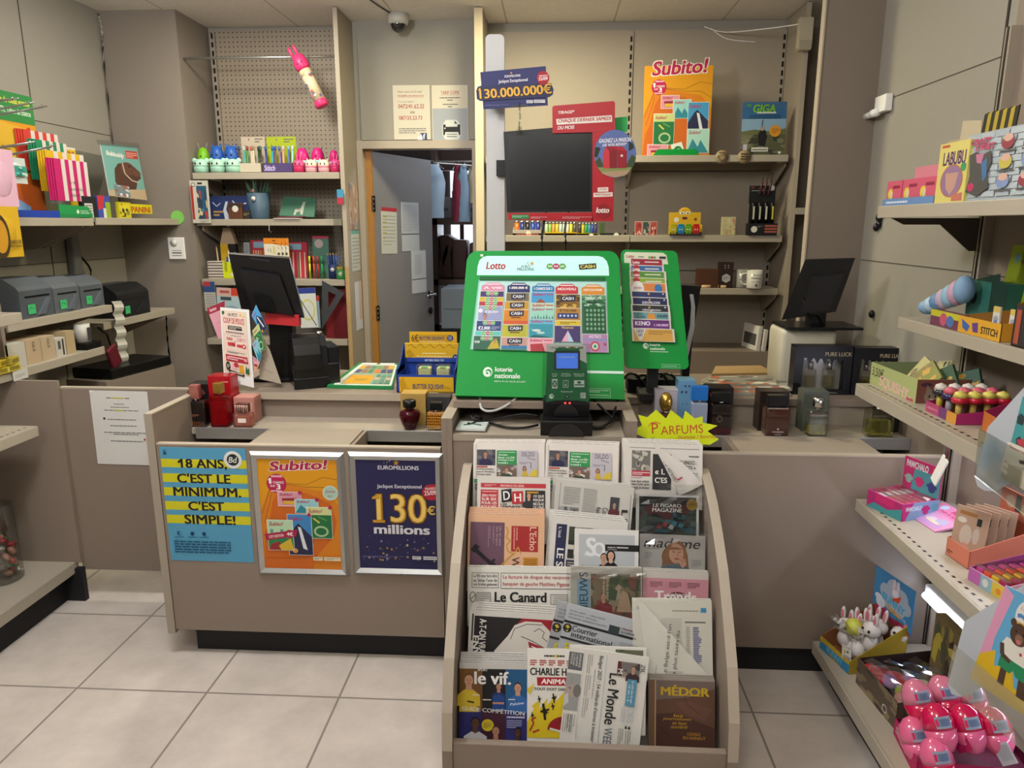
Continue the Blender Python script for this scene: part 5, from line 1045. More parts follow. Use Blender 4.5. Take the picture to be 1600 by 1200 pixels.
# receipt printer
TP = TR(-.965,2.86,ZW_,rz=math.radians(28));e = empty('receipt_printer','glossy black receipt printer with rounded cover on left worktop','printer',TP)
GB = M('#0d0d0f',.22,spec=.6);B().box(-.088,.098,-.02,.14,0,.10,GB,.008).out('body',e)
prof2 = [(-.055,.055)] + [(-.02 + .052 * -math.cos(math.radians(a)) * .7,.13 + .075 * math.sin(math.radians(a))) for a in range(0,100,12)] + [(.11,.20),(.13,.17),(.13,.10),(-.02,.04)]
B().prism([(-.032,.08),(-.036,.14),(-.024,.18),(0,.205),(.03,.216),(.09,.21),(.13,.17),(.13,.09)],-.084,.02,GB,'x',smooth=False).out('rounded_cover',e)
B().prism([(-.02,.09),(-.015,.17),(.02,.205),(.08,.21),(.14,.16),(.14,.09)],.024,.05,M('#1d1d20',.25),'x').out('side_flank',e)
B().box(.05,.098,-.01,.14,.09,.165,M('#19191c',.25),.006).out('side_box',e);B().box(-.09,.05,-.03,-.018,.0,.045,M('#151517',.3),.003).out('front_tray',e);B().cyl((.03,.04,.205),(.03,.04,.222),.012,CHROME).out('knob',e)
# standing promo card
TC = TR(-1.16,2.775,ZW_,rz=math.radians(14)) @ Matrix.Rotation(-math.radians(4),4,'X');cq = quad_on(TC,[(344,480),(389,484),(397,606),(350,594)])
pc = empty('promo_card','white standing promo card holder with red and gold lettering on left worktop','promo card',TC)
B().prism(cq,.0006,.003,'#d9d8d6').out('holder',pc)
p = Zp(255,600);p.rect(10,22,215 + 15,520,'#d3bd9a');p.rect(16,30,222,512,'#d8c3b4')
p.txt('UN PETIT',62,40,150,66,'#232320',.035);p.txt('COUP DE POUCE',22,78,205,122,'#a8242e',.045);p.poly([(12,30),(30,26),(36,44),(22,60),(12,52)],'#2f5a34');p.star(175,50,16,'#c9a83a');p.star(202,60,12,'#c9a83a')
p.poly([(60,140),(178,140),(182,172),(56,172)],'#2c2c28');p.greek(66,144,172,168,2,'#c9c0b0');p.greek(40,186,196,198,1,'#3a3a38',.7);p.line([(26,206),(214,206),(214,334),(26,334),(26,206)],1.5,'#c99a9a');p.greek(80,216,170,222,1,'#555',.7)
p.txt('lotto',44,228,94,258,'#a8242e',.04);p.txt('SUBITO',130,232,204,258,'#c06a78',.02);p.txt('+',108,258,122,274,'#333',.03);p.poly([(48,276),(100,272),(108,300),(52,304)],'#b5363c');p.disc(100,288,16,'#a8242e');p.poly([(130,282),(180,282),(180,304),(130,304)],'#b5363c');p.disc(190,292,18,'#b5363c');p.disc(190,292,9,'#d8c3b4')
p.greek(40,344,196,362,2,'#777',.5);p.poly([(26,376),(214,372),(218,424),(30,430)],'#9c1f2c');p.greek(56,382,180,418,2,'#e0c4c4',.5);p.disc(48,402,14,'#c98a90');p.disc(196,398,14,'#c98a90')
p.ell(44,470,20,36,'#232320');p.greek(32,454,56,486,3,'#c9c0b0');p.rect(78,440,124,486,'#d0a0a4');p.disc(114,450,20,'#a8242e');p.poly([(136,446),(176,440),(180,506),(140,510)],'#c58f22');p.poly([(190,500),(196,440),(210,466),(224,450),(222,508)],'#2f5a34');p.poly([(50,496),(180,512),(178,534),(46,516)],'#2c2c28');p.greek(62,506,166,524,1,'#c9c0b0',.5)
fit(p,cq);p.out('card',pc)
def leaf(name,px,T,col,label,draw=None,th=.0012,cat='card',group=None,w=100,h=150):
    Q = quad_on(T,px);p = Zp(w,h);p.rect(0,0,w,h,col)
    if draw: draw(p)
    fit(p,Q);p.prism(Q,.0002,th,col);return tag(p.out(name,None,T),label,cat,group)
def TL(x,y,z,yaw=0,lean=0): return TR(x,y,z,rz=math.radians(yaw)) @ Matrix.Rotation(-math.radians(lean),4,'X')
leaf('leaflet',[(323,482),(351,470),(352,528),(341,529)],TL(-1.25,2.80,1.05,10),'#c98f9a','pink leaflet leaning out left of the standing promo card',lambda p: (p.rect(0,0,100,30,'#8d2036'),p.txt('lotto',12,6,50,22,'#e3c4c8',.03),p.line([(20,80),(80,80)],1,'#a05a6a')),cat='leaflet')
leaf('scratch_card',[(393,493),(400,476),(417,512),(410,524)],TL(-1.14,2.80,1.05,14),'#3f8ac0','blue scratch card tucked behind the promo card',lambda p: (ticket(p,2,2,98,148,'#4a96c9',kind=4)),cat='scratch card',group='scratch cards behind the promo card')
leaf('scratch_card',[(394,517),(404,505),(415,545),(405,552)],TL(-1.14,2.798,1.02,14),'#a9b56a','green scratch card tucked behind the promo card',lambda p: ticket(p,2,2,98,148,'#b5c282',kind=3),cat='scratch card',group='scratch cards behind the promo card')
leaf('scratch_card',[(394,539),(402,527),(409,553),(405,570)],TL(-1.138,2.796,1.0,14),'#6aa9c0','light blue scratch card tucked behind the promo card',lambda p: ticket(p,2,2,98,148,'#7fb5c4',kind=2),cat='scratch card',group='scratch cards behind the promo card')
leaf('scratch_card',[(395,556),(406,566),(402,578),(397,582)],TL(-1.138,2.794,.98,14),'#c9909c','pink scratch card lowest behind the promo card',lambda p: ticket(p,2,2,98,148,'#d09aa5',kind=1),cat='scratch card',group='scratch cards behind the promo card')
leaf('card',[(408,522),(422,548),(440,600),(405,592)],TL(-1.09,2.83,.95,10,6),'#9f9382','grey beige card standing between promo card and receipt printer',lambda p: (p.greek(10,74,50,78,1,'#555'),p.greek(20,110,70,114,1,'#555')),cat='card')
# lottery mat lying on the worktop
a,b_,c_,d_ = [at(x,y,Z=.913) for x,y in ((511,602),(613,604),(622,568),(561,567))]
def flat(name,corners,th,col,label,cat,draw,w=100,h=70,group=None):
    o = Vector(((corners[0] + corners[1]) / 2));p = Zp(w,h);p.rect(0,0,w,h,col);draw(p)
    A,Bq,Cq,Dq = corners
    def f(q): s = q.x / w + .5;t = q.z / h;r = (A * (1 - s) + Bq * s) * (1 - t) + (Dq * (1 - s) + Cq * s) * t;r.z += -q.y;return r - o
    p.bend(f);n = [v - o for v in corners];p.add([Vector((v.x,v.y,0)) for v in n] + [Vector((v.x,v.y,-th)) for v in n],[(0,1,2,3),(4,7,6,5),(0,4,5,1),(1,5,6,2),(2,6,7,3),(3,7,4,0)],col)
    return tag(p.out(name,None,TR(*o)),label,cat,group)
def d_mat(p):
    p.rect(8,5,98,68,'#d5d6cf');p.rect(16,8,95,66,'#8a9a80');p.rect(20,40,62,64,'#cf8f1e');p.txt('Subito!',32,48,54,56,'#5a7a2c',.03)
    rr = random.Random(9)
    for i in range(6):
        for j in range(2): p.rect(17 + i * 13,9 + j * 13,28 + i * 13,20 + j * 13,rr.choice(['#c9702c','#4f7a5a','#8a6a5a','#c9962c','#4a4a6a','#6a8a5a']))
    for i in range(3):
        for j in range(3): p.rect(66 + i * 10,37 + j * 9.5,74 + i * 10,45 + j * 9.5,rr.choice(['#4f7a6a','#a89a8a','#5a8a7a']))
    p.rect(10,1,48,6,'#d8d8d2');p.rect(56,1,92,6,'#d8d8d2')
flat('counter_mat',[a,b_,c_,d_],.0125,'#1f7a42','green edged counter mat showing printed scratch cards, lying on left worktop','counter mat',d_mat)
# butter toy display box
YB = 2.775;c0 = at(620,611,Y=YB);c1 = at(711,613,Y=YB);wB = c1.x - c0.x;e = empty('display_box','yellow and blue counter display box of butter shaped toys','display box',TR((c0.x + c1.x) / 2,YB,ZW_))
BLU = M('#1f3f94',.45);YE = '#cfa21c';hB = .072;dB = .15;hw = wB / 2
p = B();p.box(-hw,hw,0,.003,0,hB,BLU).box(-hw,-hw + .003,0,dB,0,hB + .02,BLU).box(hw - .003,hw,0,dB,0,hB + .02,BLU).box(-hw,hw,0,dB,0,.004,BLU).box(-hw,hw,dB - .004,dB,0,.17,BLU);p.prism([(0,hB),(dB,hB),(dB,.17),(dB * .6,.12)],-hw,-hw + .003,BLU,'x').prism([(0,hB),(dB,hB),(dB,.17),(dB * .6,.12)],hw - .003,hw,BLU,'x');p.out('carton',e)
p = P(wB * .93,hB * .94,0,nu=100);p.bend(lambda v: v);p.ou += wB * .012;p.w = .0006;p.rect(0,2,100,p.N - 1,YE);p.poly([(0,p.N - 6),(14,22),(26,26),(40,p.N - 4)],'#b98c14');p.poly([(70,p.N - 8),(78,16),(92,20),(98,p.N - 6)],'#b98c14');p.poly([(0,10),(8,2),(14,20),(4,30)],'#b98c14');p.txt('BUTTER SQUISHY',25,15,82,26,'#1d3270',.035);p.greek(36,30,72,33,1,'#e8dfae');[p.rect(4 + i * 3,p.N - 3.5,5.6 + i * 3,p.N - 2,'#2a2a30') for i in range(32)];p.out('front_print',e)
p = P(wB * .95,.062,.003,YE,TR(.004,dB - .012,.115),nu=100);p.rect(0,0,100,2,'#dcb73a');[p.line([(6 + i * 18,6),(12 + i * 18,2),(16 + i * 18,8),(22 + i * 18,9)],1.2,'#8a6a14') for i in range(5)];p.poly([(2,16),(10,12),(18,24),(6,30)],'#b98c14');p.greek(32,18,76,21,1,'#f0e6b8');p.greek(22,24,86,27,1,'#f0e6b8',seed=4);p.disc(94,26,5,'#1d3270');p.txt('3+',91.5,24,96.5,28,'#e0dcc4',.03);p.out('lower_header',e)
p = P(wB * .84,.05,.003,YE,TR(.010,dB - .006,.172),nu=100);p.poly([(6,7),(86,5),(86,20),(6,24)],'#b98c14');p.txt('6€',4,6,19,20,'#26241c',.0);p.txt('BUTTER SQUISHY',21,10,74,17.5,'#1d3270',.035);p.greek(22,20,76,22,1,'#f0e6b8');p.disc(86,13,6.4,'#1d3270');p.txt('12',83,9,89,13.5,'#e0dcc4',.03);p.txt('PCS',83,14.5,89,17,'#e0dcc4',.02);p.out('upper_header',e)
p = P(wB * .9,.018,0,nu=100,T=TR(.004,dB - .0135,.098));p.rect(0,0,100,p.N,'#1f3f94');p.txt('NOT REAL FOOD / TOY',36,3,74,7,'#d5d8e4',.04);p.out('warning_strip',e)
for x,lb in ((-.012,'left'),(.062,'right')):
    t = empty('butter_toy','pale cream butter block toy in a clear cube, %s one in the display box' % lb,'toy',TR((c0.x + c1.x) / 2 + x,YB + .065,ZW_ + .0045),'butter toys in the display box');B().box(-.026,.026,-.02,.02,0,.088,M('#d8d49a',.6),.006).box(-.012,.012,-.0205,.0205,.084,.0885,'#7fae6a').out('block',t);B().box(-.031,.031,-.026,.026,0,.098,CLEAR).out('clear_cube',t)
# ================================================================ right worktop
def d_nm(p): p.photo(2,2,98,68,['#8a867c','#b5b0a4','#5f5c56','#a85a3a','#c9c4b8'],30,3)
for i,(px,th,lb) in enumerate(((((1092,612),(1236,616),(1222,592),(1096,592)),.010,'lowest of the three papers lying on right worktop'),(((1096,606),(1238,608),(1226,588),(1102,590)),.008,'middle of the three papers lying on right worktop'),(((1104,600),(1216,602),(1206,586),(1106,588)),.006,'topmost of the three papers lying on right worktop'))):
    z = ZW_ + (.0105,.0190,.0255)[i];flat('newspaper',[at(*q,Z=z) for q in px],th,'#8f8a7e','crumpled newspaper, ' + lb,'newspaper',d_nm,group='papers on right worktop')
flat('paper_bag',[at(x,y,Z=ZW_ + .012) for x,y in ((1112,584),(1210,582),(1188,571),(1118,572))],.0118,'#a0835a','flat brown paper bag lying behind the newspapers on right worktop','paper bag',lambda p: None)
e = empty('white_box','rounded off-white plastic box standing under the right till monitor','box',TR(1.035,2.98,ZW_));bx = at(1217,600,Y=2.98).x;B().box(bx - 1.035,.12,0,.2,0,.235,M('#bdb7a4',.45),.02).out('casing',e)
TN = TR(1.05,2.95,1.28,rz=math.radians(-24)) @ Matrix.Rotation(math.radians(8),4,'X');nq = quad_on(TN,[(1258,406),(1336,404),(1306,487),(1221,500)])
m = empty('till_monitor','black till monitor seen from behind near the right wall','monitor',TN);B().prism(nq,0,.02,BLACK).out('screen_back',m);B().prism([lerpq(nq,*k) for k in ((.28,.28),(.92,.26),(.86,.92),(.34,.92))],-.018,.002,M('#141416',.4)).out('rear_housing',m)
b = B(TN.inverted());b.box(1.04,1.11,3.0,3.05,1.145,1.32,BLACK,.006).box(.94,1.24,2.95,3.16,1.137,1.148,BLACK,.003);b.out('stand',m);B(TN.inverted()).tube([(1.0,2.97,1.26),(1.02,2.96,1.19),(1.06,2.97,1.2),(1.09,2.99,1.16)],.004,BLACK).out('lead',m)
def luck(px,label,half=False):
    Yq = 2.83;a = at(px[0],613,Y=Yq);b = at(px[1],613,Y=Yq);w = b.x - a.x;h = at((px[0] + px[1]) / 2,px[2],Y=Yq).z - ZW_;e = empty('gift_set',label,'gift set',TR((a.x + b.x) / 2,Yq,ZW_),'black gift sets on right worktop')
    K = M('#15151a',.35);m = [(.13,.1),(.87,.1),(.85,.72),(.16,.76)]
    b = B();f = lambda s,t: (-w / 2 + s * w,t * h)
    o = [f(0,0),f(1,0),f(1,1),f(0,1)];n = [f(*q) for q in m]
    for i in range(4): b.prism([o[i],o[(i + 1) % 4],n[(i + 1) % 4],n[i]],0,.003,K)
    b.box(-w / 2,-w / 2 + .003,.003,.06,0,h,K).box(w / 2 - .003,w / 2,.003,.06,0,h,K).box(-w / 2,w / 2,.003,.06,h - .003,h,K).box(-w / 2,w / 2,.003,.06,0,.003,K).box(-w / 2,w / 2,.057,.06,0,h,K).box(-w * .4,w * .4,.052,.057,h * .06,h * .8,M('#d2d2cc',.25,.3))  # last box: pale backing added to brighten the inside behind the bottles
    for i in range(5): b.prism([f(.2 + i * .13,.77),f(.26 + i * .13,.64),f(.32 + i * .13,.77)],-.0005,.001,K)
    b.out('carton',e);q = B();q.grid(w,h,w0=.0008,v0=0);B.txt(q,'PURE LUCK',52,80,98,88,'#b5a98a',.02);B.rect(q,60,3,78,5,'#6a6458');q.out('print',e)
    for s in (.33,.66):
        B().box(-w / 2 + (s - .1) * w,-w / 2 + (s + .1) * w,.016,.045,h * .12,h * .5,GCLR,.004).box(-w / 2 + (s - .07) * w,-w / 2 + (s + .07) * w,.02,.04,h * .14,h * .36,YEL).cyl((-w / 2 + s * w,.03,h * .5),(-w / 2 + s * w,.03,h * .66),w * .05,CHROME).out('perfume_bottle',e)
    B().add([(n[i][0],.004,n[i][1]) for i in range(4)],[(0,1,2,3)],FILM).out('window',e)
luck((1238,1327,541),'black boxed perfume gift set with clear window, left one');luck((1329,1406,544),'black boxed perfume gift set against the wall, partly behind the toy shelf')
# leaflet stand
TG = TR(.37,2.64,1.04) @ Matrix.Rotation(-math.atan(.13 / .42),4,'X');gq = quad_on(TG,[(970,390),(1058,392),(1077,577),(976,575)])
st = empty('leaflet_stand','narrow slanted green leaflet stand right of the large green display','leaflet stand',TG)
GW,GH = 490,850
def Gz(x,t): return lerpq(gq,x / GW,t / GH)
B().prism([Gz(x,GH - z) for x,z in rrect(0,0,GW,GH,40,5)],0,.012,GR2).out('panel',st)
B(TG.inverted()).box(.33,.43,2.68,2.80,ZW_,.93,DARK,.003).box(.36,.40,2.70,2.73,.93,1.2,DARK).out('foot',st)
def gmap(p,d=0): p = fit(p,gq);return p.bend(lambda v: (v.x,v.y - d,v.z)) if d else p
p = Zp(GW,GH);p.poly([(26,96),(26,34),(44,16),(366,16),(394,34),(402,100)],'#c9cfb4');p.w = .0006;p.txt('Lotto',46,36,112,58,'#a5202c',.04);p.greek(150,42,196,58,1,'#555');[p.disc(246 + i * 22,54,11,c) for i,c in enumerate(('#4f9a3a','#a8205e','#4f9a3a'))];p.rect(330,44,386,62,'#23262e');gmap(p).out('header_print',st)
p = Zp(GW,GH);p.disc(170,690,22,'#cfe0d2');p.disc(174,694,14,GRN);p.disc(170,698,11,'#cfe0d2');p.txt('loterie',200,670,284,690,'#cfe0d2',.04);p.txt('nationale',202,698,318,718,'#cfe0d2',.04);p.greek(202,726,340,734,1,'#b5d0bc',.7);p.line([(284,818),(420,818),(420,842),(284,842),(284,818)],2,'#9fd0ac');p.greek(294,826,400,835,1,'#9fd0ac');gmap(p).out('print',st)
LB = [(72,58,362,116,'#8f2030','lotto','red'),(70,108,358,160,'#2f5f94','lotto','blue'),(66,150,370,210,'#4f8430','lotto','green'),(66,200,372,250,'#7fa02c','lotto','lime'),(64,236,370,306,'#c97a3a',"Joker+",'orange'),(66,298,368,350,'#25305e','','navy'),(70,342,374,402,'#20264e','EUROMILLIONS','dark navy'),(64,396,376,450,'#26282c','vikinglotto','black'),(66,446,374,506,'#5f9094','EURO','pale teal'),(62,500,376,570,'#5f2a6e','KENO','purple'),(64,566,394,660,'#c99a4a','','sand coloured')]
for i,(x0,t0,x1,t1,cg,tx,nm) in enumerate(LB):
    p = Zp(GW,GH);o = (i % 3) * 3;p.poly([(x0,t0),(x1 + o,t0 + 4),(x1 + o,t1 + 4),(x0,t1 + 2)],'#c8c6be');p.poly([(x0 + 14,t0 + 7),(x1 - 12,t0 + 9),(x1 - 12,t1),(x0 + 14,t1)],cg);h = t1 - t0
    if tx == 'lotto': p.disc(x0 + 56,t0 + 32,30 if t0 != 58 else 6,'#a01c2c');p.txt('Lotto',x0 + 26,t0 + 22,x0 + 86,t0 + 42,'#e8dcdc',.05);p.greek(x0 + 130,t0 + 22,x1 - 40,t0 + 36,1,'#d8d0c8',.6)
    elif tx == "Joker+": p.disc(x0 + 66,t0 + 46,52,'#d0cfc8');p.txt('JOKER+',x0 + 30,t0 + 34,x0 + 104,t0 + 54,'#a0284e',.04);p.disc(x1 - 70,t0 + 44,32,'#2f70a8')
    elif tx == 'KENO': p.txt('KENO',x0 + 30,t0 + 18,x0 + 150,t0 + 48,'#d8d0e0',.07);p.txt('1.100.000€',x0 + 180,t0 + 34,x1 - 20,t0 + 52,'#d8b8e0',.05)
    elif tx == 'EURO': p.txt('EURO',x0 + 20,t0 + 12,x0 + 90,t0 + 28,'#2a4a50',.04);p.txt('DREAMS',x0 + 20,t0 + 32,x0 + 110,t0 + 50,'#2a4a50',.04);p.poly([(x0 + 120,t1),(x0 + 134,t0 + 16),(x0 + 180,t0 + 14),(x0 + 200,t1)],'#c98a3a');p.txt('€20.000',x0 + 206,t0 + 22,x1 - 20,t0 + 42,'#23444a',.05)
    elif nm == 'sand coloured': p.poly([(x0 + 18,t0 + 6),(x0 + 112,t0 + 8),(x0 + 76,t1 - 6),(x0 + 54,t1 - 6)],'#d5d2c8');p.txt('LUCKY',x0 + 36,t0 + 12,x0 + 96,t0 + 34,'#2a3a80',.05);p.txt('DAY',x0 + 46,t0 + 40,x0 + 84,t0 + 60,'#2a3a80',.05);p.greek(x0 + 130,t0 + 16,x1 - 20,t0 + 48,3,'#8a6a2a')
    else:
        p.star(x0 + 150,t0 + 22,12,'#c9a24a');p.disc(x1 - 34,t0 + 20,6,'#d0d0d8')
        if tx: p.txt(tx,x0 + 90,t0 + 32,x1 - 70,t0 + 50,'#d0d0d8',.04)
    d = .001 + i * .0012;p = gmap(p,d);q = p.v[:4];p.add(list(q) + [(v.x,v.y + .001,v.z) for v in q],[(0,1,5,4),(1,2,6,5),(2,3,7,6),(3,0,4,7),(4,5,6,7)],'#c8c6be')
    tag(p.out('leaflet',None,TG),'%s game leaflet, %s in the narrow green stand' % (nm,['top','second from top','third from top','fourth from top','fifth from top','sixth from top','seventh from top','fourth from bottom','third from bottom','second from bottom','bottom'][i]),'leaflet','leaflets in the narrow green stand')
# black chair-like device behind the stand, with a pale curved blade
TV = TR(.52,2.95,1.1);vq = quad_on(TV,[(1066,446),(1096,448),(1084,520),(1076,606),(1066,606)]);e = empty('barcode_scale','black device with pale curved arm behind the narrow green stand','device',TV);B().prism(vq,.01,.05,BLACK).out('body',e);B().prism(quad_on(TV,[(1078,460),(1083,460),(1086,480),(1085,510),(1079,540),(1074,560),(1072,540),(1078,510),(1080,480)]),-.004,.008,M('#a9aaac',.3)).out('curved_arm',e)
rr = random.Random(12)
for i in range(5):
    x = .30 + .035 * i;cable('cable',[(x - .03,2.90,ZW_ + .006),(x,2.84 + rr.uniform(-.03,.03),ZW_ + .05 + rr.uniform(0,.03)),(x + .03,2.80,ZW_ + .075),(x + .06,2.82,ZW_ + .03),(x + .1,2.88,ZW_ + .006)],.0055,BLACK,'tangled black cable on right worktop, %s from the green display' % ['first','second','third','fourth','fifth'][i])
tag(B(TR(.40,2.86,ZW_)).box(-.1,.12,-.04,.06,0,.055,DARK,.004).out('power_strip'),'dark power strip under the tangled cables','power strip')
# ================================================================ pole, screen and signs above the centre counter
YPO = 3.02
tag(B().prism(rrect(-.272,.9,-.199,2.268,.018,4,'tltr'),YPO,YPO + .04,M('#b5b4b2',.4)).out('display_pole'),'pale grey upright pole with rounded top behind the green ticket display','pole')
YM = 2.965;TMo = TR(0,YM,1.75)
def px6(sc,ox,oy,pts): return [(ox + x / sc,oy + y / sc) for x,y in pts]
sq = quad_on(TMo,px6(6,760,180,[(160,155),(1000,85),(992,905),(195,912)]))
e = empty('customer_screen','black customer screen mounted on the pale pole with red surround','screen',TMo);B().prism(sq,0,.03,M('#141415',.35)).out('panel',e);B().prism([lerpq(sq,*k) for k in ((.05,.05),(.97,.05),(.97,.97),(.05,.97))],-.001,.001,M('#1a1a1b',.25)).out('glass',e)
B(TMo.inverted()).box(-.23,-.02,YM + .03,YPO + .02,1.74,1.80,DARK).out('mount',e)
Z6 = Zp(1100,1200);p = Z6
def v6(*pts): return [(x - 180,y + 100) for x,y in pts]
Q6 = quad_on(TMo,px6(6,760,180,[(180,-100),(1280,-100),(1280,1100),(180,1100)]))
R6 = '#a81c26'
B_ = B()
for poly in ([(620,-70),(632,-85),(1190,-128),(1205,-115),(1203,150),(622,165)],[(995,156),(1203,151),(1190,990),(990,990),(992,905)],[(200,912),(992,905),(1000,992),(205,975)]):
    B_.prism([lerpq(Q6,(x - 180) / 1100,(y + 100) / 1200) for x,y in poly],-.010,-.007,M(R6,.4))
rs = empty('screen_surround','red cardboard surround with white slogan fixed round the black screen','sign',TMo);B_.out('board',rs)
p.w = .0105
T6 = lambda s,x0,y0,x1,y1,c,b=.045,a=3: p.txt(s,x0 - 180,y0 + 100,x1 - 180,y1 + 100,c,b,.2,a)
T6('TIRAGE*',672,-42,826,-14,'#e2dcd6');p.poly(v6((657,35),(1175,0),(1178,60),(662,88)),'#ddd6cc');T6('CHAQUE DERNIER SAMEDI',674,24,1165,62,R6);T6('DU MOIS',672,96,826,128,'#e2dcd6',.045,3)
p.poly(v6((1044,670),(1142,666),(1142,708),(1044,710)),'#ddd6cc');T6('JOUEZ',1056,678,1130,698,R6,.03,0);p.poly(v6((1004,720),(1182,714),(1182,754),(1004,760)),'#ddd6cc');T6('MAINTENANT',1014,726,1172,746,R6,.03,0)
p.disc(1095 - 180,895 + 100,70,'#8c1620');T6('lotto',1032,858,1152,910,'#e8e2dc',.05,0);p.poly(v6((240,928),(400,926),(402,968),(240,970)),'#2f7a46');p.greek(64,1036,210,1056,2,'#a9c9b0');p.greek(238,1044,390,1068,2,'#d09a9a');p.greek(534,1044,810,1068,2,'#d09a9a')
fit(p,Q6);p.out('print',rs)
p = Zp(1100,1200);p.ell(1205 - 180,355 + 100,196,222,'#596aa0'); 
ck = lambda pts: [(x - 180,y + 100) for x,y in pts]
p.poly(ck([(1010,380),(1040,390),(1070,300),(1020,290)]),'#23301f');p.poly(ck([(1380,300),(1330,330),(1330,240),(1370,260)]),'#23301f');p.poly(ck([(1020,430),(1060,380),(1085,440),(1130,470),(1300,470),(1360,360),(1398,390),(1380,460),(1330,530),(1070,530)]),'#39482c');p.poly(ck([(1040,480),(1360,480),(1320,545),(1090,545)]),'#7d8a4c');p.poly(ck([(1078,525),(1340,505),(1300,555),(1205,576),(1120,556)]),'#a88a72')
for poly,c in (([(1095,490),(1092,360),(1116,290),(1150,286),(1156,490)],'#c2353e'),([(1116,290),(1184,284),(1228,318),(1150,330)],'#8d1c26'),([(1150,330),(1226,318),(1222,488),(1154,490)],'#7d1822'),([(1184,284),(1276,290),(1314,330),(1228,322)],'#a8242e'),([(1228,322),(1314,330),(1312,486),(1226,488)],'#8d1c26')): p.poly(ck(poly),c)
p.disc(1266 - 180,372 + 100,12,'#d8c8c8');T6('GAGNEZ LA MAISON',1056,210,1352,248,'#e2e0e4',.04,3);T6('DE VOS RÊVES*',1090,252,1312,282,'#e2e0e4',.04,3)
p.bend(lambda v: (v.x,v.y - .0125,v.z));fit(p,Q6);cen = lerpq(Q6,1025 / 1100,455 / 1200);p.out('round_panel',rs)
tag(B().prism(quad_on(TR(0,YM + .02,1.75),[(961,184),(980,182),(980,206),(961,207)]),0,.002,'#1f9a4c').out('card',None,TR(0,YM + .02,1.75)),'small plain green card peeking out beside the red surround','card')
TE = TR(0,2.945,1.9);eq = quad_on(TE,px6(5.926,730,40,[(80,370),(810,370),(810,780),(80,780)]));es = empty('jackpot_sign','tilted navy jackpot sign with gold numerals clipped above the black screen','sign',TE)
b = B();L5 = lambda x,y: lerpq(eq,(x - 80) / 730,(y - 370) / 410)
b.prism([L5(*k) for k in ((120,430),(728,375),(748,738),(150,775))],0,.003,M('#23265a',.45)).prism([L5(*k) for k in ((84,600),(100,566),(130,556),(740,530),(780,545),(800,590),(792,640),(760,662),(120,698),(90,680))],-.004,-.0005,M('#1d1f4a',.45));b.out('board',es)
p = Zp(730,410);p.w = .0045;a5 = lambda s,x0,y0,x1,y1,c,bo=.03,an=4: p.txt(s,x0 - 80,y0 - 370,x1 - 80,y1 - 370,c,bo,0,an)
a5('EUROMILLIONS',348,456,494,478,'#d2d0d8',.04);p.star(410 - 80,440 - 370,14,'#b98a2e');a5('Jackpot Exceptionnel',290,494,562,534,'#d2d0d8',.035);p.ell(703 - 80,486 - 370,58,64,'#9c1c2a');a5('VENDREDI',664,458,744,472,'#e6d8d8',.03);a5('25/09',660,478,746,508,'#e6d8d8',.04)
for sz,c,bo in ((4,'#4e3208',.075),(0,'#a8761c',.05),(-3,'#d2a646',.02)): a5('130.000.000€',112 - sz,562 - sz,784 + sz,656 + sz,c,bo,4.5);p.poly([(22 - sz,234),(22 - sz,226 - sz),(38,206 - sz),(44,206 - sz),(44,226)],c)
p.rect(470,322,530,350,'#c5c4c8');p.rect(538,318,642,348,'#c5c4c8');p.greek(474,328,526,346,2,'#555');p.greek(544,324,638,342,2,'#555');p.greek(90,364,310,376,2,'#7a7aa0')
fit(p,eq);p.out('print',es)
ce = empty('sign_clip','clear plastic clip holding the jackpot sign to the screen edge','clip',TE);b = B();J = lambda x,y: Vector((L5(x,y)[0],-.006,L5(x,y)[1]));b.tube([J(490,1000),J(484,920),J(492,850),J(486,780),J(488,720)],.005,CLEAR);b.out('stem',ce);b = B()
for pts in ([(455,1002),(470,940),(510,940),(516,1002)],[(405,756),(420,736),(560,730),(580,752)]): b.prism([L5(*k) for k in pts],-.009,-.005,CLEAR)
b.out('jaw',ce)
tag(cable('cable',[(-.03,2.99,1.60),(-.045,2.965,1.52),(-.045,2.96,1.42),(-.06,2.98,1.30),(-.05,2.98,.93)],.005,BLACK,'black cable hanging left under the red screen surround'),'black cable hanging left under the red screen surround','cable');cable('cable',[(.06,2.99,1.60),(.045,2.965,1.53),(.05,2.96,1.43),(.04,2.98,.93)],.005,M('#2c2c30',.4),'dark cable hanging right under the red screen surround')
# ================================================================ things on the back shelves
S1,S2,S3 = 1.9405,1.4895,1.1825;YS = 4.415
def onshelf(x0,x1,yt,z,Y=YS):
    a = at(x0,300,Y=Y).x;b = at(x1,300,Y=Y).x;t = at((x0 + x1) / 2,yt,Y=Y).z;return Vector(((a + b) / 2,Y,z)),b - a,t - z
def item(name,x0,x1,yt,z,col,label,cat,draw=None,dep=.05,Y=YS,group=None,bev=.0015,lean=0,yaw=0,nu=100):
    c,w,h = onshelf(x0,x1,yt,z,Y);p = P(w,h,0,nu=nu);p.box(-w / 2,w / 2,0,dep,0,h,col if not isinstance(col,str) else M(col),bev);p.grid(w,h,nu,nu * h / w,w0=.0003,v0=0)
    if draw: draw(p)
    return tag(p.out(name,None,TR(*c,rz=math.radians(yaw)) @ Matrix.Rotation(-math.radians(lean),4,'X')),label,cat,group)
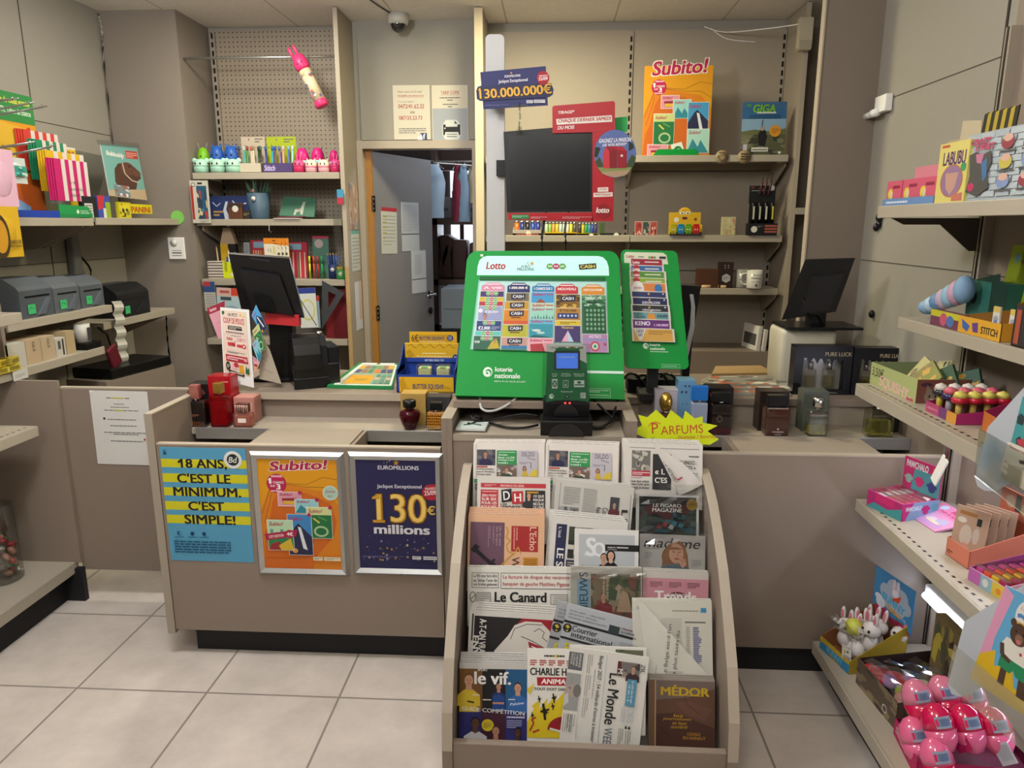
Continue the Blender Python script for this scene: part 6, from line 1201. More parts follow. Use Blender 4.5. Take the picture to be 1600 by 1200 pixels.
def d_sub2(p):
    wavy(p,p.N);subito_logo(p,12,-8,92,12,.2);chance(p,22,30,11)
    ticket(p,26,42,52,60,'#c98a98',kind=1);ticket(p,44,48,70,74,'#8fc0bc',kind=2);p.T = ID
    ticket(p,66,52,96,100,'#3f8fbe',kind=4);ticket(p,16,68,46,112,'#b5c07a',kind=3);ticket(p,66,90,98,124,'#9fc9bc',kind=2);ticket(p,8,112,38,130,'#cf8f9a',kind=1);p.poly([(42,112),(58,108),(64,124),(46,132)],'#d5dad2');p.disc(53,120,6,'#1f7a42');p.disc(54,121,3.2,'#d5dad2')
item('display_card',1001,1105,101,S1,'#c98f1c','large orange display card of fanned scratch cards on the highest back shelf','display card',d_sub2,.012,lean=3)
c,w,h = onshelf(1018,1088,232,S1,4.405);tag(B(TR(*c)).prism([(-w / 2,.0),(w / 2,0),(w * .44,h * .9),(-w * .4,h * .9)],-.0005,.002,GR2).out('stand_strip'),'green base strip in front of the large orange display card','display base')
def d_giga(p):
    H = p.N;p.rect(0,0,100,H,'#3a5f86');p.rect(0,H * .3,100,H * .58,'#7f9fb8');p.rect(0,H * .12,100,H * .32,'#2f5f8a');p.poly([(0,H * .56),(30,H * .52),(60,H * .55),(100,H * .5),(100,H),(0,H)],'#5f6440');p.photo(0,H * .62,100,H,['#4f5138','#6d6a52','#34382a','#7f7c64'],30,4)
    p.txt('GIGA',24,6,76,24,'#2f7a2c',.1,.1);p.txt('GIGA',24,6,76,24,'#6fa83a',.05,.1);p.greek(34,22,76,26,1,'#d8d8d0',.8);p.greek(18,29,86,32,1,'#1d3c5c',.7);p.greek(14,34,86,37,1,'#1d3c5c',.7,seed=4);p.rect(10,5,20,11,'#3f8a50')
    p.poly([(40,H * .82),(38,H * .6),(46,H * .5),(54,H * .54),(58,H * .66),(54,H * .84)],'#17171a');p.ell(47,H * .5,4.5,5.5,'#a58a78');p.line([(46,H * .48),(46,H * .36),(48,H * .34)],1.6,'#23445a');p.disc(76,H * .55,13,'#c98a2c');p.greek(68,H * .5,84,H * .6,3,'#8a5a14')
    p.rect(24,H * .86,62,H * .94,'#c5c4b8');p.greek(26,H * .88,60,H * .93,1,'#555');p.disc(88,H * .96,3,'#d0d0cc');p.rect(5,H * .8,14,H * .94,'#b5aec0')
item('flyer',1153,1221,158,S1,'#5a6a80','blue and green outdoor event flyer standing at right of the highest back shelf','flyer',d_giga,.003,lean=4)
for x,s in ((1128,0),(1163,1)):
    c = at(x,245,Y=4.387);p = B(TR(*c));p.cyl((0,0,0),(0,.004,0),.037,'#8f7d5e',n=28);p.grid(.074,.074,w0=.0002,v0=-.037)
    if s: [p.greek(24,28 + i * 18,78,40 + i * 18,1,'#3a2c1c',.9,seed=i) for i in range(3)]
    else: p.ell(50,46,26,22,'#4a3826');p.ell(50,46,22,18,'#8f7d5e');p.line([(30,52),(18,40),(24,66)],4,'#4a3826');p.line([(64,62),(76,76)],4,'#4a3826');p.greek(26,76,74,84,1,'#4a3826',.8)
    tag(p.out('wooden_disc'),['round wooden disc with animal drawing on the highest back shelf edge','round wooden disc with three lines of lettering on shelf edge'][s],'disc')
# second shelf: lighters and small boxes
def lighter_row(x0,x1,yt,cols,label,dy=.02,grp=''):
    n = len(cols)
    for i,cg in enumerate(cols):
        a = x0 + (x1 - x0) * i / n;b_ = x0 + (x1 - x0) * (i + .82) / n;c,w,h = onshelf(a,b_,yt,S2 + .0105,YS + dy);e = empty('lighter',label % ['first','second','third','fourth','fifth','sixth','seventh','eighth','ninth'][i],'lighter',TR(*c),grp)
        B().lathe([(w * .48,0),(w * .5,.003),(w * .5,h * .82)],M(cg,.3),10,sy=.6).out('body',e);B().lathe([(w * .42,h * .82),(w * .42,h)],CHROME,8,sy=.6).out('metal_hood',e)
def tray(x0,x1,yt,col,label,draw=None):
    c,w,h = onshelf(x0,x1,yt,S2,YS);p = P(w,h,0);p.box(-w / 2,w / 2,0,.002,0,h,col).box(-w / 2,w / 2,0,.055,0,.010,col).box(-w / 2,w / 2,.053,.055,0,h * 1.5,col);p.grid(w,h,100,100 * h / w,w0=.0003,v0=0)
    if draw: draw(p)
    return tag(p.out('lighter_tray',None,TR(*c)),label,'tray','lighter trays on the second back shelf')
tray(801,847,359,'#a99e90','beige lighter tray with round price sticker, left of the yellow tray',lambda p: (p.disc(54,12,9,'#d2cba8'),p.greek(12,12,90,20,1,'#a8584a',.5)));lighter_row(804,846,345,['#d06a16','#1c2c7a','#16161c','#1c3ea0','#1c2c8a'],'%s lighter from left in the beige tray',grp='lighters in the beige tray')
tray(852,902,363,'#cfa81a','bright yellow tray of patterned lighters under the red surround');lighter_row(852,902,347,['#a9bf94','#7fae4a','#c98f2c','#c9b02c','#a9c0b4','#b5bfae','#c9c4a8','#c9bf2c','#4a4a3c'],'%s patterned lighter from left in the yellow tray',grp='patterned lighters in the yellow tray')
tray(903,935,365,'#cfb01a','low yellow tray of plain coloured lighters',lambda p: p.disc(70,14,14,'#d5d2c8'));lighter_row(905,935,348,['#2a2a22','#b5a41c','#1f8a3a','#1f7a9a','#24368a','#202a5a'],'%s plain lighter from left in the low yellow tray',grp='plain lighters in the low yellow tray')
item('lighter',939,946,348,S2 + .006,'#3f5a30','single green patterned lighter standing on the dark tray','lighter',dep=.012);item('price_tray',940,972,364,S2,'#24241f','low dark tray with round white price sticker, right of the lighters','tray',lambda p: p.disc(78,12,13,'#d5d2c8'),.05)
c,w,h = onshelf(993,1029,362,S2,YS);item('lighter_tray',993,1029,362,S2,'#23202a','dark tray holding three red patterned lighters','tray',lambda p: (p.rect(8,4,36,18,'#9a2436'),p.disc(90,12,8,'#d5d2c8')),.045,Y=YS - .002)
for i in range(3):
    x = 994 + 12 * i;c,w,h = onshelf(x,x + 11,346,S2,YS - .012);p = P(w,h,.009,'#c9a49a',TR(0,0,0),nu=100);p.photo(6,8,94,p.N - 4,['#a8443c','#d2b0a4','#8a2a2a'] if i != 1 else ['#2c4a44','#b5b0a4','#a84a2c'],14,i);tag(p.out('lighter',None,TR(*c)),'%s of three boxed lighters on the second back shelf' % ['leftmost','middle','rightmost'][i],'lighter','boxed lighters in the dark tray')
def d_yel(p):
    H = p.N;p.rect(0,H * .30,100,H * .62,'#c9a01c');p.ell(50,H * .22,22,H * .22,'#c9a01c'); 
    for u in (40,58): p.ell(u,H * .16,8,H * .06,'#d5d5cc');p.disc(u + 1,H * .17,2.5,'#23231c')
    p.ell(50,H * .36,9,H * .05,'#5a2030');p.disc(24,H * .42,8,'#d5d2c8');p.star(84,H * .4,7,'#5a2a2a',7);p.rect(8,H * .88,100,H,'#2a2420');p.greek(12,H * .9,96,H * .98,1,'#c9c0b0',.9)
c,w,h = onshelf(1047,1097,326,S2,YS + .03);p = P(w,h,0);p.box(-w / 2,w / 2,0,.003,0,h * .86,'#c9a01c').box(-w / 2,w / 2,-.06,0,0,.004,'#2a2420').box(-w / 2,-w / 2 + .002,-.06,0,0,h * .4,'#c9a01c').box(w / 2 - .002,w / 2,-.06,0,0,h * .4,'#c9a01c').box(-w / 2,w / 2,-.062,-.06,0,h * .12,'#2a2420');p.lathe([(w * .22,0),(w * .22,.003)],M('#c9a01c'),20,TR(0,.003,h * .78,rx=math.pi / 2));p.w = .0005;d_yel(p);tag(p.out('display_box',None,TR(*c)),'yellow counter box with goggle-eyed face on the second back shelf','display box')
for i,cg in enumerate(('#a9a01c','#1f7ab0','#5f9a1c','#b52420')):
    x = 1049 + 12 * i;c,w,h = onshelf(x,x + 11,350,S2 + .0045,YS - .02);e = empty('toilet_toy','%s mini toilet toy in the yellow counter box' % ['olive yellow','blue','green','red'][i],'toy',TR(*c),'toys in the yellow counter box');B().box(-w / 2,w / 2,-.012,.012,0,h * .85,M(cg,.35),.004).out('body',e);B().box(-w * .4,w * .4,-.012,.012,h * .85,h,M(cg,.3),.003).out('lid',e);q = B();q.grid(w,h * .8,w0=.0125,v0=0);[B.disc(q,u,60,9,'#d5d5cc') for u in (32,66)];B.line(q,[(28,34),(50,24),(72,34)],5,'#23231c');q.out('printed_face',e)
item('card_pack',1131,1153,339,S2,'#b5ae84','small cream pack with floral print on the second back shelf','pack',lambda p: p.photo(20,8,94,p.N - 6,['#bdb58c','#c9c09a','#a8a06a','#b58a6a'],30,5),.025)
def d_lash(p): H = p.N;p.disc(84,H * .13,11,'#d5d2c8');p.disc(12,H * .09,7,'#5a2a2a');[p.line([(36 + i * 3,H * (.16 + .05 * i)),(56 + i * 3,H * (.15 + .05 * i))],2,'#a86a4a') for i in range(3)];p.greek(8,H * .26,54,H * .3,1,'#9a9a96',.8);p.greek(64,H * .24,96,H * .3,3,'#6a6a68')
c,w,h = onshelf(1171,1212,290,S2,YS + .03);e = empty('display_box','black counter box of slim black tubes at right of second back shelf','display box',TR(*c));p = P(w,h * .36,.003,'#141416',TR(0,0,h * .64));d_lash(p);p.out('header',e)
p = P(w * 1.1,h * .24,.06,'#151517',TR(0,-.06,0));p.disc(20,p.N * .5,11,'#d5d2c8');p.greek(30,8,50,14,2,'#8a8a88');[p.rect(56,6 + i * 10,98,12 + i * 10,'#a85a4a') for i in range(3)];p.out('base',e);B().box(-w * .46,w * .46,.003,.006,0,h,'#101012').out('back',e)
for i in range(4):
    t = empty('mascara_tube','slim black tube, %s from left in the black counter box' % ['first','second','third','last'][i],'tube',TR(c.x - w * .36 + i * w * .24,c.y - .03,c.z + h * .24),'tubes in the black counter box');B().lathe([(w * .09,0),(w * .09,h * .40),(w * .07,h * .42)],BLACK,12).out('body',t);B().box(-w * .03,w * .03,-w * .096,-w * .085,h * .08,h * .34,M(['#c9c4ae','#b5b5a0','#c9c9c0','#c4bb4a'][i],.3)).out('window',t)
for i in range(3):
    x = c.x - w * .12 + i * w * .17;tag(B(TR(x,c.y - .006,c.z + h * .82,ry=.15)).lathe([(.006,0),(.006,.07),(.004,.072),(.004,.095),(.001,.097)],M('#4a2c2a',.3),10).out('lip_gloss'),'%s loose gloss tube standing in the top of the black counter box' % ['left','middle','right'][i],'tube','gloss tubes on the black counter box')
# third shelf
item('brown_box',1098,1131,421,S3,'#4a2a18','plain dark brown box on the lowest back shelf','box',None,.08)
def d_hex(p): H = p.N;p.poly([(50 + 34 * math.cos(math.radians(a)),H * .62 + 34 * math.sin(math.radians(a))) for a in range(30,390,60)],'#a9a6a8');p.greek(30,H * .55,70,H * .68,2,'#6a686c');[p.disc(38 + 24 * (i % 2),H * (.12 + .09 * (i // 2)),4,'#a9a6a8') for i in range(4)]
item('brown_box',1132,1154,410,S3,'#2a1812','dark box with pale hexagonal emblem on the lowest back shelf','box',d_hex,.06,Y=YS - .01)
def mug(px,Y,col,label,text):
    c,w,h = onshelf(px[0],px[1],px[2],S3,Y);e = empty('mug',label,'mug',TR(*c));r = w / 2;m = M(col,.25,coat=.3)
    B().lathe([(r * .9,0),(r,.006),(r,h),(r * .93,h),(r * .93,.008),(1e-6,.008)],m,28).out('cup',e);B().tube([(-r * .96,0,h * .8),(-r * 1.55,0,h * .78),(-r * 1.75,0,h * .5),(-r * 1.5,0,h * .24),(-r * .96,0,h * .2)],.0055,m,n=8).out('handle',e)
    q = B();q.grid(w,h,w0=0,v0=0)
    for s,a,b_,v0,v1 in text: B.txt(q,s,a,v0,b_,v1,'#3a3a3a',.02)
    B.poly(q,[(50,10),(42,20),(46,25),(50,22),(54,25),(58,20)],'#2a2a2a');q.bend(lambda v: (v.x,-math.sqrt(max(0,(r + .0006) ** 2 - v.x ** 2)),v.z));q.out('print',e)
mug((1158,1180,421),YS + .02,'#8d8a84','grey white mug standing behind the printed white mug',[('LOVE',30,80,40,60)]);mug((1176,1201,422),YS - .02,'#d0cdc4','white mug with printed slogan and heart, right on lowest back shelf',[('TU ES',28,60,70,78),('MON',64,86,70,78),('PARRAIN',20,80,52,62),('pour la vie !',22,78,36,42)])
for x,lb in ((1103,'left'),(1130,'right')):
    c,w,h = onshelf(x,x + 19,447,S3,4.405);tag(B(TR(*c)).lathe([(w * .48,0),(w * .5,.003),(w * .5,.014),(w * .46,.016)],'#c9a77a',22,T=TR(0,.03,0)).out('wooden_disc'),'%s pale wooden disc lying on the lowest back shelf' % lb,'disc','pale discs on the lowest back shelf')
# magazines leaning at the end below
for k in range(2): tag(B(TR(1.245 + .035 * k,4.42,.8005,rz=.2,ry=.07)).box(-.012,.012,0,.20,0,.15 - .02 * k,PAPER,.002).box(-.0125,-.012,.02,.18,.03,.10,'#55524e').out('magazine'),'%s white magazine leaning in the lowest back bay beside the right till' % ['left','right'][k],'magazine')
# ================================================================ left perforated unit
P1,P2,P3,P4 = 1.8515,1.5835,1.2275,.8615
def pot(x0,x1,yt,Y,lower,upper,label,eyes=1,ears=None,band=None):
    a = at(x0,270,Y=Y).x;b_ = at(x1,270,Y=Y).x;w = b_ - a;h = at((x0 + x1) / 2,yt,Y=Y).z - P1;r = w / 2;e = empty('pencil_pot',label,'sharpener',TR((a + b_) / 2,Y,P1),'round animal sharpeners on the perforated unit');lo,up = M(lower,.4),M(upper,.4)
    B().lathe([(r * .8,0),(r * .98,h * .1),(r,h * .38),(r * .96,h * .44)],lo,20).out('base',e);B().lathe([(r * .98,h * .44),(r,h * .54),(r * .92,h * .74),(r * .6,h * .94),(1e-6,h)],up,20).out('head',e)
    if band: B().lathe([(r * 1.0,h * .36),(r * 1.03,h * .40),(r * 1.03,h * .46),(r * .98,h * .50)],M(band,.4),20).out('band',e)
    q = B();[q.ball((r * u,-r * .95,h * .64),(r * .12,r * .1,r * .16),'#1b1b22',8) for u in ((-.35,.35) if eyes == 2 else (0,))];q.out('eye',e)
    for s in (-1,1):
        if ears == 'round': B().ball((s * r * .85,0,h * .86),(r * .38,r * .2,r * .38),up,10).out('ear',e)
        if ears == 'long': B().ball((s * r * .3,0,h * 1.12),(r * .17,r * .12,h * .3),up,10).out('ear',e)
        if ears == 'horn': B().cyl((s * r * .5,0,h * .88),(s * r * .8,0,h * 1.16),r * .06,M('#8a8a90',.4)).out('antenna',e)
        if ears == 'point': B().cyl((s * r * .55,0,h * .8),(s * r * .7,0,h * 1.08),r * .25,up,r * .04,8).out('ear',e)
    return e
YA,YBk = 4.40,4.452
for i,(x,nm) in enumerate(((304,'leftmost'),(330,'middle'),(354,'rightmost'))): pot(x,x + 22,248,YA,'#9cc9b4','#a9d2bf','mint koala shaped sharpener, %s of the front row' % nm,2,'round')
pot(311,329,230,YBk,'#4f8a2c','#6fae1c','green one-eyed robot sharpener with orange band, back row',1,'horn','#c96a1c');pot(331,352,227,YBk,'#24406a','#2456a8','left blue sharpener with red collar, back row',2,'point','#8a2030');pot(353,375,227,YBk,'#24406a','#2456a8','right blue sharpener with red collar, back row',2,'point','#8a2030')
pot(464,484,231,YBk,'#b51c6a','#c21c72','left magenta one-eyed robot sharpener, back row',1,'horn','#9ac4cc');pot(488,508,230,YBk,'#b51c6a','#c21c72','middle magenta one-eyed robot sharpener, back row',1,'horn','#9ac4cc');pot(516,530,234,YBk,'#b51c6a','#c21c72','right magenta one-eyed robot sharpener at the panel, back row',1,'horn','#9ac4cc')
pot(459,477,249,YA,'#c22a5e','#d24a80','plain pink sharpener at left of the pink front row',2,'long');pot(478,496,249,YA,'#d9a8b0','#e0d2b8','left cream and pink sharpener with pointed ears',2,'point','#d27a90');pot(498,516,249,YA,'#d9a8b0','#e0d2b8','right cream and pink sharpener with pointed ears',2,'point','#d27a90');pot(517,533,249,YA,'#c22a5e','#d84a84','pink rabbit sharpener at right end of the front row',2,'long')
def penbox(x0,x1,yt,bg,fg,label,txts,cols,group):
    c,w,h = onshelf(x0,x1,yt,P1,4.40);e = empty('display_box',label,'display box',TR(*c));p = P(w,.055,.002,fg);[p.txt(*t) for t in txts];p.out('front_panel',e);p = P(w * .98,h * .28,.003,bg,TR(0,.085,h * .72));p.greek(58,4,92,p.N * .6,2,'#555');p.photo(8,4,40,p.N - 3,[bg,'#3a3440','#8a5a70'],8,4);p.out('header',e);B().box(-w / 2,w / 2,.088,.09,0,h * .75,bg).box(-w / 2,w / 2,0,.09,0,.004,bg).box(-w / 2,-w / 2 + .002,0,.09,0,.06,bg).box(w / 2 - .002,w / 2,0,.09,0,.06,bg).out('carton',e)
    for i,cg in enumerate(cols):
        x = c.x - w * .42 + w * .84 * i / (len(cols) - 1);t = empty('pen','%s pen, %s from left in the %s' % (cg[1],['first','second','third','fourth','fifth','sixth','seventh','eighth'][i],group),'pen',TR(x,4.43 + .02 * (i % 2),P1 + .005,ry=random.uniform(-.06,.06),rx=-.05),'pens in the ' + group);B().lathe([(.003,0),(.0062,.012),(.0062,.125)],M(cg[0],.35),8).out('barrel',t);B().lathe([(.0062,.125),(.008,.13),(.008,.145),(.003,.152)],M(cg[2],.35),8).out('cap',t)
penbox(373,411,211,'#b5a894','#bdb3a0','cream pen display box, left of the violet one',[],[('#5a3a2c','brown','#2c3a5a'),('#4fa0a0','turquoise','#a8c4b4'),('#3f8a2c','green','#8a2a2a'),('#c9b8a4','cream','#a85a4a'),('#c4b49a','beige','#8a6a4a'),('#1f4a2c','dark green','#2a2a24'),('#3a2c24','dark brown','#2c5a3a')],'cream pen box')
penbox(413,460,211,'#9aa81c','#4a3a6a','lime and violet pen display box, middle of top perforated shelf',[('Stitch',6,6,42,24,'#b5a8d0',.06,.1)],[('#2c3a7a','navy','#3a4a9a'),('#2f9aa8','teal','#2c5aa0'),('#6a3a7a','purple','#3a4a9a'),('#8a6aa0','lilac','#4a5ab0'),('#c98a8a','pink','#d0a8b0'),('#4a6aa8','blue','#7aa0c0'),('#8ac0b4','pale green','#a8c4d0')],'violet pen box')
# rod and hanging pencil case
rod = tag(B().tube([(-2.15,4.40,2.49),(-1.25,4.40,2.49)],.007,ALU,n=10,sub=1).out('hanging_rod'),'thin metal rod spanning the top of the perforated unit','rod')
c = at(487,132,Y=4.36);hk = at(481,86,Y=4.385);e = empty('pencil_case','pink rabbit headed clear tube case hanging from the metal rod','pencil case',TR(*c,ry=math.radians(-26)))
PK = M('#d8356e',.4);r = .034
B().lathe([(1e-6,.185),(r * .9,.17),(r * 1.25,.13),(r * 1.2,.10),(r * 1.0,.085)],PK,22).out('head',e)
for s in (-1,1): B().ball((s * .016 - .01,0,.205),(.010,.007,.03),PK,10).out('ear',e)
q = B();[q.ball((u,-r * 1.12,.12),.0045,'#2a1a20',8) for u in (-.012,.014)];q.out('eye',e)
tb = B().lathe([(r,-.10),(r,.088)],M('#c9b99a',.4),22);fl = random.Random(4)
for i in range(16):
    a = math.radians(fl.uniform(200,340));z = fl.uniform(-.08,.07);T5 = TR(r * math.cos(a),r * math.sin(a),z,rz=a + math.pi / 2);tb.add([T5 @ Vector((.011 * math.cos(k * .628 + .3) * (1 if k % 2 else .5),-.001 - i * .00008,.011 * math.sin(k * .628 + .3) * (1 if k % 2 else .5))) for k in range(10)],[tuple(range(10))],fl.choice(['#c9a03a','#b5503a','#5a5a8a','#c97a90','#d5cdb8','#8a8ab0']))
tb.out('printed_tube',e);B().lathe([(r * .9,-.135),(r * 1.12,-.13),(r * 1.12,-.105),(r,-.095)],PK,22).out('foot_cap',e);B(e.matrix_basis.inverted()).tube([hk,hk + Vector((.01,-.01,-.06)),e.matrix_basis @ Vector((.02,0,.17))],.0018,'#3a3a3a',n=5).out('cord',e)
# second shelf
def d_blist(p): H = p.N;p.disc(20,22,11,'#232323');p.disc(20,22,8,'#c9c6bc');p.rect(44,10,70,20,'#232323');p.rect(3,28,16,H - 20,'#a02a22');p.photo(36,28,92,H - 22,['#24506a','#a83a3a','#c9b48a','#2a3a4a','#3a7a8a'],22,6);p.greek(44,H - 14,92,H - 5,3,'#555')
item('blister_pack',297,325,282,P2 - .025,'#bdb8aa','white blister pack hanging in front of the left end of second shelf','pack',d_blist,.012,Y=4.325)
def d_bag(p): H = p.N;p.line([(8,16),(18,26),(28,18)],1.5,'#c9ccd4');p.line([(60,12),(70,24),(96,18)],2.6,'#c9ccd4');p.poly([(34,36),(42,14),(48,14),(42,34),(52,58),(44,60),(50,76),(40,78)],'#b5bcc8');p.greek(8,H - 22,34,H - 6,2,'#a8824a',.6)
item('gift_bag',326,386,306,P2,'#1c2c5a','navy gift bag with white rope handles on second perforated shelf','bag',d_bag,.06,Y=4.42)
item('small_basket',354,376,317,P2,'#5a3420','small brown slatted basket with round white tag','basket',lambda p: (p.rect(6,4,94,p.N * .3,'#2f2620'),[p.line([(20 + i * 20,p.N * .35),(22 + i * 18,p.N)],2,'#3a2014') for i in range(4)],p.disc(52,40,22,'#d0cdc4')),.03,Y=4.385)
item('wallet',377,388,328,P2,'#2a211c','small dark wallet beside the slatted basket','wallet',lambda p: p.greek(10,40,90,80,2,'#8a7a5a'),.015,Y=4.39)
c,w,h = onshelf(386,421,302,P2,4.44);e = empty('planter','slate blue bucket planter with cactus plant and flamingo','planter',TR(*c));r = w / 2
B().lathe([(r * .78,0),(r * .8,.004),(r,h),(r * .94,h),(r * .9,h * .9),(1e-6,h * .9)],M('#3f5668',.5),24).out('bucket',e);B().cyl((-.005,-r * .98,h * .78),(-.005,-r * 1.03,h * .78),.013,'#d0cdc4',n=16).out('price_sticker',e);b = B();rp = random.Random(2)
for i in range(26): a = rp.uniform(0,6.28);l = rp.uniform(.05,.11);q0 = Vector((r * .5 * math.cos(a),r * .4 * math.sin(a),h * .9));b.add([q0 + Vector((-.008,0,0)),q0 + Vector((.008,0,0)),q0 + Vector((math.cos(a) * .05 + .004,math.sin(a) * .03,l))],[(0,1,2)],M(['#3a5a4a','#4a6a54','#2f4a44'][i % 3],.6))
b.out('leaves',e);B().ball((-.02,-.03,h * 1.1),(.018,.008,.011),'#c98a8a',10).tube([(-.02,-.03,h * .9),(-.015,-.03,h * 1.04)],.002,'#c98a8a').out('flamingo',e)
TW = TL(at(460,340,Y=4.43).x,4.44,P2,0,22);wq = quad_on(TW,[(443,307),(494,310),(491,339),(436,337)]);e = empty('pouch','green pouch with pale llama motif leaning on the second shelf','pouch',TW);B().prism(wq,0,.012,M('#3a6a54',.5)).out('body',e);p = Zp(100,60);p.poly([(40,56),(42,38),(58,34),(62,14),(70,12),(68,24),(66,54),(60,54),(58,44),(48,46),(46,56)],'#a9b0a0');p.w += .0004;p.rect(48,36,58,40,'#8a7a6a');fit(p,wq);p.out('printed_motif',e)
tag(B(TR(at(452,342,Y=4.40).x,4.40,P2)).box(-.075,.09,-.02,.03,.0,.006,'#6a2f3a',T=TR(ry=-.03,z=.008)).out('red_folder'),'dark red flat folder in front of the llama pouch','folder');tag(B(TR(at(450,345,Y=4.37).x,4.375,P2)).box(-.08,.08,-.03,.02,0,.004,PAPER).out('leaflet'),'white leaflet lying over the second shelf edge','leaflet')
# third shelf stationery
def pencil(x,z,cg,label,grp,Y=4.44,l=.15,tilt=0):
    t = empty('pencil',label,'pencil',TR(x,Y,z,ry=tilt),grp);B().lathe([(.0045,0),(.0045,l - .014)],M(cg,.4),6).out('shaft',t);B().lathe([(.0045,l - .014),(.0006,l)],'#b58a5a',6).out('tip',t)
c,w,h = onshelf(337,361,356,P3,4.46);e = empty('pencil_holder','yellow and black giant pencil shaped holder on third perforated shelf','holder',TR(*c));B().box(-w / 2,0,0,.04,0,h * .68,'#c9a01c').box(0,w / 2,0,.04,0,h * .68,'#1a1a1c').out('body',e);B().prism([(-w / 2,h * .68),(w / 2,h * .68),(w * .22,h),(-w * .22,h)],0,.04,'#a89078').out('point',e);B().box(-w * .12,w * .2,-.01,0,0,h * .42,'#1f5a9a').out('sleeve',e)
for i,(x,cg,nm) in enumerate(((341,'#b5a06a','tan'),(357,'#c9c0a8','cream'),(365,'#8a6a4a','brown'))): pencil(at(x,400,Y=4.43).x,P3,cg,'%s pencil beside the giant pencil holder' % nm,'pencils by the giant holder',4.435,.2 - .02 * i,.05 * (i - 1))
c,w,h = onshelf(314,337,408,P3,4.39)
for i in range(6): tag(B(TR(c.x,c.y,P3 + i * h / 6,rz=.05 * (i % 2))).box(-w / 2,w / 2,0,.05,0,h / 6 - .001,'#cfc6bc',.001).box(-w / 2 - .0004,w / 2 + .0004,-.0004,.0504,h / 18,h / 9,'#3a2622').out('eraser_pack'),'brown and white striped pack, %s of the stack at shelf left' % ['lowest','second','third','fourth','fifth','topmost'][i],'pack','striped packs on third perforated shelf')
for i in range(2): item('highlighter_pack',338 + i * 10,348 + i * 10,410,P3,'#c6cf1c','%s fluorescent yellow pack beside the striped stack' % ['left','right'][i],'pack',lambda p: (p.vtxt('POST',30,10,70,150,'#3a3a1c',.03),p.disc(50,190,30,'#d5d2c8') if i else None),.03,Y=4.40,group='fluorescent packs')
item('correction_pack',374,383,379,P3 + .04,'#b0b4b8','small white and grey pack above the till monitor','pack',lambda p: p.greek(10,20,90,200,6,'#4a5560'),.02,Y=4.50)
def d_felt(p):
    H = p.N;p.rect(3,3,97,H,'#a82a3a');p.rect(10,6,80,26,'#7fa0b5');rr = random.Random(3)
    for i in range(11): p.rect(8 + i * 8,34,12 + i * 8,H,rr.choice(['#c93a3a','#c9a03a','#b56a2c','#8a1c2c','#d5b8a8','#5a7a4a']));p.w -= p.LAY
    p.w += 1e-3
item('felt_pen_pack',384,430,375,P3,'#9c2434','left red blister of felt pens behind the till monitor','pack',d_felt,.015,Y=4.47,lean=3);item('felt_pen_pack',428,474,378,P3,'#9c2434','right red blister of felt pens beside the till monitor','pack',d_felt,.015,Y=4.465,lean=3)
item('notebook',482,508,369,P3,'#4f7a6a','slim green notebook with pink band standing on third shelf','notebook',lambda p: (p.rect(0,0,100,14,'#b52a4a'),p.disc(40,44,26,'#b5a8a4'),p.greek(40,150,90,180,2,'#3a5a50')),.012,Y=4.48,lean=4)
c,w,h = onshelf(473,500,398,P3,4.42);e = tag(B(TR(*c)).box(-w / 2,w / 2,-.02,.03,0,.045,CLEAR).out('marker_cup'),'clear cup holding four bright markers','cup')
for i,(cg,nm) in enumerate((('#c6cf1c','yellow'),('#cf3a1c','orange red'),('#b51c24','red'),('#1c8a4a','green'))):
    t = empty('marker','%s marker standing in the clear cup' % nm,'marker',TR(c.x - w * .36 + i * w * .24,c.y + .005,P3),'markers in the clear cup');B().lathe([(.006,0),(.006,.09)],M(cg,.4),10).out('barrel',t);B().lathe([(.0065,.09),(.0055,.135)],M(cg,.35),10).out('cap',t)
c,w,h = onshelf(507,524,408,P3,4.42);tag(B(TR(*c)).lathe([(w * .5,0),(w * .5,.085),(w * .46,.085),(w * .46,.004),(1e-6,.004)],'#1c2a5a',18).cyl((0,-w * .5,.055),(0,-w * .52,.055),.012,'#d0cdc4').out('pen_pot'),'navy pot full of blue ballpoint pens at right of third shelf','pot')
for i in range(9): pencil(c.x + w * .1 * (i % 3 - 1),P3 + .005,['#1c3a8a','#24262c','#2c56a8'][i % 3],'blue or black ballpoint pen fanned out of the navy pot','ballpoint pens in the navy pot',c.y + .008 * (i // 3 - 1),.15,.09 * (i % 3 - 1) + .1 * (i // 3 - 1))
c,w,h = onshelf(519,534,402,P3,4.38);e = empty('tape_dispenser','green tape dispenser at the right end of third shelf','tape dispenser',TR(*c));B().lathe([(w * .46,0),(w * .5,.01),(w * .48,.05),(w * .3,.06)],M('#2f8a3c',.3),16,sy=.6).out('body',e);B().box(-w * .34,w * .3,-.012,.012,.058,.075,'#b5a41c').out('cutter',e);B().cyl((0,-w * .31,.03),(0,-w * .33,.03),.013,'#d0d8c8').out('price_sticker',e)
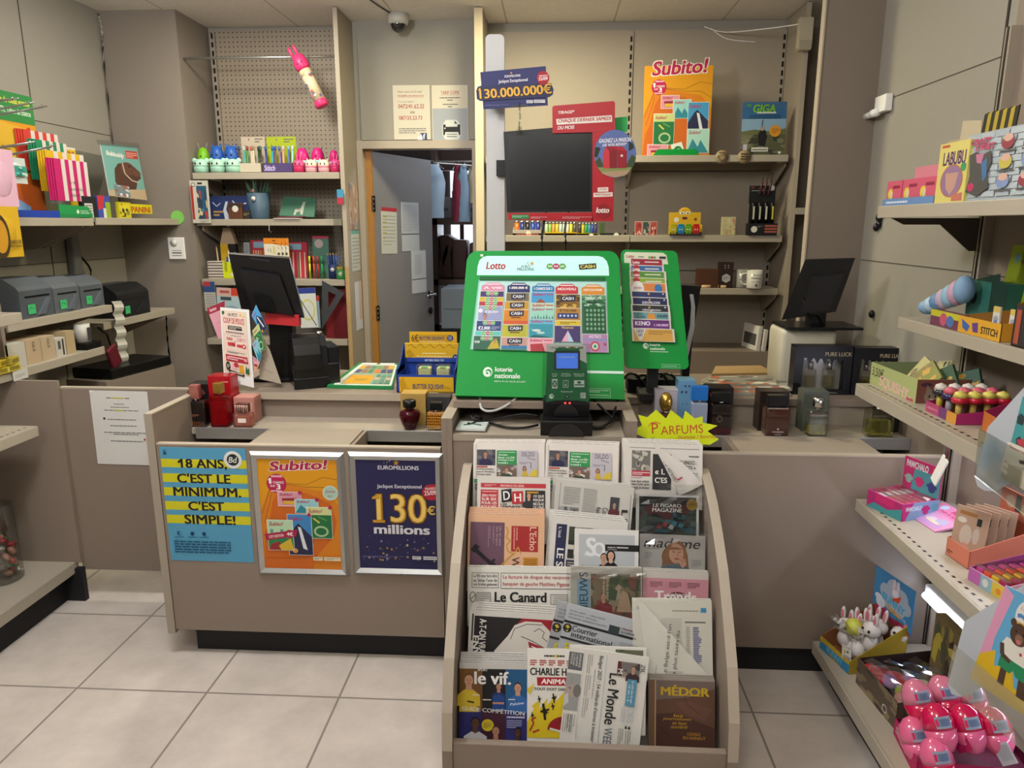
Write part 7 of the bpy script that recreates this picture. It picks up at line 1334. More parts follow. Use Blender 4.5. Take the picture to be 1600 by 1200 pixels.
# hanging from shelf edges
for i in range(3):
    c = at(426 + i * 6,388,Y=4.34 + i * .012);p = P(.105,.12,.002,'#d5cdb8',TR(0,0,-.06),bev=.0);p.rect(0,0,100,32,'#d07a16');p.poly([(0,32),(40,26),(100,44),(100,32)],'#d07a16');p.poly([(52,46),(66,46),(64,88),(50,88)],'#c4c07a');p.line([(20,60),(26,76)],3,'#5a5a4a');p.line([(36,56),(40,80)],3,'#5a5a4a');p.line([(80,50),(88,60)],3,'#5a5a4a');p.disc(84,88,8,'#4a4a3c');p.ell(60,14,10,3,'#3a2a14');tag(p.out('glue_card',None,TR(*c)),'orange and cream carded product, %s of three hung on the hook' % ['front','middle','back'][i],'card pack','carded products on the hook')
tag(B().tube([(at(421,345,Y=4.35).x,4.35,P2 - .02),(at(421,352,Y=4.34).x,4.33,P2 - .07),(at(424,360,Y=4.34).x,4.35,1.508)],.0018,ALU).out('hook'),'thin wire hook under the second perforated shelf','hook')
def hang(name,x0,x1,yt,yb,Y,col,label,cat,draw=None,th=.003,ry=0):
    c = at((x0 + x1) / 2,yt,Y=Y);w = at(x1,yt,Y=Y).x - at(x0,yt,Y=Y).x;h = c.z - at((x0 + x1) / 2,yb,Y=Y).z;p = P(w,h,th,col,TR(0,0,-h))
    if draw: draw(p)
    return tag(p.out(name,None,TR(*c,ry=ry)),label,cat)
hang('calendar',317,335,440,486,4.33,'#b5b4ac','small blue and white wall calendar hanging left of the till monitor','calendar',lambda p: (p.rect(0,0,100,90,'#2f4a7a'),p.rect(0,0,60,40,'#a83a44'),p.greek(10,100,92,250,8,'#777',.3)))
hang('protractor_pack',338,376,450,498,4.33,'#a8c0c4','pale blue set square pack hanging behind the promo card','pack',lambda p: (p.rect(0,0,100,34,'#c9a8a0'),p.rect(60,0,100,30,'#c2402c'),p.greek(14,10,52,22,1,'#a83a34',.9),p.rect(16,36,60,50,'#3a4a50'),p.ell(60,90,34,20,'#8aa8b0')),ry=.05)
hang('geometry_set',464,492,450,512,4.33,'#c9cdc8','clear and yellow protractor set hanging right of the till monitor','pack',lambda p: (p.rect(0,0,100,30,'#2c3c8a'),p.ell(50,120,40,60,'#c2c06a'),p.ell(50,120,32,50,'#c9cdc8'),p.line([(10,60),(90,210),(10,60)],4,'#4a5a5a')),ry=-.04)
hang('ruler',488,498,462,512,4.34,'#8aa0a8','grey blue ruler pack beside the protractor set','ruler',lambda p: p.rect(0,0,100,80,'#b5362c'))
TSq = TR(at(520,470,Y=4.315).x,4.315,1.1);sqp = quad_on(TSq,[(503,438),(538,458),(503,514)]);sqi = quad_on(TSq,[(513,455),(525,461),(513,482)]);b = B();SMK = clear_mat('smoky_plastic','#55585c',.12,.1)
for i in range(3): b.prism([sqp[i],sqp[(i + 1) % 3],sqi[(i + 1) % 3],sqi[i]],0,.002,M('#3f4247',.2))
tag(b.out('set_square',None,TSq),'dark smoky set square hanging at the right of the perforated unit','set square');hang('red_folder',506,548,452,531,4.40,'#6a141c','dark red plastic folder behind the set square','folder',lambda p: (p.rect(4,6,30,170,'#7a1a24'),p.rect(94,4,97,180,'#8a3a40')),.02)
tag(B(TR(at(526,340,Y=4.335).x,4.335,0)).box(-.022,.022,0,.012,1.26,1.63,CLEAR).out('ruler_tube'),'long clear plastic tube hanging at the right end of the shelves','tube');hang('tag_pack',526,536,296,317,4.33,'#3a8ab0','small blue and red pack inside the clear hanging tube','pack',lambda p: p.rect(0,120,100,220,'#a83040'),.003)
# on the side panel facing the doorway
def side(name,yA,yB,zt,zb,col,label,cat,draw,th=.003):
    w = yB - yA;p = P(w,zt - zb,th,col);draw(p);return tag(p.out(name,None,TR(-1.2205,(yA + yB) / 2,zb,rz=math.pi / 2)),label,cat)
side('calendar',4.40,4.60,1.80,1.52,'#a8907c','blurred colour photo calendar page in film on the side panel','calendar',lambda p: p.photo(2,2,98,p.N,['#a98a74','#7f8a96','#c9a890','#8a6a58','#b5a090'],26,3));side('calendar_sheet',4.42,4.60,1.515,1.27,'#b9bab4','white calendar sheet with green heading below the photo page','calendar',lambda p: (p.rect(0,0,100,12,'#5a9a8a'),p.greek(6,20,94,p.N - 8,9,'#8a8c88',.3)));side('papers',4.46,4.60,1.20,.90,'#c4c6cc','white sheets hung on the lower side panel facing the doorway','paper',lambda p: p.rect(56,0,96,p.N * .8,'#c9a898'),.006)
# ================================================================ doorway: notices on the door wall, camera, leaf papers, store room
def d_n1(p):
    for s,a,b_,t,h,c in (('Pour tous vos E-mail',14,78,14,5,'#7a5a50'),('info@librairiedusart.be',13,84,24,5,'#a8343a'),('Pour nous appeler :',14,60,40,4,'#7a6a60'),('0472/41.62.32',14,84,48,11,'#a0303a'),('ou',46,58,66,6,'#5a4a40'),('087/33.23.73',15,78,78,10,'#a0303a')): p.txt(s,a,t,b_,t + h,c,.015)
    p.line([(14,30),(84,30)],.6,'#a8343a');p.greek(14,108,88,124,3,'#7a7a78');p.rect(72,122,90,140,'#2f3a6a');p.txt('f',79,124,86,138,'#d5d5d0',.05);p.poly([(64,140),(64,130),(70,130),(74,124),(78,132),(78,140)],'#c9cdd8')
def d_n2(p):
    p.txt('TARIF COPIE',25,15,76,23,'#a0303a',.015);p.line([(25,25),(76,25)],.6,'#a0303a');p.greek(22,31,78,34,1,'#555',.8);p.greek(42,37,58,40,1,'#555',.8);p.greek(30,48,72,51,1,'#555',.8);p.greek(44,54,56,57,1,'#555',.8);p.rect(2,60,98,150,'#9ba0a6')
    p.poly([(28,104),(38,90),(68,90),(80,104),(80,130),(70,142),(38,142),(28,130)],'#c9ccc8');p.rect(30,102,78,130,'#1b1b1c');p.poly([(37,108),(37,92),(62,92),(70,100),(70,108)],'#c9ccc8');p.poly([(62,92),(70,100),(62,100)],'#1b1b1c');p.poly([(36,122),(72,122),(76,140),(32,140)],'#c9ccc8');p.line([(40,128),(68,128)],1.6,'#1b1b1c');p.line([(40,134),(68,134)],1.6,'#1b1b1c');p.disc(35,112,2,'#c9ccc8')
c,w,h = face(616,673,218,133,4.6465);p = P(w,h,.002,'#c9c2b0');d_n1(p);tag(p.out('notice',None,TR(*c)),'white notice with two red telephone numbers above the doorway','notice');c,w,h = face(676,732,219,133,4.6465);p = P(w,h,.002,'#c9c2b0');d_n2(p);tag(p.out('notice',None,TR(*c)),'copy price notice with printer symbol above the doorway','notice')
cable('wall_cable',[(-2.598,4.345,2.72),(-2.585,4.34,2.62),(-2.598,4.346,2.45),(-2.60,4.346,1.6)],.006,M('#b8b0a2',.5),'pale cable running down the corner beside the left pier')
c = at(621,38,Y=4.50);e = empty('dome_camera','white dome security camera on the ceiling above the doorway','camera',TR(c.x,4.52,2.739));B().lathe([(.062,0),(.062,-.035),(.056,-.055)][::-1],M('#b9b5ac',.4),26).out('housing',e);B().ball((0,0,-.05),(.045,.045,.05),M('#17191c',.1,spec=.7,coat=.6),18).out('dome',e);B().tube([(-.03,-.03,-.004),(-.06,-.14,-.004),(-.09,-.30,-.004)],.004,M('#4a4640',.6)).out('cable',e)
def onleaf(u0,u1,zt,zb,col,label,draw,roll=0): p = P(u1 - u0,zt - zb,.002,col,TR(0,0,0));draw(p);return tag(p.out('notice',None,DT @ TR((u0 + u1) / 2,-.003,zb,ry=roll)),label,'notice')
onleaf(.06,.24,1.66,1.36,'#bdbdb4','white list with red heading pinned on the open door',lambda p: (p.rect(0,0,100,14,'#a8303a'),p.greek(10,24,90,140,9,'#8a8a80',.2),p.greek(10,24,36,120,5,'#b5a83a',.2)),.03);onleaf(.30,.52,1.70,1.37,'#b5b8bc','pale typed sheets in the middle of the open door',lambda p: (p.rect(0,96,100,99,'#3a3c40'),p.greek(8,8,92,90,16,'#85888c',.25),p.line([(44,0),(44,140)],1,'#9a9da0')));onleaf(.41,.60,1.37,1.07,'#c2c4c8','lower white sheets with dark band on the open door',lambda p: (p.rect(0,104,100,107,'#3a3c40'),p.greek(20,14,70,90,12,'#85888c',.25)))
WIN = M('#dfe8f5',.3,emit=1.3)
w_ = B();w_.box(-1.1,.2,7.93,7.955,.9,2.5,WIN);wn = struct(w_.out('window_1'));b = B()
for x in (-.98,-.75,-.35,.0,.2): b.box(x - .02,x + .02,7.90,7.94,.8,2.5,'#4a3630')
for z in (.9,1.32,1.72,2.3): b.box(-1.1,.22,7.90,7.94,z - .03,z + .03,'#4a3630')
b.out('window_frame',wn)
YR = 6.1;e = empty('store_shelving','dark wooden store room shelving seen through the doorway','shelving',TR(-.6,YR,0));Q = e.matrix_basis.inverted()
for z in (1.60,1.10,.72): o = B().box(-1.0,.25,YR,YR + .35,z - .05,z,M('#54443c',.6)).out('shelf',e);o.matrix_basis = Q
for x in (-.98,.24): o = B().box(x - .02,x + .02,YR,YR + .35,.1,2.35,M('#43302b',.6)).out('post',e);o.matrix_basis = Q
o = B().box(-1.0,.25,YR + .30,YR + .33,2.0,2.35,M('#3a2622',.6)).out('top_board',e);o.matrix_basis = Q
BRN = M('#4a3630',.85,noise=.1,scale=60)
for i,(x,a,hh,t) in enumerate(((682,.35,.36,.07),(697,-.05,.36,.09),(716,.03,.32,.12),(738,.06,.30,.08))): tag(B(TR(at(x,380,Y=YR + .05).x,YR + .04,1.104,ry=a)).box(-t / 2,t / 2,0,.28,0.0,hh,BRN,.02).out('cushion'),'brown upholstered cushion on store shelf, %s from left' % ['first','second','third','fourth'][i],'cushion','brown cushions in the store room')
for i,(x0,x1,h) in enumerate(((680,704,.17),(706,722,.22),(726,745,.16))): a = at(x0,300,Y=YR + .05).x;b_ = at(x1,300,Y=YR + .05).x;tag(B(TR(0,0,1.602)).box(a,b_,YR + .05,YR + .30,0,h,'#5f5a58',.004).box(a + .02,b_ - .02,YR + .048,YR + .051,h * .35,h * .5,'#3a3a3e').out('archive_box'),'grey archive box on upper store shelf, %s from left' % ['first','second','third'][i],'box','archive boxes in the store room')
def shirt(x,y,z,w,l,col,label):
    e = empty('hanging_garment',label,'garment',TR(x,y,z));B().tube([(-w * .5,0,-.03),(0,0,.03),(w * .5,0,-.03)],.004,CHROME,sub=1).out('hanger',e)
    b = B();n = 10;pr = [(math.cos(2 * math.pi * i / n),math.sin(2 * math.pi * i / n)) for i in range(n)];vs = [];fs = []
    for k in range(7):
        t = k / 6;W_ = w * (.25 + .28 * min(1,t * 4)) * (1 + .1 * math.sin(t * 5 + x * 20));vs += [(c_ * W_,s_ * .05 * (1 + .4 * math.sin(i * 2.1 + k)),-l * t) for i,(c_,s_) in enumerate(pr)]
    for k in range(6): fs += [(k * n + i,k * n + (i + 1) % n,(k + 1) * n + (i + 1) % n,(k + 1) * n + i) for i in range(n)]
    b.add(vs,fs,M(col,.8),True);b.out('cloth',e)
shirt(at(676,275,Y=5.75).x,5.75,2.0,.17,.40,'#a3b8cc','pale blue shirt hanging left in the store room');shirt(at(723,265,Y=5.75).x,5.75,1.992,.10,.42,'#7f96ac','grey blue shirt hanging in the store room doorway');shirt(at(716,268,Y=5.82).x,5.75,1.992,.07,.42,'#7a2438','dark red garment hanging beside the grey blue shirt');shirt(at(741,255,Y=5.75).x,5.75,1.992,.09,.28,'#b5a88c','beige garment hanging at right of the doorway')
tag(B().tube([(-1.865,5.75,2.02),(.302,5.75,2.02)],.008,CHROME,sub=1).tube([(-.9,5.6,2.0),(-.55,5.75,1.98),(-.3,5.8,1.9)],.004,WHITE).out('clothes_rail'),'metal clothes rail across the store room','rail')
e = empty('filing_unit','grey metal filing unit low in the store room','cabinet',TR(-.52,5.45,0));B().box(-.32,.4,0,.4,.0,.78,'#15161a').out('lower_body',e);B().box(-.32,.4,-.01,.4,.78,1.08,M('#7d868e',.5),.004).box(-.30,.38,-.012,-.009,.925,.93,'#4a5056').out('drawer',e)
for i in range(3): B().box(-.2 + i * .16,-.1 + i * .16,-.006,-.001,.66,.672,'#6a6e74').out('slot_handle',e)
# wall fittings
c = at(1241,30,Y=4.37);e = empty('motion_sensor','cream motion sensor high on the right shelving side panel','sensor',TR(1.356,4.385,2.56));B().prism([(-.035,-.07),(.035,-.07),(.035,.085),(-.035,.085)],-.045,.005,M('#b5ab94',.4)).prism([(-.03,-.08),(.03,-.08),(.035,-.03),(-.035,-.03)],-.05,.0,M('#a59b86',.35)).out('casing',e)
tag(B().tube([(1.325,4.38,2.62),(1.2,4.5,2.63),(1.0,4.7,2.66),(.88,4.73,2.70)],.003,WHITE,n=5).tube([(.92,4.73,2.69),(1.02,4.73,2.63),(1.2,4.73,2.61)],.003,WHITE,n=5).out('sensor_cable'),'thin white cable running from the motion sensor','cable')
e = empty('wall_socket','white socket block with plug low on right wall corner','socket',TR(1.328,3.17,2.02));B().box(-.03,0,-.06,.04,-.03,.035,WHITE,.004).out('plate',e);B().cyl((-.03,.03,-.028),(-.035,.10,-.03),.013,WHITE).cyl((-.035,-.01,-.028),(-.04,.03,-.03),.016,WHITE).out('plug',e)
for y,z,lb in ((3.12,1.575,'upper'),(3.10,1.19,'lower')):
    b = B(TR(1.329,y,z));r_ = random.Random(3)
    for i in range(5 if lb == 'upper' else 1): b.ball((-.008,r_.uniform(-.03,.03),r_.uniform(-.04,.03)),(.012,.014,.017),M('#15161a',.25),8)
    tag(b.out('wall_hook'),'%s black knob cluster on the right wall' % lb,'hook')
e = tag(B(TR(at(277,389,Y=4.353).x,4.3545,at(277,405,Y=4.353).z)).box(-.05,.05,-.012,0,0,.13,WHITE,.003).cyl((-.012,-.012,.098),(-.012,-.016,.098),.021,'#bdbbb5',n=20).cyl((-.012,-.016,.098),(-.012,-.018,.098),.016,'#d5d3cc',n=20).box(-.03,.03,-.0125,-.012,.02,.024,'#6a6a68').box(-.03,.03,-.0125,-.012,.034,.042,'#6a6a68').box(-.03,.03,-.0125,-.012,.05,.054,'#8a8a88').out('wall_controller'),'white wall controller with round dial on the left pier','controller')
tag(B(TR(at(277,340,Y=4.35).x,4.352,at(277,340,Y=4.35).z)).prism([(.042 * math.cos(math.radians(a)),.042 * math.sin(math.radians(a))) for a in list(range(-30,150,15)) + [170,210,250,290]],-.001,0,'#7fc25a').out('sticky_note'),'round green handwritten note on the left pier','note')
# ================================================================ toys on the right gondola
class Box:
    """open carton whose long side faces the aisle; far and near are its two bottom corners along the shelf front"""
    def __init__(s,name,far,near,Z,dep,h,label,cols,cat='display box',X=None,header=0,hs=None,pos=None):
        a = at(*far,Z=Z) if X is None else Vector((X,at(*far,X=X).y,Z));b = at(*near,Z=Z) if X is None else Vector((X,at(*near,X=X).y,Z));d = b - a
        if pos: a = Vector((pos[0],pos[1],Z));d = Vector((math.cos(math.radians(pos[3])),math.sin(math.radians(pos[3])),0)) * pos[2];b = a + d
        s.w = w = d.length;s.T = TR((a.x + b.x) / 2,(a.y + b.y) / 2,Z,rz=math.atan2(d.y,d.x));s.dep,s.h,s.Z = dep,h,Z;hs = hs or h
        s.e = empty(name,label,cat,s.T);o,i = cols;t = .002;b = B()
        b.box(-w / 2,w / 2,0,dep,0,t,i).box(-w / 2,w / 2,0,t,0,h,o).box(-w / 2,w / 2,dep - t,dep,0,max(hs,header),i)
        for q in (-1,1): b.prism([(0,t),(dep,t),(dep,hs),(0,h)],min(q * w / 2,q * (w / 2 - t)),max(q * w / 2,q * (w / 2 - t)),o if q > 0 else i,'x')
        b.out('carton',s.e)
    def front(s,draw): p = P(s.w,s.h,0);p.w = .0004;draw(p);p.out('front_print',s.e)
    def side(s,draw): p = P(s.dep,s.h,0,T=TR(s.w / 2,s.dep / 2,0,rz=math.pi / 2));p.w = .0004;draw(p);p.out('side_print',s.e)
    def head(s,z0,z1,draw,col,over=0): p = P(s.w + over,z1 - z0,.003,col,TR(0,s.dep - .005,z0));draw(p);p.out('header',s.e)
    def put(s,u,v,z=.0025,**k): return s.T @ TR(u * s.w / 2,v * s.dep,z,**k)
    def film(s,z0,z1,seed=1,v0=.05,v1=.95):
        r = random.Random(seed);b = B();n = 7
        vs = [(-s.w * .47 + s.w * .94 * i / n,s.dep * (v0 + (v1 - v0) * j / n),r.uniform(z0,z1)) for i in range(n + 1) for j in range(n + 1)]
        b.add(vs,[(i * (n + 1) + j,i * (n + 1) + j + 1,(i + 1) * (n + 1) + j + 1,(i + 1) * (n + 1) + j) for i in range(n) for j in range(n)],FILM);b.out('clear_film',s.e)
XT = 1.022
bx = Box('display_box',(1378,326),(1458,322),1.6065,.09,.02,'blue tray of pink blind boxes at far end of the top toy shelf',('#5f7fae','#c97a8a'),X=XT,header=.115)
bx.front(lambda p: (p.rect(0,0,100,p.N,'#5f7fae'),p.greek(8,p.N * .4,52,p.N * .7,1,'#c9d0dc',.9)))
for i,u in enumerate((-.68,-.02,.60)):
    p = P(bx.w * .31,.07,.04,'#c2506a',edge='#c2506a');p.rect(2,p.N * .72,98,p.N,'#a85a6a');p.greek(40,14,88,24,1,'#8a2040',.9);p.disc(28,40,17,'#cfc02c');p.ell(34,p.N * .8,14,20,'#7fa04a');p.ell(34,p.N * .58,10,12,'#d0b59a');tag(p.out('blind_box',None,bx.put(u,.1)),'pink blind box in the blue tray, %s' % ['farthest','middle','nearest'][i],'box','blind boxes in the blue tray')
def gface(name,far,near,top,X,Z,dep,col,label,cat,draw,group=None,lean=0,N=0):
    a,b = at(*far,X=X),at(*near,X=X);h = at((far[0] + near[0]) / 2,top,X=X).z - Z;w = abs(a.y - b.y);p = P(w,h,dep,col).scaleN(N);draw(p)
    return tag(p.out(name,None,TR(X,(a.y + b.y) / 2,Z,rz=-math.pi / 2) @ Matrix.Rotation(-math.radians(lean),4,'X')),label,cat,group)
gface('carded_toy',(1459,320),(1504,319),224,XT - .004,1.6065,.02,'#c9bc6a','yellow carded toy with purple lettering, beside the grey window box','toy pack',lambda p: (p.txt('LABUBU',16,30,92,74,'#4a2260',.05),p.ell(52,126,38,54,'#a86a4a'),p.ell(52,126,34,50,'#8a6a8a'),p.poly([(30,100),(74,100),(66,150),(52,172),(36,150)],'#b58a7a'),p.rect(8,6,34,14,'#b5483a'),p.poly([(60,172),(94,166),(94,p.N - 4),(60,p.N - 4)],'#b56a5a'),p.ell(88,84,9,14,'#3a8a5a')),N=196)
def d_win(p):
    H = p.N;[p.rect(1 + 17 * i - (j % 2) * 8,2 + j * 9,16 + 17 * i - (j % 2) * 8,10 + j * 9,['#9fa8ae','#a8b0b4'][(i + j) % 2]) or setattr(p,'w',p.w - p.LAY * .9) for i in range(6) for j in range(int(H / 9))]
    p.w += .001;p.txt('CRAZY',8,8,32,16,'#b5305a',.07,.2);p.txt('STREET',14,17,38,25,'#b5305a',.07,.2);p.poly([(8,30),(16,26),(24,32),(34,27),(36,44),(32,58),(36,78),(30,H - 12),(22,H - 6),(8,H - 14),(11,60)],'#4a4846');p.poly([(16,30),(26,30),(24,44),(18,42)],'#b5708a');p.poly([(24,44),(30,36),(32,62),(28,70)],'#3f6a96');p.ell(14,H - 20,4,6,'#b5305a')
    for j in range(3):
        for i in range(2): p.ell(52 + i * 24,20 + j * 26,7,9,['#8a3a44','#b5a84a','#7a8ab0'][(i + j) % 3]);p.ell(52 + i * 24,14 + j * 26,5,5,'#c9a090');p.greek(44 + i * 24,30 + j * 26,62 + i * 24,33 + j * 26,1,'#4a4a4a',.9)
gface('window_box',(1500,319),(1640,316),200,XT + .004,1.6065,.14,'#9aa3a8','large grey brick patterned toy box with dark window on the top shelf','toy box',d_win,N=96)
a = at(1540,200,X=1.10);b = B(TR(1.09,a.y,1.695,rz=-1.57)).box(-.2,.2,.02,.1,-.087,.085,'#a8987a').prism([(-.13,.078),(-.03,.08),(-.035,.12),(-.125,.13)],.0165,.0195,'#b5a88c')
for i in range(9): b.prism([(-.03 + .016 * i,.082),(-.014 + .016 * i,.084),(-.008 + .016 * i,.135),(-.024 + .016 * i,.132)],.0165,.0195,['#1f1c14','#a8922c'][i % 2])
tag(b.out('open_carton'),'open brown carton with yellow black striped flap behind the grey window box','carton')
Z2 = 1.2625
b = B(TR(1.20,at(1478,470,X=1.2).y,Z2,rz=-1.57));[b.ball((-.10 + .032 * i,0,.03 + .012 * i),(.03,.03,.024 + .003 * i),['#7fa0c0','#a8c0d4','#5f86b0','#b5a0b5','#8ab0c9','#c09ab0'][i % 6],12) for i in range(7)];tag(b.out('plush_roll'),'soft blue and pink plush roll at far end of the second toy shelf','plush')
gface('display_box',(1453,504),(1500,516),487,1.118,Z2,.02,'#6a3a50','low purple and yellow toy carton at far end of the second toy shelf','display box',lambda p: (p.rect(0,0,100,p.N * .4,'#b5b02c'),p.ell(44,p.N * .5,12,p.N * .4,'#b5506a'),p.ell(66,p.N * .55,12,p.N * .35,'#4a6aa0'),p.txt('1,95',84,10,98,p.N * .5,'#2a2420',.03)))
bx = Box('display_box',(1497,509),(1562,531),Z2,.14,.045,'yellow toy counter box of blister keyrings on the second toy shelf',('#c98f2c','#a87a3a'),X=1.116,hs=.06)
bx.front(lambda p: (p.rect(0,0,100,p.N,'#c9962c'),p.txt('STITCH',56,p.N * .36,94,p.N * .78,'#26241f',.06),p.poly([(8,4),(30,p.N * .5),(24,p.N - 3),(12,p.N * .7)],'#3a5a9a'),p.poly([(34,p.N * .3),(48,p.N * .2),(50,p.N * .8),(38,p.N * .8)],'#5a3a7a')))
for i,u in enumerate((-.15,.6)): o = P(.03,.075,.004,'#c9ccc4');o.rect(0,0,100,50,'#c9b05a');o.ell(50,110,36,30,'#9a9aa8');o.ell(50,160,30,46,'#5f7aa8');tag(o.out('keyring_pack',None,bx.put(u,.35)),'carded keyring in the yellow box, %s one' % ['farther','nearer'][i],'keyring','keyrings in the yellow box')
gface('green_box',(1510,472),(1572,474),440,1.24,Z2,.06,'#2f6a60','teal carton behind the yellow box on the second toy shelf','box',lambda p: (p.rect(60,0,100,p.N,'#17382f'),p.disc(18,p.N * .4,9,'#1c2a30'),p.poly([(14,0),(80,0),(78,-14),(20,-2)],'#1c3a30')))
for i in range(2): gface('foil_pack',(1562 + 18 * i,436),(1592 + 18 * i,440),382 - 6 * i,1.27,Z2,.015,'#8a9a1c','yellow green foil pack standing at back of the second toy shelf, %s one' % ['farther','nearer'][i],'foil pack',lambda p: (p.star(40,40,22,'#5f8a9a',8),p.txt('9€',60,44,90,62,'#26261c',.01)),'yellow green foil packs',6)
bx = Box('display_box',(1578,545),(1625,560),Z2,.13,.10,'dark toy carton at near end of the second toy shelf',('#332c2c','#8a5a1c'),X=1.117,hs=.14);bx.front(lambda p: (p.photo(30,4,96,p.N - 4,['#332c2c','#5a4444','#6a5a5a'],14,4),p.rect(8,10,24,p.N - 6,'#9a4a34')))
Z3 = 1.0435
bx = Box('display_box',(1359,598),(1430,630),Z3,.19,.07,'pale green toy counter box with pink lettering at far end of third shelf',('#9aa06a','#7f8a62'),header=0)
bx.front(lambda p: (p.rect(0,0,100,p.N,'#a0a870'),p.txt('SQUISHY',22,12,86,26,'#d0a8a4',.06,0,-2),p.txt('TOYS',42,30,82,44,'#d0a8a4',.06,0,-2),p.txt('3,50€',4,4,30,16,'#26241c',.0),p.ell(88,30,7,9,'#c9ccc0'),p.poly([(82,36),(94,36),(96,p.N - 3),(82,p.N - 3)],'#a84a5a'),p.disc(8,34,4,'#b5506a'),p.disc(24,36,5,'#c08088')))
bx.side(lambda p: (p.rect(0,0,100,p.N,'#7a4a40'),p.ell(14,8,9,3,'#4a2a3a'),p.ell(24,27,12,12,'#8a7a6a'),p.poly([(14,20),(15,8),(22,16)],'#8a7a6a'),p.poly([(28,15),(35,8),(35,21)],'#8a7a6a'),p.ell(20,26,1.5,2,'#1c1a1a'),p.ell(29,26,1.5,2,'#1c1a1a'),p.ell(24,33,4,3,'#c9c0b5'),p.greek(44,12,90,20,1,'#c9a8a0',.9)))
for i,(u,v,a,cg) in enumerate(((.1,.3,.3,'#b5ae7a'),(.3,.55,-.2,'#c0b88a'),(.6,.4,.9,'#3f5a44'),(.75,.7,1.1,'#4a6a5a'),(.5,.2,.6,'#8a8a4a'))): p = P(.07,.10,.012,cg,TR(0,0,-.03));p.photo(6,6,94,p.N - 6,[cg,'#8a7a5a','#c9a04a','#2f4a3a'],14,i);tag(p.out('squishy_pack',None,bx.put(u,v,.045,ry=a,rx=-.5)),'foil toy pack in the pale green box, %s from the far end' % ['first','second','third','fourth','fifth'][i],'toy pack','foil packs in the pale green box')
bx = Box('display_box',(1446,641),(1493,664),Z3,.15,.028,'magenta tray of mushroom topped pens on third toy shelf',('#a82a6a','#8a1c4a'),hs=.045);bx.front(lambda p: (p.rect(0,0,100,p.N,'#a8406a'),p.rect(44,0,70,p.N,'#6a3a6a'),p.rect(70,0,100,p.N,'#c98f3a'),p.greek(6,8,40,p.N - 6,3,'#c9a0a8')))
k = 0
for j in range(4):
    for i in range(3):
        top = ('#c9c4bc','#23232a') if i == 0 else (('#c25a6a','#2a2450') if i == 1 else ('#c9bc5a','#b51c34'));k += 1
        e = empty('mushroom_pen','%s mushroom topped pen, %s row of the magenta tray' % (['white','rose','yellow and red'][i],['front','second','third','back'][j]),'pen',bx.put(-.66 + .62 * i,.14 + .24 * j),'mushroom pens in the magenta tray');B().lathe([(.008,0),(.008,.05)],M(['#b5a03a','#8a8a90','#b59a4a'][i],.3),12).out('barrel',e);B().lathe([(.008,.048),(.021,.05),(.021,.06),(.015,.066)],M(top[1],.25,coat=.4),14).out('cap_brim',e);B().lathe([(.018,.064),(.014,.076),(1e-6,.082)],M(top[0],.3,coat=.4),14).out('cap_top',e)
bx = Box('display_box',(1533,672),(1575,700),Z3,.15,.05,'orange and magenta toy carton behind the clear leaflet holder',('#b5642a','#8a1c4a'),hs=.12)
def holder(pts_plate,pts_card,pocket,T,label,draw,h=120):
    e = empty('leaflet_holder',label,'leaflet holder',T);Q = quad_on(T,pts_plate);B().prism(Q,.004,.007,M('#a9adb4',.35)).out('back_plate',e)
    C_ = quad_on(T,pts_card);q2 = quad_on(T,pocket);B().prism(q2,-.02,-.018,CLEAR).out('clear_pocket',e)
    p = Zp(100,h);draw(p);fit(p,C_);p.bend(lambda v: (v.x,v.y - .002,v.z));p.prism(C_,-.0015,-.0002,'#c9c6c0');return e,p
TH = TR(.985,1.60,.95,rz=math.radians(-70));e,p = holder([(1541,668),(1600,603),(1640,600),(1640,720),(1580,752),(1552,768),(1536,767),(1525,760),(1521,746)],[(1576,690),(1640,716),(1632,790),(1564,734)],[(1541,668),(1640,724),(1640,826),(1532,742)],TH,'clear leaflet holder with red lettered note, clipped at the third shelf edge',lambda p: (p.rect(0,0,100,120,'#c9c4b8'),p.txt('Souris, vous êtes',6,8,110,20,'#8a2a30',.02),p.poly([(34,44),(50,36),(54,46),(38,54)],'#2a2a2c'),p.txt('Ce magasin est placé',4,72,118,84,'#8a2a30',.02),p.txt('sous vidéo surveillance',4,92,118,104,'#8a2a30',.02)))
p.out('note',e);p = Zp(60,100);p.photo(0,0,60,100,['#3f8a8c','#6fb0b0','#2a3a3c','#a83a44'],20,3);fit(p,quad_on(TH,[(1598,620),(1640,610),(1640,716),(1580,690)]));p.out('picture_card',e)
tag(B(TR(1.0,at(1475,700,X=1.0).y,.945,rx=.5)).box(-.002,.002,-.014,.014,-.06,.03,WHITE).tube([(0,0,.03),(0,.01,.062)],.002,'#6a2a2a').out('price_tag'),'white price tag dangling under the third toy shelf','tag')
Z4 = .6675
bx = Box('display_box',(1331,777),(1389,797),Z4,.14,.055,'hot pink paw print counter box at far end of fourth shelf',('#b0609a','#c21c64'),header=.12,pos=(1.017,2.262,.14,-70));dp = lambda p: (p.rect(0,0,100,p.N,'#a82a6a'),p.poly([(0,p.N),(20,p.N * .6),(60,p.N * .7),(100,p.N * .3),(100,p.N)],'#3f8a90'))
bx.front(lambda p: (dp(p),p.rect(24,0,78,p.N * .45,'#c22a6a')))
def paw(p,u,t,r,c): p.disc(u,t,r,c);[p.disc(u + r * 1.2 * math.cos(math.radians(a)),t - r * 1.3 * math.sin(math.radians(a)),r * .45,c) for a in (30,70,110,150)]
bx.side(lambda p: (p.rect(0,0,100,p.N,'#7f9ac0'),p.poly([(0,0),(30,0),(10,p.N),(0,p.N)],'#b52a74'),p.txt('PAWCHALO',10,8,52,18,'#d0d8e4',.06),paw(p,64,22,8,'#b52a74'),paw(p,88,18,7,'#5aa0b0')))
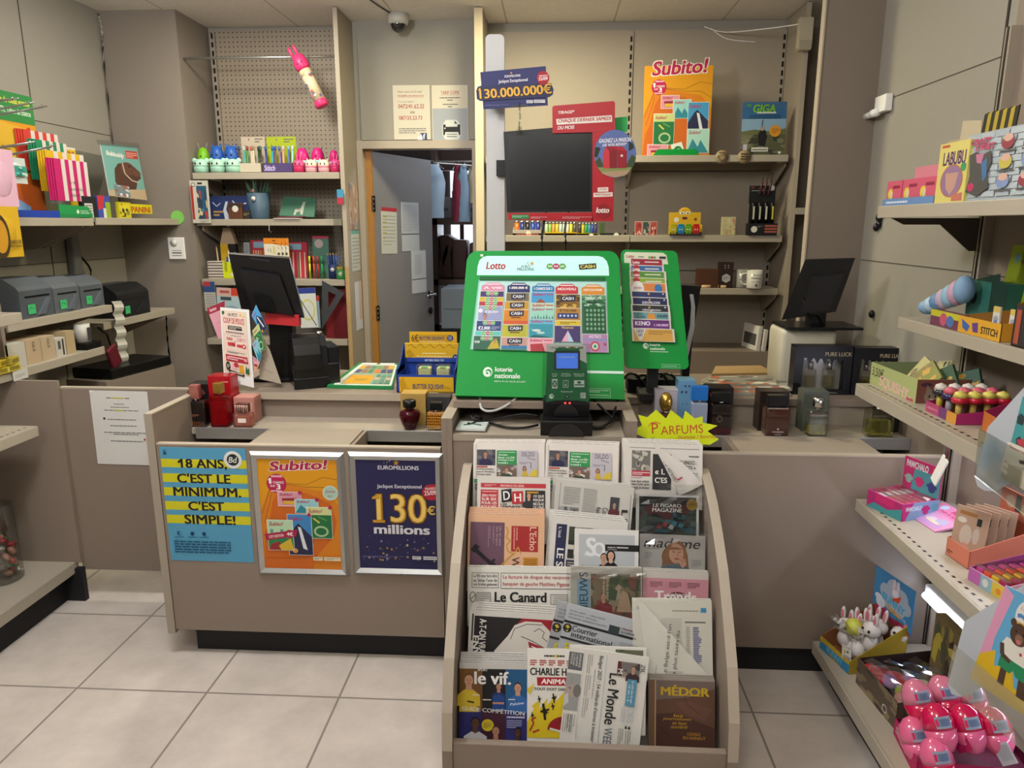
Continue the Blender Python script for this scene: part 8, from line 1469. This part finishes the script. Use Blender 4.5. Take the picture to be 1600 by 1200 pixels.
bx.head(.055,.155,lambda p: (p.rect(0,0,100,p.N,'#4a8a94'),p.poly([(0,0),(100,0),(80,p.N * .3),(30,p.N * .3),(24,p.N),(0,p.N)],'#b52a64'),p.txt('PAWCHALO',6,6,66,22,'#c9d8d8',.06),paw(p,16,52,8,'#8aa8a0'),paw(p,46,52,9,'#c22a6a'),paw(p,80,54,9,'#3a3a7a'),p.rect(80,6,96,24,'#c97a4a')),'#b52a64')
for i in range(5):
    b = B();b.box(-bx.w * .44,bx.w * .44,-.011,.011,0,.018,M('#b54a64',.4),.006);b.box(-bx.w * .3,-.01,-.008,.008,.0182,.0186,'#c9c4c4');e = tag(b.out('wrapped_toy',None,bx.put(0,.12 + .18 * i,.032)),'pink film wrapped toy, %s in the paw print box' % ['front one','second','third','fourth','back one'][i],'toy pack','wrapped toys in the paw print box')
bx.film(.052,.062,3)
c = at(1450,815,Z=Z4);p = P(.15,.13,.006,'#c98ab0',TR(rx=-1.35,y=-.06));p.rect(0,0,100,36,'#c97aa4');p.txt('Push & Squeeze',28,22,94,32,'#b5205a',.05);p.txt('BUN',46,8,76,19,'#b5205a',.07);p.disc(22,14,9,'#b5c4d8');[p.ell(30 + 22 * i,56 + 8 * (i % 2),14,12,['#b59ac0','#c9b8c4','#a8a0c0'][i]) for i in range(3)];p.rect(30,66,92,84,'#b58ab8');p.ell(60,66,20,4,'#d0c4a4');tag(p.out('toy_bag',None,TR(c.x + .03,c.y,Z4 + .003,rz=-1.45)),'flat pink toy bag lying between paw print box and coral box','toy bag')
bx = Box('display_box',(1477,865),(1512,890),Z4,.15,.05,'coral counter box of pale blister cards on fourth shelf',('#c0705a','#a8553f'),header=.16,hs=.10)
bx.head(.12,.19,lambda p: (p.rect(0,0,100,p.N,'#c26a50'),p.disc(30,24,14,'#c9a890'),p.rect(44,4,60,40,'#26302a'),p.disc(78,30,16,'#b5a878'),p.star(94,10,8,'#a83a24',6)),'#c26a50',.03);bx.front(lambda p: p.greek(6,p.N * .6,30,p.N * .85,2,'#4a2a22'))
for i in range(4): p = P(.085,.135,.003,'#a98a74');p.rect(12,14,64,26,'#9a6a3a');p.ell(22,44,14,9,'#c9c0b0');p.rect(66,26,80,50,'#232824');p.ell(40,90,18,34,'#b8a89a');p.ell(70,84,10,26,'#b5a598');p.ell(40,130,16,16,'#c08a78');tag(p.out('blister_card',None,bx.put(-.1,.16 + .16 * i,.01,rz=.5,rx=-.12)),'pale brown blister card in the coral box, %s' % ['front','second','third','back'][i],'blister card','blister cards in the coral box')
bx = Box('display_box',(1512,905),(1568,940),Z4,.16,.035,'rainbow counter box of film wrapped colour block bars on fourth shelf',('#b58a9a','#8a3a6a'),hs=.06);bx.front(lambda p: (p.rect(0,0,34,p.N,'#a85a9a'),p.rect(34,0,66,p.N,'#7fa0a8'),p.rect(66,0,100,p.N,'#c0a83a'),p.ell(48,p.N * .5,8,p.N * .3,'#c9c0c4'),p.disc(84,p.N * .55,7,'#c9762c')))
for i in range(5):
    b = B();[b.box(-bx.w * .42 + bx.w * .21 * q,-bx.w * .42 + bx.w * .21 * (q + 1) - .001,-.009,.009,0,.02,M(cg,.4),.004) for q,cg in enumerate(('#b53a7a','#c9502c','#c9a42c','#9a2a4a'))];b.box(-bx.w * .46,bx.w * .46,-.0105,.0105,.0212,.0216,FILM);tag(b.out('colour_bar',None,bx.put(0,.12 + .19 * i,.022)),'pink, orange and yellow block bar, %s in the rainbow box' % ['front','second','third','fourth','back'][i],'toy pack','block bars in the rainbow box')
Z5 = .1505
bx = Box('display_box',(1262,985),(1322,1036),Z5,.20,.045,'colourful bunny counter box with blue header on the bottom shelf',('#a8902c','#8a5a3a'),header=.14,hs=.15,pos=(.917,2.268,.155,-76))
bx.front(lambda p: (p.rect(0,0,100,p.N,'#2f7aa8'),p.poly([(0,0),(100,0),(100,8),(0,12)],'#b59a2c'),p.txt('BUNNY',24,10,78,24,'#5aa8c9',.08,0,-4),p.txt('Tattoo',34,22,74,34,'#c98f2c',.07,0,-4)));bx.side(lambda p: (p.poly([(0,2),(100,2),(100,p.N),(0,p.N)],'#a8902c'),p.poly([(50,p.N),(70,2),(100,2),(100,p.N)],'#7a3a6a'),p.ell(60,10,5,14,'#c9c4c8'),p.ell(72,10,5,14,'#c9c4c8')))
def d_hd(p):
    H = p.N;p.rect(0,26,100,H,'#3a78a4');[p.disc(18 + (i * 29) % 80,H - 12 - (i * 17) % 26,3.5,'#6a9ac0') for i in range(8)];p.poly([(0,H),(0,H - 8),(26,H - 22),(50,H - 8),(78,H - 12),(100,H - 2),(100,H)],'#9a2a4a')
    for u,t,r in ((30,34,14),(50,22,18),(70,30,17),(84,42,12),(44,44,20),(66,48,18)): p.disc(u,t,r,'#9aa4b4')
    p.ell(50,14,3.5,12,'#c9b8c0');p.ell(60,14,3.5,12,'#c9b8c0');p.ell(55,28,8,7,'#d0ccd0');p.poly([(48,40),(70,26),(66,40),(54,46)],'#c94a1c');p.txt('BUNNY',24,40,82,54,'#4a9ac0',.08,0,-6);p.txt('Tattoo',38,55,74,66,'#c9902c',.07,0,-6);p.ell(16,52,10,6,'#c4c8d0');p.ell(22,60,12,10,'#c4c8d0')
bx.head(.12,.275,d_hd,'#3a78a4',.03)
def bunny(T,label,col='#cfc9c6',s=1.4):
    e = empty('bunny_toy',label,'toy',T,'bunny toys in the counter box');w = M(col,.4);b = B(TR(s=s));b.ball((0,0,.022),(.018,.017,.022),w,14).ball((0,0,.055),(.021,.019,.019),w,14);b.out('body',e)
    for q in (-1,1): B(TR(s=s)).ball((q * .010,0,.084),(.006,.005,.018),w,10).out('ear',e);B(TR(s=s)).ball((q * .010,-.0045,.084),(.003,.002,.012),'#c96a7a',8).out('inner_ear',e);B(TR(s=s)).ball((q * .009,-.017,.058),.0035,'#1b1b20',8).out('eye',e)
for i,(u,v,z,a,nm) in enumerate(((-.2,.72,.03,.5,'upright at the back'),(.28,.62,.04,.2,'with pink ears in the middle'),(.55,.80,.03,-.3,'at the near back corner'),(-.45,.3,.02,.4,'at the far front corner'),(.0,.32,.0,-.2,'at the front middle'),(.42,.30,.02,.7,'lying at the near front'),(.62,.45,.05,.1,'leaning on the near side'),(-.1,.5,.02,1.2,'half buried in the middle'))): bunny(bx.put(u,v,z + .0025,rz=a,rx=-.2 * (i % 3)),'white bunny toy %s of the bunny box' % nm)
tag(B().lathe([(.014,0),(.026,.01),(.029,.03),(.022,.046),(1e-6,.05)],M('#bcc04a',.4),18,TR(rx=1.3)).out('toy_cup',None,bx.put(-.05,.45,.105)),'yellow green toy cup resting on the bunny toys','toy')
bx.film(.10,.13,5,.03,.45)
for (u,v,z,rr_) in ((.35,.30,.105,.1),(.72,.02,.06,-.1)): p = P(.032,.05,.001,'#c4c2b8');p.txt('CE',50,8,92,30,'#2a2a2a',.01);p.disc(22,20,12,'#8a4a3a');p.disc(22,20,9,'#c4c2b8');p.rect(20,50,44,84,'#b5a03a');p.rect(52,50,76,70,'#2f5a7a');p.greek(10,100,90,150,5,'#555');tag(p.out('safety_tag',None,bx.put(u,v,z - .025,ry=rr_,rz=.35)),'white safety tag with small symbols %s' % ('in the middle of the bunny box' if u < .5 else 'hanging over the bunny box front'),'tag')
bx = Box('display_box',(1337,1066),(1398,1140),Z5,.23,.085,'dark brown photo printed carton of bagged squeeze toys on bottom shelf',('#5a4c40','#2a1a1c'),hs=.105);bx.front(lambda p: (p.photo(0,0,100,p.N,['#5a4c40','#3f352c','#7a6a54','#8a7a5a'],26,3),p.disc(74,p.N * .7,6,'#b5b0a4'),p.disc(74,p.N * .7,4,'#5a4c40')))
for i,(u,v,cg,c2,nm) in enumerate(((-.55,.2,'#b51c24','#a87ab0','red and lilac'),(-.35,.38,'#c02a30','#9a6aa8','red heart'),(-.25,.72,'#4a4238','#b5606a','dark and pink'),(.15,.5,'#24509a','#c4bc8a','blue and cream'),(.5,.25,'#c98a80','#b5c41c','salmon and lime'),(.35,.85,'#c2546a','#c98a90','pink'))):
    b = B();b.ball((0,0,.02),(.045,.03,.018),M(cg,.4),14).ball((.03,.01,.022),(.03,.026,.018),M(c2,.4),12).ball((-.035,-.012,.02),(.024,.02,.016),M(cg,.4),12);o = tag(b.out('bagged_toy',None,bx.put(u,v,.035,rz=.6 * i)),'%s squeeze toy in a clear bag, brown carton' % nm,'toy bag','bagged toys in the brown carton')
bx.film(.075,.09,8,.05,.9)
gface('picture_box',(1455,1014),(1500,1054),972,1.18,Z5,.03,'#6a5a3a','upright box printed with blurred yellow brown picture, back of bottom shelf','box',lambda p: p.photo(4,4,96,p.N - 4,['#6a5a3a','#8a7a3a','#3a2a20','#a8983a','#4a4a34'],24,7))
bx = Box('display_box',(1396,1146),(1430,1215),Z5,.30,.05,'pink tray of glossy surprise eggs at near end of bottom shelf',('#a81c54','#5a1230'),hs=.06);bx.front(lambda p: (p.rect(0,0,100,p.N,'#b01c58'),p.txt('Surprise',8,8,74,24,'#d0a8b8',.03,.2),p.greek(20,30,80,50,2,'#c98aa8')))
def egg(c,top,low,label):
    e = empty('surprise_egg',label,'egg',TR(*c,rx=-.5,ry=-.2,s=.95),'surprise eggs in the pink tray');r = .042;B().lathe([(1e-6,-.064),(r * .55,-.056),(r * .9,-.03),(r,0)],M(low,.15,coat=.8),22).out('lower_shell',e);B().lathe([(r * 1.01,0),(r * .97,.022),(r * .8,.044),(r * .45,.060),(1e-6,.066)],M(top,.15,coat=.8),22).out('upper_shell',e);q = B();q.grid(.05,.03,w0=0,v0=.006);q.rect(10,0,90,100,'#8a94a8',6,1);q.rect(30,20,84,80,'#5a6a8a',5,1);q.rect(12,20,26,80,'#c21c54',2,1);q.bend(lambda v: (v.x,-math.sqrt(max(1e-8,(r * (1.035 - .0032 * max(0,v.z - .004) / .004)) ** 2 - v.x ** 2)) + v.y,v.z));q.out('paper_label',e)
HP,LP = '#c2104a','#d8608a'
for i,(x,y,d,t,l) in enumerate(((1436,1098,1.62,'#c9708c',HP),(1477,1092,1.72,'#c9708c',HP),(1518,1096,1.70,'#c9708c',HP),(1468,1138,1.53,HP,LP),(1513,1139,1.53,HP,LP),(1556,1144,1.53,HP,LP),(1432,1158,1.47,LP,LP),(1466,1192,1.40,LP,HP))):
    dv = FW + RT * ((x - 800) / FPX) - UP * ((y - 600) / FPX);c = Vector((0,0,CAM_H)) + dv * (d * .0 + 1) * ((CAM_H - (.285 if i < 3 else .275 if i < 6 else .21)) / -dv.z);egg(c,t,l,'pink surprise egg, %s' % ['hot pink below, farthest of the back row','hot pink below, middle of the back row','hot pink below, nearest of the back row','light pink below, far end of the middle row','light pink below, centre of the middle row','light pink below, near end of the middle row','all light pink, under the middle row','lowest, at the tray front'][i])
p = P(.05,.05,.001,'#b5b8c0',TR(ry=.75));p.greek(10,10,80,90,10,'#7a808c',.4);tag(p.out('safety_tag',None,bx.put(.9,.62,.085,rz=.5)),'white diamond shaped tag on the surprise eggs','tag');p = P(.05,.05,.001,'#a81c54',TR(ry=.75));p.txt('N!!',20,20,70,36,'#d0b0c0',.05);p.rect(16,50,40,80,'#23305a');tag(p.out('safety_tag',None,bx.put(.55,.32,.085,rz=.5)),'pink diamond shaped tag on the surprise eggs','tag')
TH2 = TR(.97,1.42,.42,rz=math.radians(-62));e,p = holder([(1505,972),(1564,934),(1640,890),(1640,1000),(1530,1076),(1514,1086),(1498,1090),(1485,1085),(1479,1070)],[(1572,914),(1650,952),(1650,1150),(1516,1060)],[(1500,1004),(1640,1120),(1640,1200),(1488,1062)],TH2,'clear leaflet holder with bear picture card, near end of the bottom shelf',lambda p: (p.rect(0,0,100,140,'#5a9ac0'),p.poly([(0,0),(22,8),(12,70),(14,110),(0,110)],'#c98aa8'),p.poly([(0,100),(18,84),(22,104),(44,92),(50,116),(100,124),(100,140),(0,140)],'#c9a41c'),p.disc(52,26,20,'#d0ccc8'),p.txt('1 DÉCOR',40,14,66,20,'#a83a4a',.02),p.line([(36,28),(44,26),(52,30),(60,27),(68,30)],5,'#4a7ab0'),p.greek(38,34,66,40,1,'#c9a03a',.9),p.rect(30,88,38,122,'#4a3428'),p.rect(54,90,64,124,'#4a3428'),p.poly([(26,80),(64,80),(68,104),(50,102),(46,96),(42,102),(26,100)],'#1f7a50'),p.poly([(28,60),(60,60),(70,72),(64,76),(62,86),(28,84),(22,74)],'#cfcac0'),p.line([(24,70),(28,84),(40,88)],6,'#4a3428'),p.line([(66,72),(82,72),(86,62)],6,'#4a3428'),p.disc(33,38,5,'#4a3428'),p.disc(57,40,5,'#4a3428'),p.disc(45,50,14,'#4a3428'),p.ell(46,55,6,6,'#7a5a48'),p.ell(46,59,3.5,3,'#b5606a'),p.disc(40,47,1.6,'#17110f'),p.disc(51,48,1.6,'#17110f'),p.disc(52,72,2,'#a83a44'),p.rect(82,54,98,70,'#c99a4a')),140)
p.out('picture_card',e)
# ================================================================ left wall shelves
XL0 = -2.285
def lface(name,x0,x1,yb,yt,X,Z,dep,col,label,cat,draw=None,group=None,lean=0,nu=100):
    a,b = at(x0,yb,X=X),at(x1,yb,X=X);h = at((x0 + x1) / 2,yt,X=X).z - Z;w = abs(b.y - a.y);p = P(w,h,dep,col,nu=nu)
    if draw: draw(p)
    return tag(p.out(name,None,TR(X,(a.y + b.y) / 2,Z,rz=math.pi / 2) @ Matrix.Rotation(-math.radians(lean),4,'X')),label,cat,group)
ZT = 1.5815
lface('display_card',8,74,338,150,-2.42,ZT,.006,'#c98a1c','tall green topped orange card display of gift envelopes on top left shelf','display',lambda p: (p.rect(0,0,100,46,'#2c7a3c'),p.txt('Carte de voeux gratuite',10,8,92,20,'#c9c44a',.05),p.txt('ta TR. Tubes de chance',14,24,92,33,'#c9d4c0',.03),p.poly([(0,46),(100,56),(100,130),(0,120)],'#c9a02c'),p.poly([(62,60),(84,50),(96,66),(94,100),(80,108),(64,96)],'#b5362c'),p.line([(64,66),(92,98)],3,'#c9968a'),p.poly([(0,120),(100,130),(100,p.N),(0,p.N)],'#c05a1c'),p.greek(14,84,46,92,2,'#6a4a12')))
for i,(x0,x1,yt,yb,c1,nm) in enumerate(((36,86,206,268,'#c23a2c','red'),(55,100,221,282,'#1f7a54','green'),(70,126,238,300,'#c9a41c','yellow'),(83,132,250,314,'#b51c60','pink'))):
    X = -2.40 + .036 * i
    for j in range(4):
        p = B();y0 = at(x0,yt,X=X).y;y1 = at(x1,yt,X=X).y;z1 = at((x0 + x1) / 2,yt,X=X).z;z0 = at((x0 + x1) / 2,yb,X=X).z;w = y1 - y0;q = P(w,z1 - z0,.002,c1)
        [q.rect(34 + k * 24 - 12,0,34 + k * 24,q.N,'#c9c0bc') for k in range(4)]
        if i == 3 and j == 0: [q.txt(s,40,q.N * (.5 + .16 * k),40 + 9 * len(s) * .5,q.N * (.58 + .16 * k),'#5a3a40',.01) for k,s in enumerate(('tu es','mon ticket','gagnant'))]
        tag(q.out('gift_envelope',None,TR(X - .004 * j,(y0 + y1) / 2 - .012 * j,z0,rz=math.pi / 2)),'%s striped gift envelope, %s of its pack' % (nm,['front','second','third','back'][j]),'envelope','%s striped gift envelopes' % nm)
y0,y1,y2 = at(20,337,X=-2.27).y,at(96,338,X=-2.27).y,at(147,340,X=-2.27).y
e = empty('envelope_stand','blue and green stepped cardboard stand holding the striped envelopes','display stand',TR(-2.30,y1,ZT));I = e.matrix_basis.inverted();B(I).box(-2.42,-2.275,y0,y1,ZT,ZT + .03,'#1c3c9a').box(-2.42,-2.275,y1,y2,ZT,ZT + .018,'#1a7a40').prism([(y1,ZT + .018),(y2,ZT + .018),(y2 - .03,ZT + .055),(y1,ZT + .06)],-2.28,-2.276,'#1f8a48','x').out('base',e)
b = B(I);b.prism([(y0 + .02,ZT + .03),(y1,ZT + .03),(y1,ZT + .06),(y0 + .14,ZT + .28),(y0 + .02,ZT + .36)],-2.425,-2.415,'#c25a2c','x').prism([(y0 + .09,ZT + .03),(y1,ZT + .03),(y1,ZT + .05),(y0 + .10,ZT + .14)],-2.414,-2.41,'#7fa0c4','x');b.out('side_panel',e);p = B(TR(-2.276,(y1 + y2) / 2,ZT,rz=math.pi / 2).copy());p.T = I @ p.T;p.grid(y2 - y1,.06,w0=.0008,v0=0);B.txt(p,'loterie',62,50,86,62,'#c9dccc',.04);B.txt(p,'nationale',62,34,90,46,'#c9dccc',.04);B.disc(p,54,48,4,'#c9dccc');p.out('print',e)
lface('yellow_card',110,127,312,232,-2.41,ZT,.004,'#c9a81c','yellow card with red lettering behind the striped envelopes','card',lambda p: (p.rect(0,0,100,12,'#c9c4b4'),p.txt('INI',24,22,84,46,'#8a2a1c',.06)))
lface('sticker_pack',131,153,338,307,-2.29,ZT,.02,'#1f1f22','small black and white pack beside the green stand','pack',lambda p: (p.rect(14,30,70,96,'#c4c4c0'),p.greek(18,34,66,90,5,'#555')));lface('playing_cards',155,174,338,306,-2.29,ZT,.02,'#3a4a9a','small multicoloured pack next to the black and white one','pack',lambda p: (p.poly([(0,0),(60,0),(40,60),(0,70)],'#b5303a'),p.rect(60,30,100,150,'#8aa02c'),p.rect(40,60,62,120,'#c9c9c4')))
Ta = TR(-2.36,3.72,1.74,rz=math.pi / 2) @ Matrix.Rotation(-math.radians(14),4,'X');aq = quad_on(Ta,[(157,224),(214,229),(230,313),(172,306)]);e = empty('sticker_album','sticker album with brown animal cover in clear film on the clear stand','album',Ta);p = Zp(100,140);p.rect(0,0,100,140,'#6a9a94');p.txt('Bukbuddy',10,20,56,36,'#d0ccc4',.07,0,-6);p.rect(62,14,96,34,'#a8342c');p.greek(64,17,94,32,3,'#d0a89a')
p.poly([(20,100),(24,66),(36,50),(58,46),(78,54),(92,66),(94,84),(82,92),(72,120),(30,124)],'#4a3026');p.ell(60,62,20,17,'#5a3a2c');p.ell(84,72,11,9,'#5f4030');p.disc(66,56,2.4,'#120d0b');p.line([(48,48),(50,76),(66,92),(84,96)],3,'#b5a490');p.poly([(0,124),(100,112),(100,140),(0,140)],'#a89478');p.photo(14,108,54,138,['#6a7a80','#a8b0b4','#8a5a4a','#c9ccd0'],18,3);fit(p,aq);p.prism(aq,.0003,.006,'#c9ccc8');p.out('cover',e);B().prism([lerpq(aq,*k) for k in ((-.12,-.06),(1.04,-.06),(1.04,.03),(-.11,.03))],-.006,-.005,FILM).out('clear_film',e)
e = empty('clear_stand','clear acrylic album stand with bright yellow name strip on top left shelf','stand',TR(-2.30,3.9,ZT));I = e.matrix_basis.inverted();ya,yb_ = at(187,328,X=-2.28).y,at(238,330,X=-2.28).y;p = P(yb_ - ya,.05,.002,'#c9bc1c');p.txt('PANINI',34,4,94,14,'#a84a1c',.06);p.T = ID;o = p.out('name_strip',e);o.matrix_basis = I @ TR(-2.28,(ya + yb_) / 2,ZT + .028,rz=math.pi / 2);B(I).box(-2.5,-2.275,3.45,yb_ + .07,ZT,ZT + .003,CLEAR).prism([(3.45,ZT + .003),(yb_ + .07,ZT + .003),(yb_ - .02,ZT + .34),(3.5,ZT + .36)],-2.50,-2.497,CLEAR,'x').out('acrylic',e)
lface('card_booster',186,206,340,316,-2.262,ZT,.012,'#b5a81c','yellow card pack lying against the yellow name strip','pack',lambda p: p.photo(10,8,90,p.N - 8,['#c9bc2c','#3a3a24','#8a842c'],12,2))
# label printers
def lprinter(x0,x1,yt,z,X,col,label,sticker,dark=False):
    a,b = at(x0,495,X=X).y,at(x1,495,X=X).y;w = b - a;h = at(x0,yt,X=X).z - z;e = empty('label_printer',label,'printer',TR(X,(a + b) / 2,z,rz=math.pi / 2));m = M(col,.4);d = .22
    B().prism([(0,0),(d,0),(d,h * .9),(d * .8,h),(d * .28,h),(.012,h * .80),(0,h * .70)],-w / 2,w / 2,m,'x').out('body',e);B().box(-w * .34,w * .40,-.002,.003,h * .52,h * .56,BLACK).out('label_slot',e);B().prism([(-w * .02,h * .06),(w * .30,h * .46),(w * .40,h * .46),(w * .18,h * .06)],-.008,0,M('#5a6068' if not dark else '#1a1a1c',.4)).out('front_flap',e);B().box(-w * .4,w * .4,d * .38,d * .7,h,h + .0015,M('#2a2e33',.3)).out('control_panel',e);u = sticker;q = B();q.box(-w * .30,-w * .30 + .044,-.0032,-.0024,h * .10,h * .10 + .04,'#3fae6a').tube([(-w * .30 + .008,-.0036,h * .1 + .022),(-w * .30 + .018,-.0036,h * .1 + .028),(-w * .30 + .034,-.0036,h * .1 + .02)],.0008,'#23503a',n=4);q.out('sticky_note',e)
lprinter(34,86,436,1.166,-2.19,'#4c5258','grey label printer with green sticky note, nearest the left edge',0);lprinter(88,128,434,1.166,-2.19,'#565b60','grey label printer with green sticky note, middle of three',0);lprinter(130,166,432,1.166,-2.20,'#50565c','grey label printer with green sticky note, right of three',0);lprinter(186,236,446,1.069,-2.265,'#17181a','black label printer with green sticky note near the pier',0,True)
Tl = TR(-2.235,3.62,1.0,rz=math.pi / 2);lq = quad_on(Tl,[(174,471),(189,470),(200,586),(185,589)]);b = B();n = 24
for k in range(n): b.add([(lerpq(lq,s,(k + t) / n)[0],-.014 * math.sin(((k + t) / 4 % 1) * math.pi),lerpq(lq,s,(k + t) / n)[1]) for s,t in ((0,0),(1,0),(1,1),(0,1))],[(0,3,2,1)],'#c4c2b8' if k % 4 else '#9a988f')
tag(b.out('label_strip',None,Tl),'long strip of white labels hanging from the black label printer','label strip')
for x0,x1,yb,yt,cg,nm,dep in ((12,43,570,536,'#b5b0a4','white folder, nearest in the low carton row',.1),(44,67,568,529,'#b09a7c','beige carton, second in the low carton row',.12),(68,89,564,524,'#b09c80','beige carton, third in the low carton row',.12),(90,105,560,527,'#b8b4aa','white barcode carton, fourth in the low carton row',.08),(106,120,555,516,'#ab9674','open beige carton, last in the low carton row',.14)):
    lface('carton',x0,x1,yb,yt,-2.15,.9855,dep,cg,nm,'carton',(lambda p: (p.rect(20,20,50,p.N * .6,'#55534e'),p.rect(66,10,84,p.N - 6,'#3a3835'))) if 'barcode' in nm else (lambda p: p.vtxt('GLS',44,12,62,60,'#3a342c',.03)) if 'third' in nm or 'second' in nm else None)
e = tag(B(TR(-2.18,at(131,540,X=-2.18).y,.9855)).box(-.04,.05,-.05,.06,0,.03,BLACK,.004).lathe([(.034,.032),(.034,.115),(.026,.115),(.026,.032)],'#b8b5ac',20).box(.034,.0355,-.014,.014,.04,.1,'#3a3a38').out('label_roll'),'white label roll standing on a black holder beside the cartons','label roll')
for i in range(4): y = at(6 + 16 * (i % 2),580 - 14 * (i // 2),X=-2.12).y;tag(B(TR(-2.135,y,.9855 + .028 * (i // 2),rz=.1 * i)).box(-.05,.018,-.04,.04,0,.026,['#c9b42c','#c9bc4a','#c9b02c','#b8a83a'][i],.002).box(.0182,.0186,-.03,.03,.006,.02,'#8a7a2a').out('small_pack'),'small yellow pack on low shelf, %s' % ['lower near one','lower far one','upper near one','upper far one'][i],'pack','small yellow packs')
lface('price_card',21,45,592,577,-2.12,.945,.001,'#c4c2ba','white price card clipped to the low shelf edge','price card',lambda p: p.greek(10,20,80,p.N - 10,3,'#8a8a86'))
tag(B(TR(-2.25,3.62,.80,rz=-.2)).box(-.12,.12,-.2,.22,0,.05,BLACK,.006).box(-.12,.12,-.24,.24,-.80,-.002,LAMD).out('desk_unit'),'low dark cabinet with black tray behind the swing gate','cabinet');tag(B(TR(-2.2,3.5,.852,rx=.4)).box(-.01,.01,-.04,.04,0,.11,'#5a1420',.006).out('card_reader'),'dark red handheld terminal behind the swing gate','handheld')
for i,pts in enumerate(([(-2.59,2.96,1.56),(-2.58,2.96,1.3),(-2.57,2.98,1.19)],[(-2.59,3.86,1.56),(-2.58,3.86,1.42),(-2.57,3.95,1.3),(-2.58,3.9,1.18),(-2.56,3.98,1.09)],[(-2.59,3.9,1.04),(-2.56,3.98,.95),(-2.58,4.05,.9),(-2.55,4.1,.55)],[(-2.3,4.2,1.04),(-2.32,4.22,.8),(-2.3,4.25,.4)],[(-2.59,3.3,.96),(-2.56,3.2,.88),(-2.57,3.4,.86),(-2.5,3.5,.852)])): cable('wall_cable',pts,.006,BLACK,'black cable on the left wall, %s' % ['above the grey printers','looped above the black printer','below the black printer','hanging beside the pier','under the carton shelf'][i])
tag(B(TR(-2.595,3.84,1.28)).box(-.01,.035,-.03,.035,0,.24,M('#7a7a78',.5),.01).out('power_strip'),'grey power strip hanging on the left wall above the black printer','power strip')
# hooks and bags at the left edge
for i,(a,b_) in enumerate((((0,164),(20,156)),((0,182),(46,162)),((0,190),(66,168)),((0,240),(47,224)),((18,252),(80,230)))): X1 = -2.0;p1 = at(*b_,X=-2.05);p0 = at(*a,X=-2.2) + Vector((-.08,-.05,0));tag(B().tube([p0,p1,p1 + Vector((0,0,.012))],.003,CHROME,n=6,sub=1).tube([p0 + Vector((0,.03,.01)),p1 + Vector((0,.03,.01))],.003,CHROME,n=6).out('display_hook'),'chrome wire display hook at the left edge, %s from top' % ['first','second','third','fourth','fifth'][i],'hook','chrome hooks at the left edge')
def bag(x0,x1,yt,yb,X,cg,label,draw=None): 
    a,b = at(x0,yt,X=X).y,at(x1,yt,X=X).y;z1 = at((x0 + x1) / 2,yt,X=X).z;z0 = at((x0 + x1) / 2,yb,X=X).z;p = P(b - a,z1 - z0,.004,cg);p.ball((0,.01,(z1 - z0) * .48),((b - a) * .46,.018,(z1 - z0) * .4),M(cg,.3),14)
    p.w = .0095
    if draw: draw(p)
    tag(p.out('snack_bag',None,TR(X,(a + b) / 2,z0,rz=math.pi / 2)),label,'bag')
bag(8,38,246,286,-2.08,'#b8bfb8','silver and green foil bag on a chrome hook',lambda p: p.photo(14,30,92,p.N * .72,['#2f8a78','#5ab0a0','#b8c4bc','#1f6a5c'],16,2));bag(-30,27,322,403,-2.02,'#c29a1c','yellow cheese snack bag at the left edge',lambda p: (p.ell(34,60,26,44,'#3a2a14'),p.ell(34,60,20,34,'#b5821c'),p.txt('CHEESE',54,p.N * .66,92,p.N * .73,'#4a3a1c',.05),p.txt('VOLVERINO',54,p.N * .76,92,p.N * .81,'#4a3a1c',.04)));bag(-30,18,232,322,-2.04,'#c9a0b0','pale pink bag at the left edge above the cheese bag')
e = empty('candy_jar','clear tub of wrapped sweets on the low platform at left edge','jar',TR(at(4,905,Z=.173).x,at(4,905,Z=.173).y,.1735));B().lathe([(.07,0),(.075,.005),(.07,.31)],CLEAR,28).out('tub',e);rr = random.Random(8);p = P(.07,.085,.001,'#b8962c',TR(.02,-.0755,.05));p.disc(44,70,26,'#a83a3a');p.greek(30,108,80,118,2,'#ccc');p.out('paper_label',e)
for i in range(34): z = .02 + .2 * i / 34;a = rr.uniform(0,6.28);r = .048 * rr.random() ** .4;o = B().ball((0,0,0),(.02,.014,.012),M(rr.choice(['#8a2a2c','#a84a44','#a8a8a0','#3a7a4a','#a87a6a']),.3),8);tag(o.out('wrapped_sweet',None,e.matrix_basis @ TR(r * math.cos(a),r * math.sin(a),z,rz=a,ry=rr.random())),'foil wrapped sweet inside the clear tub','sweet','sweets in the clear tub')
SC.view_layers[0].update();bpy.data.scenes.remove(TSC)
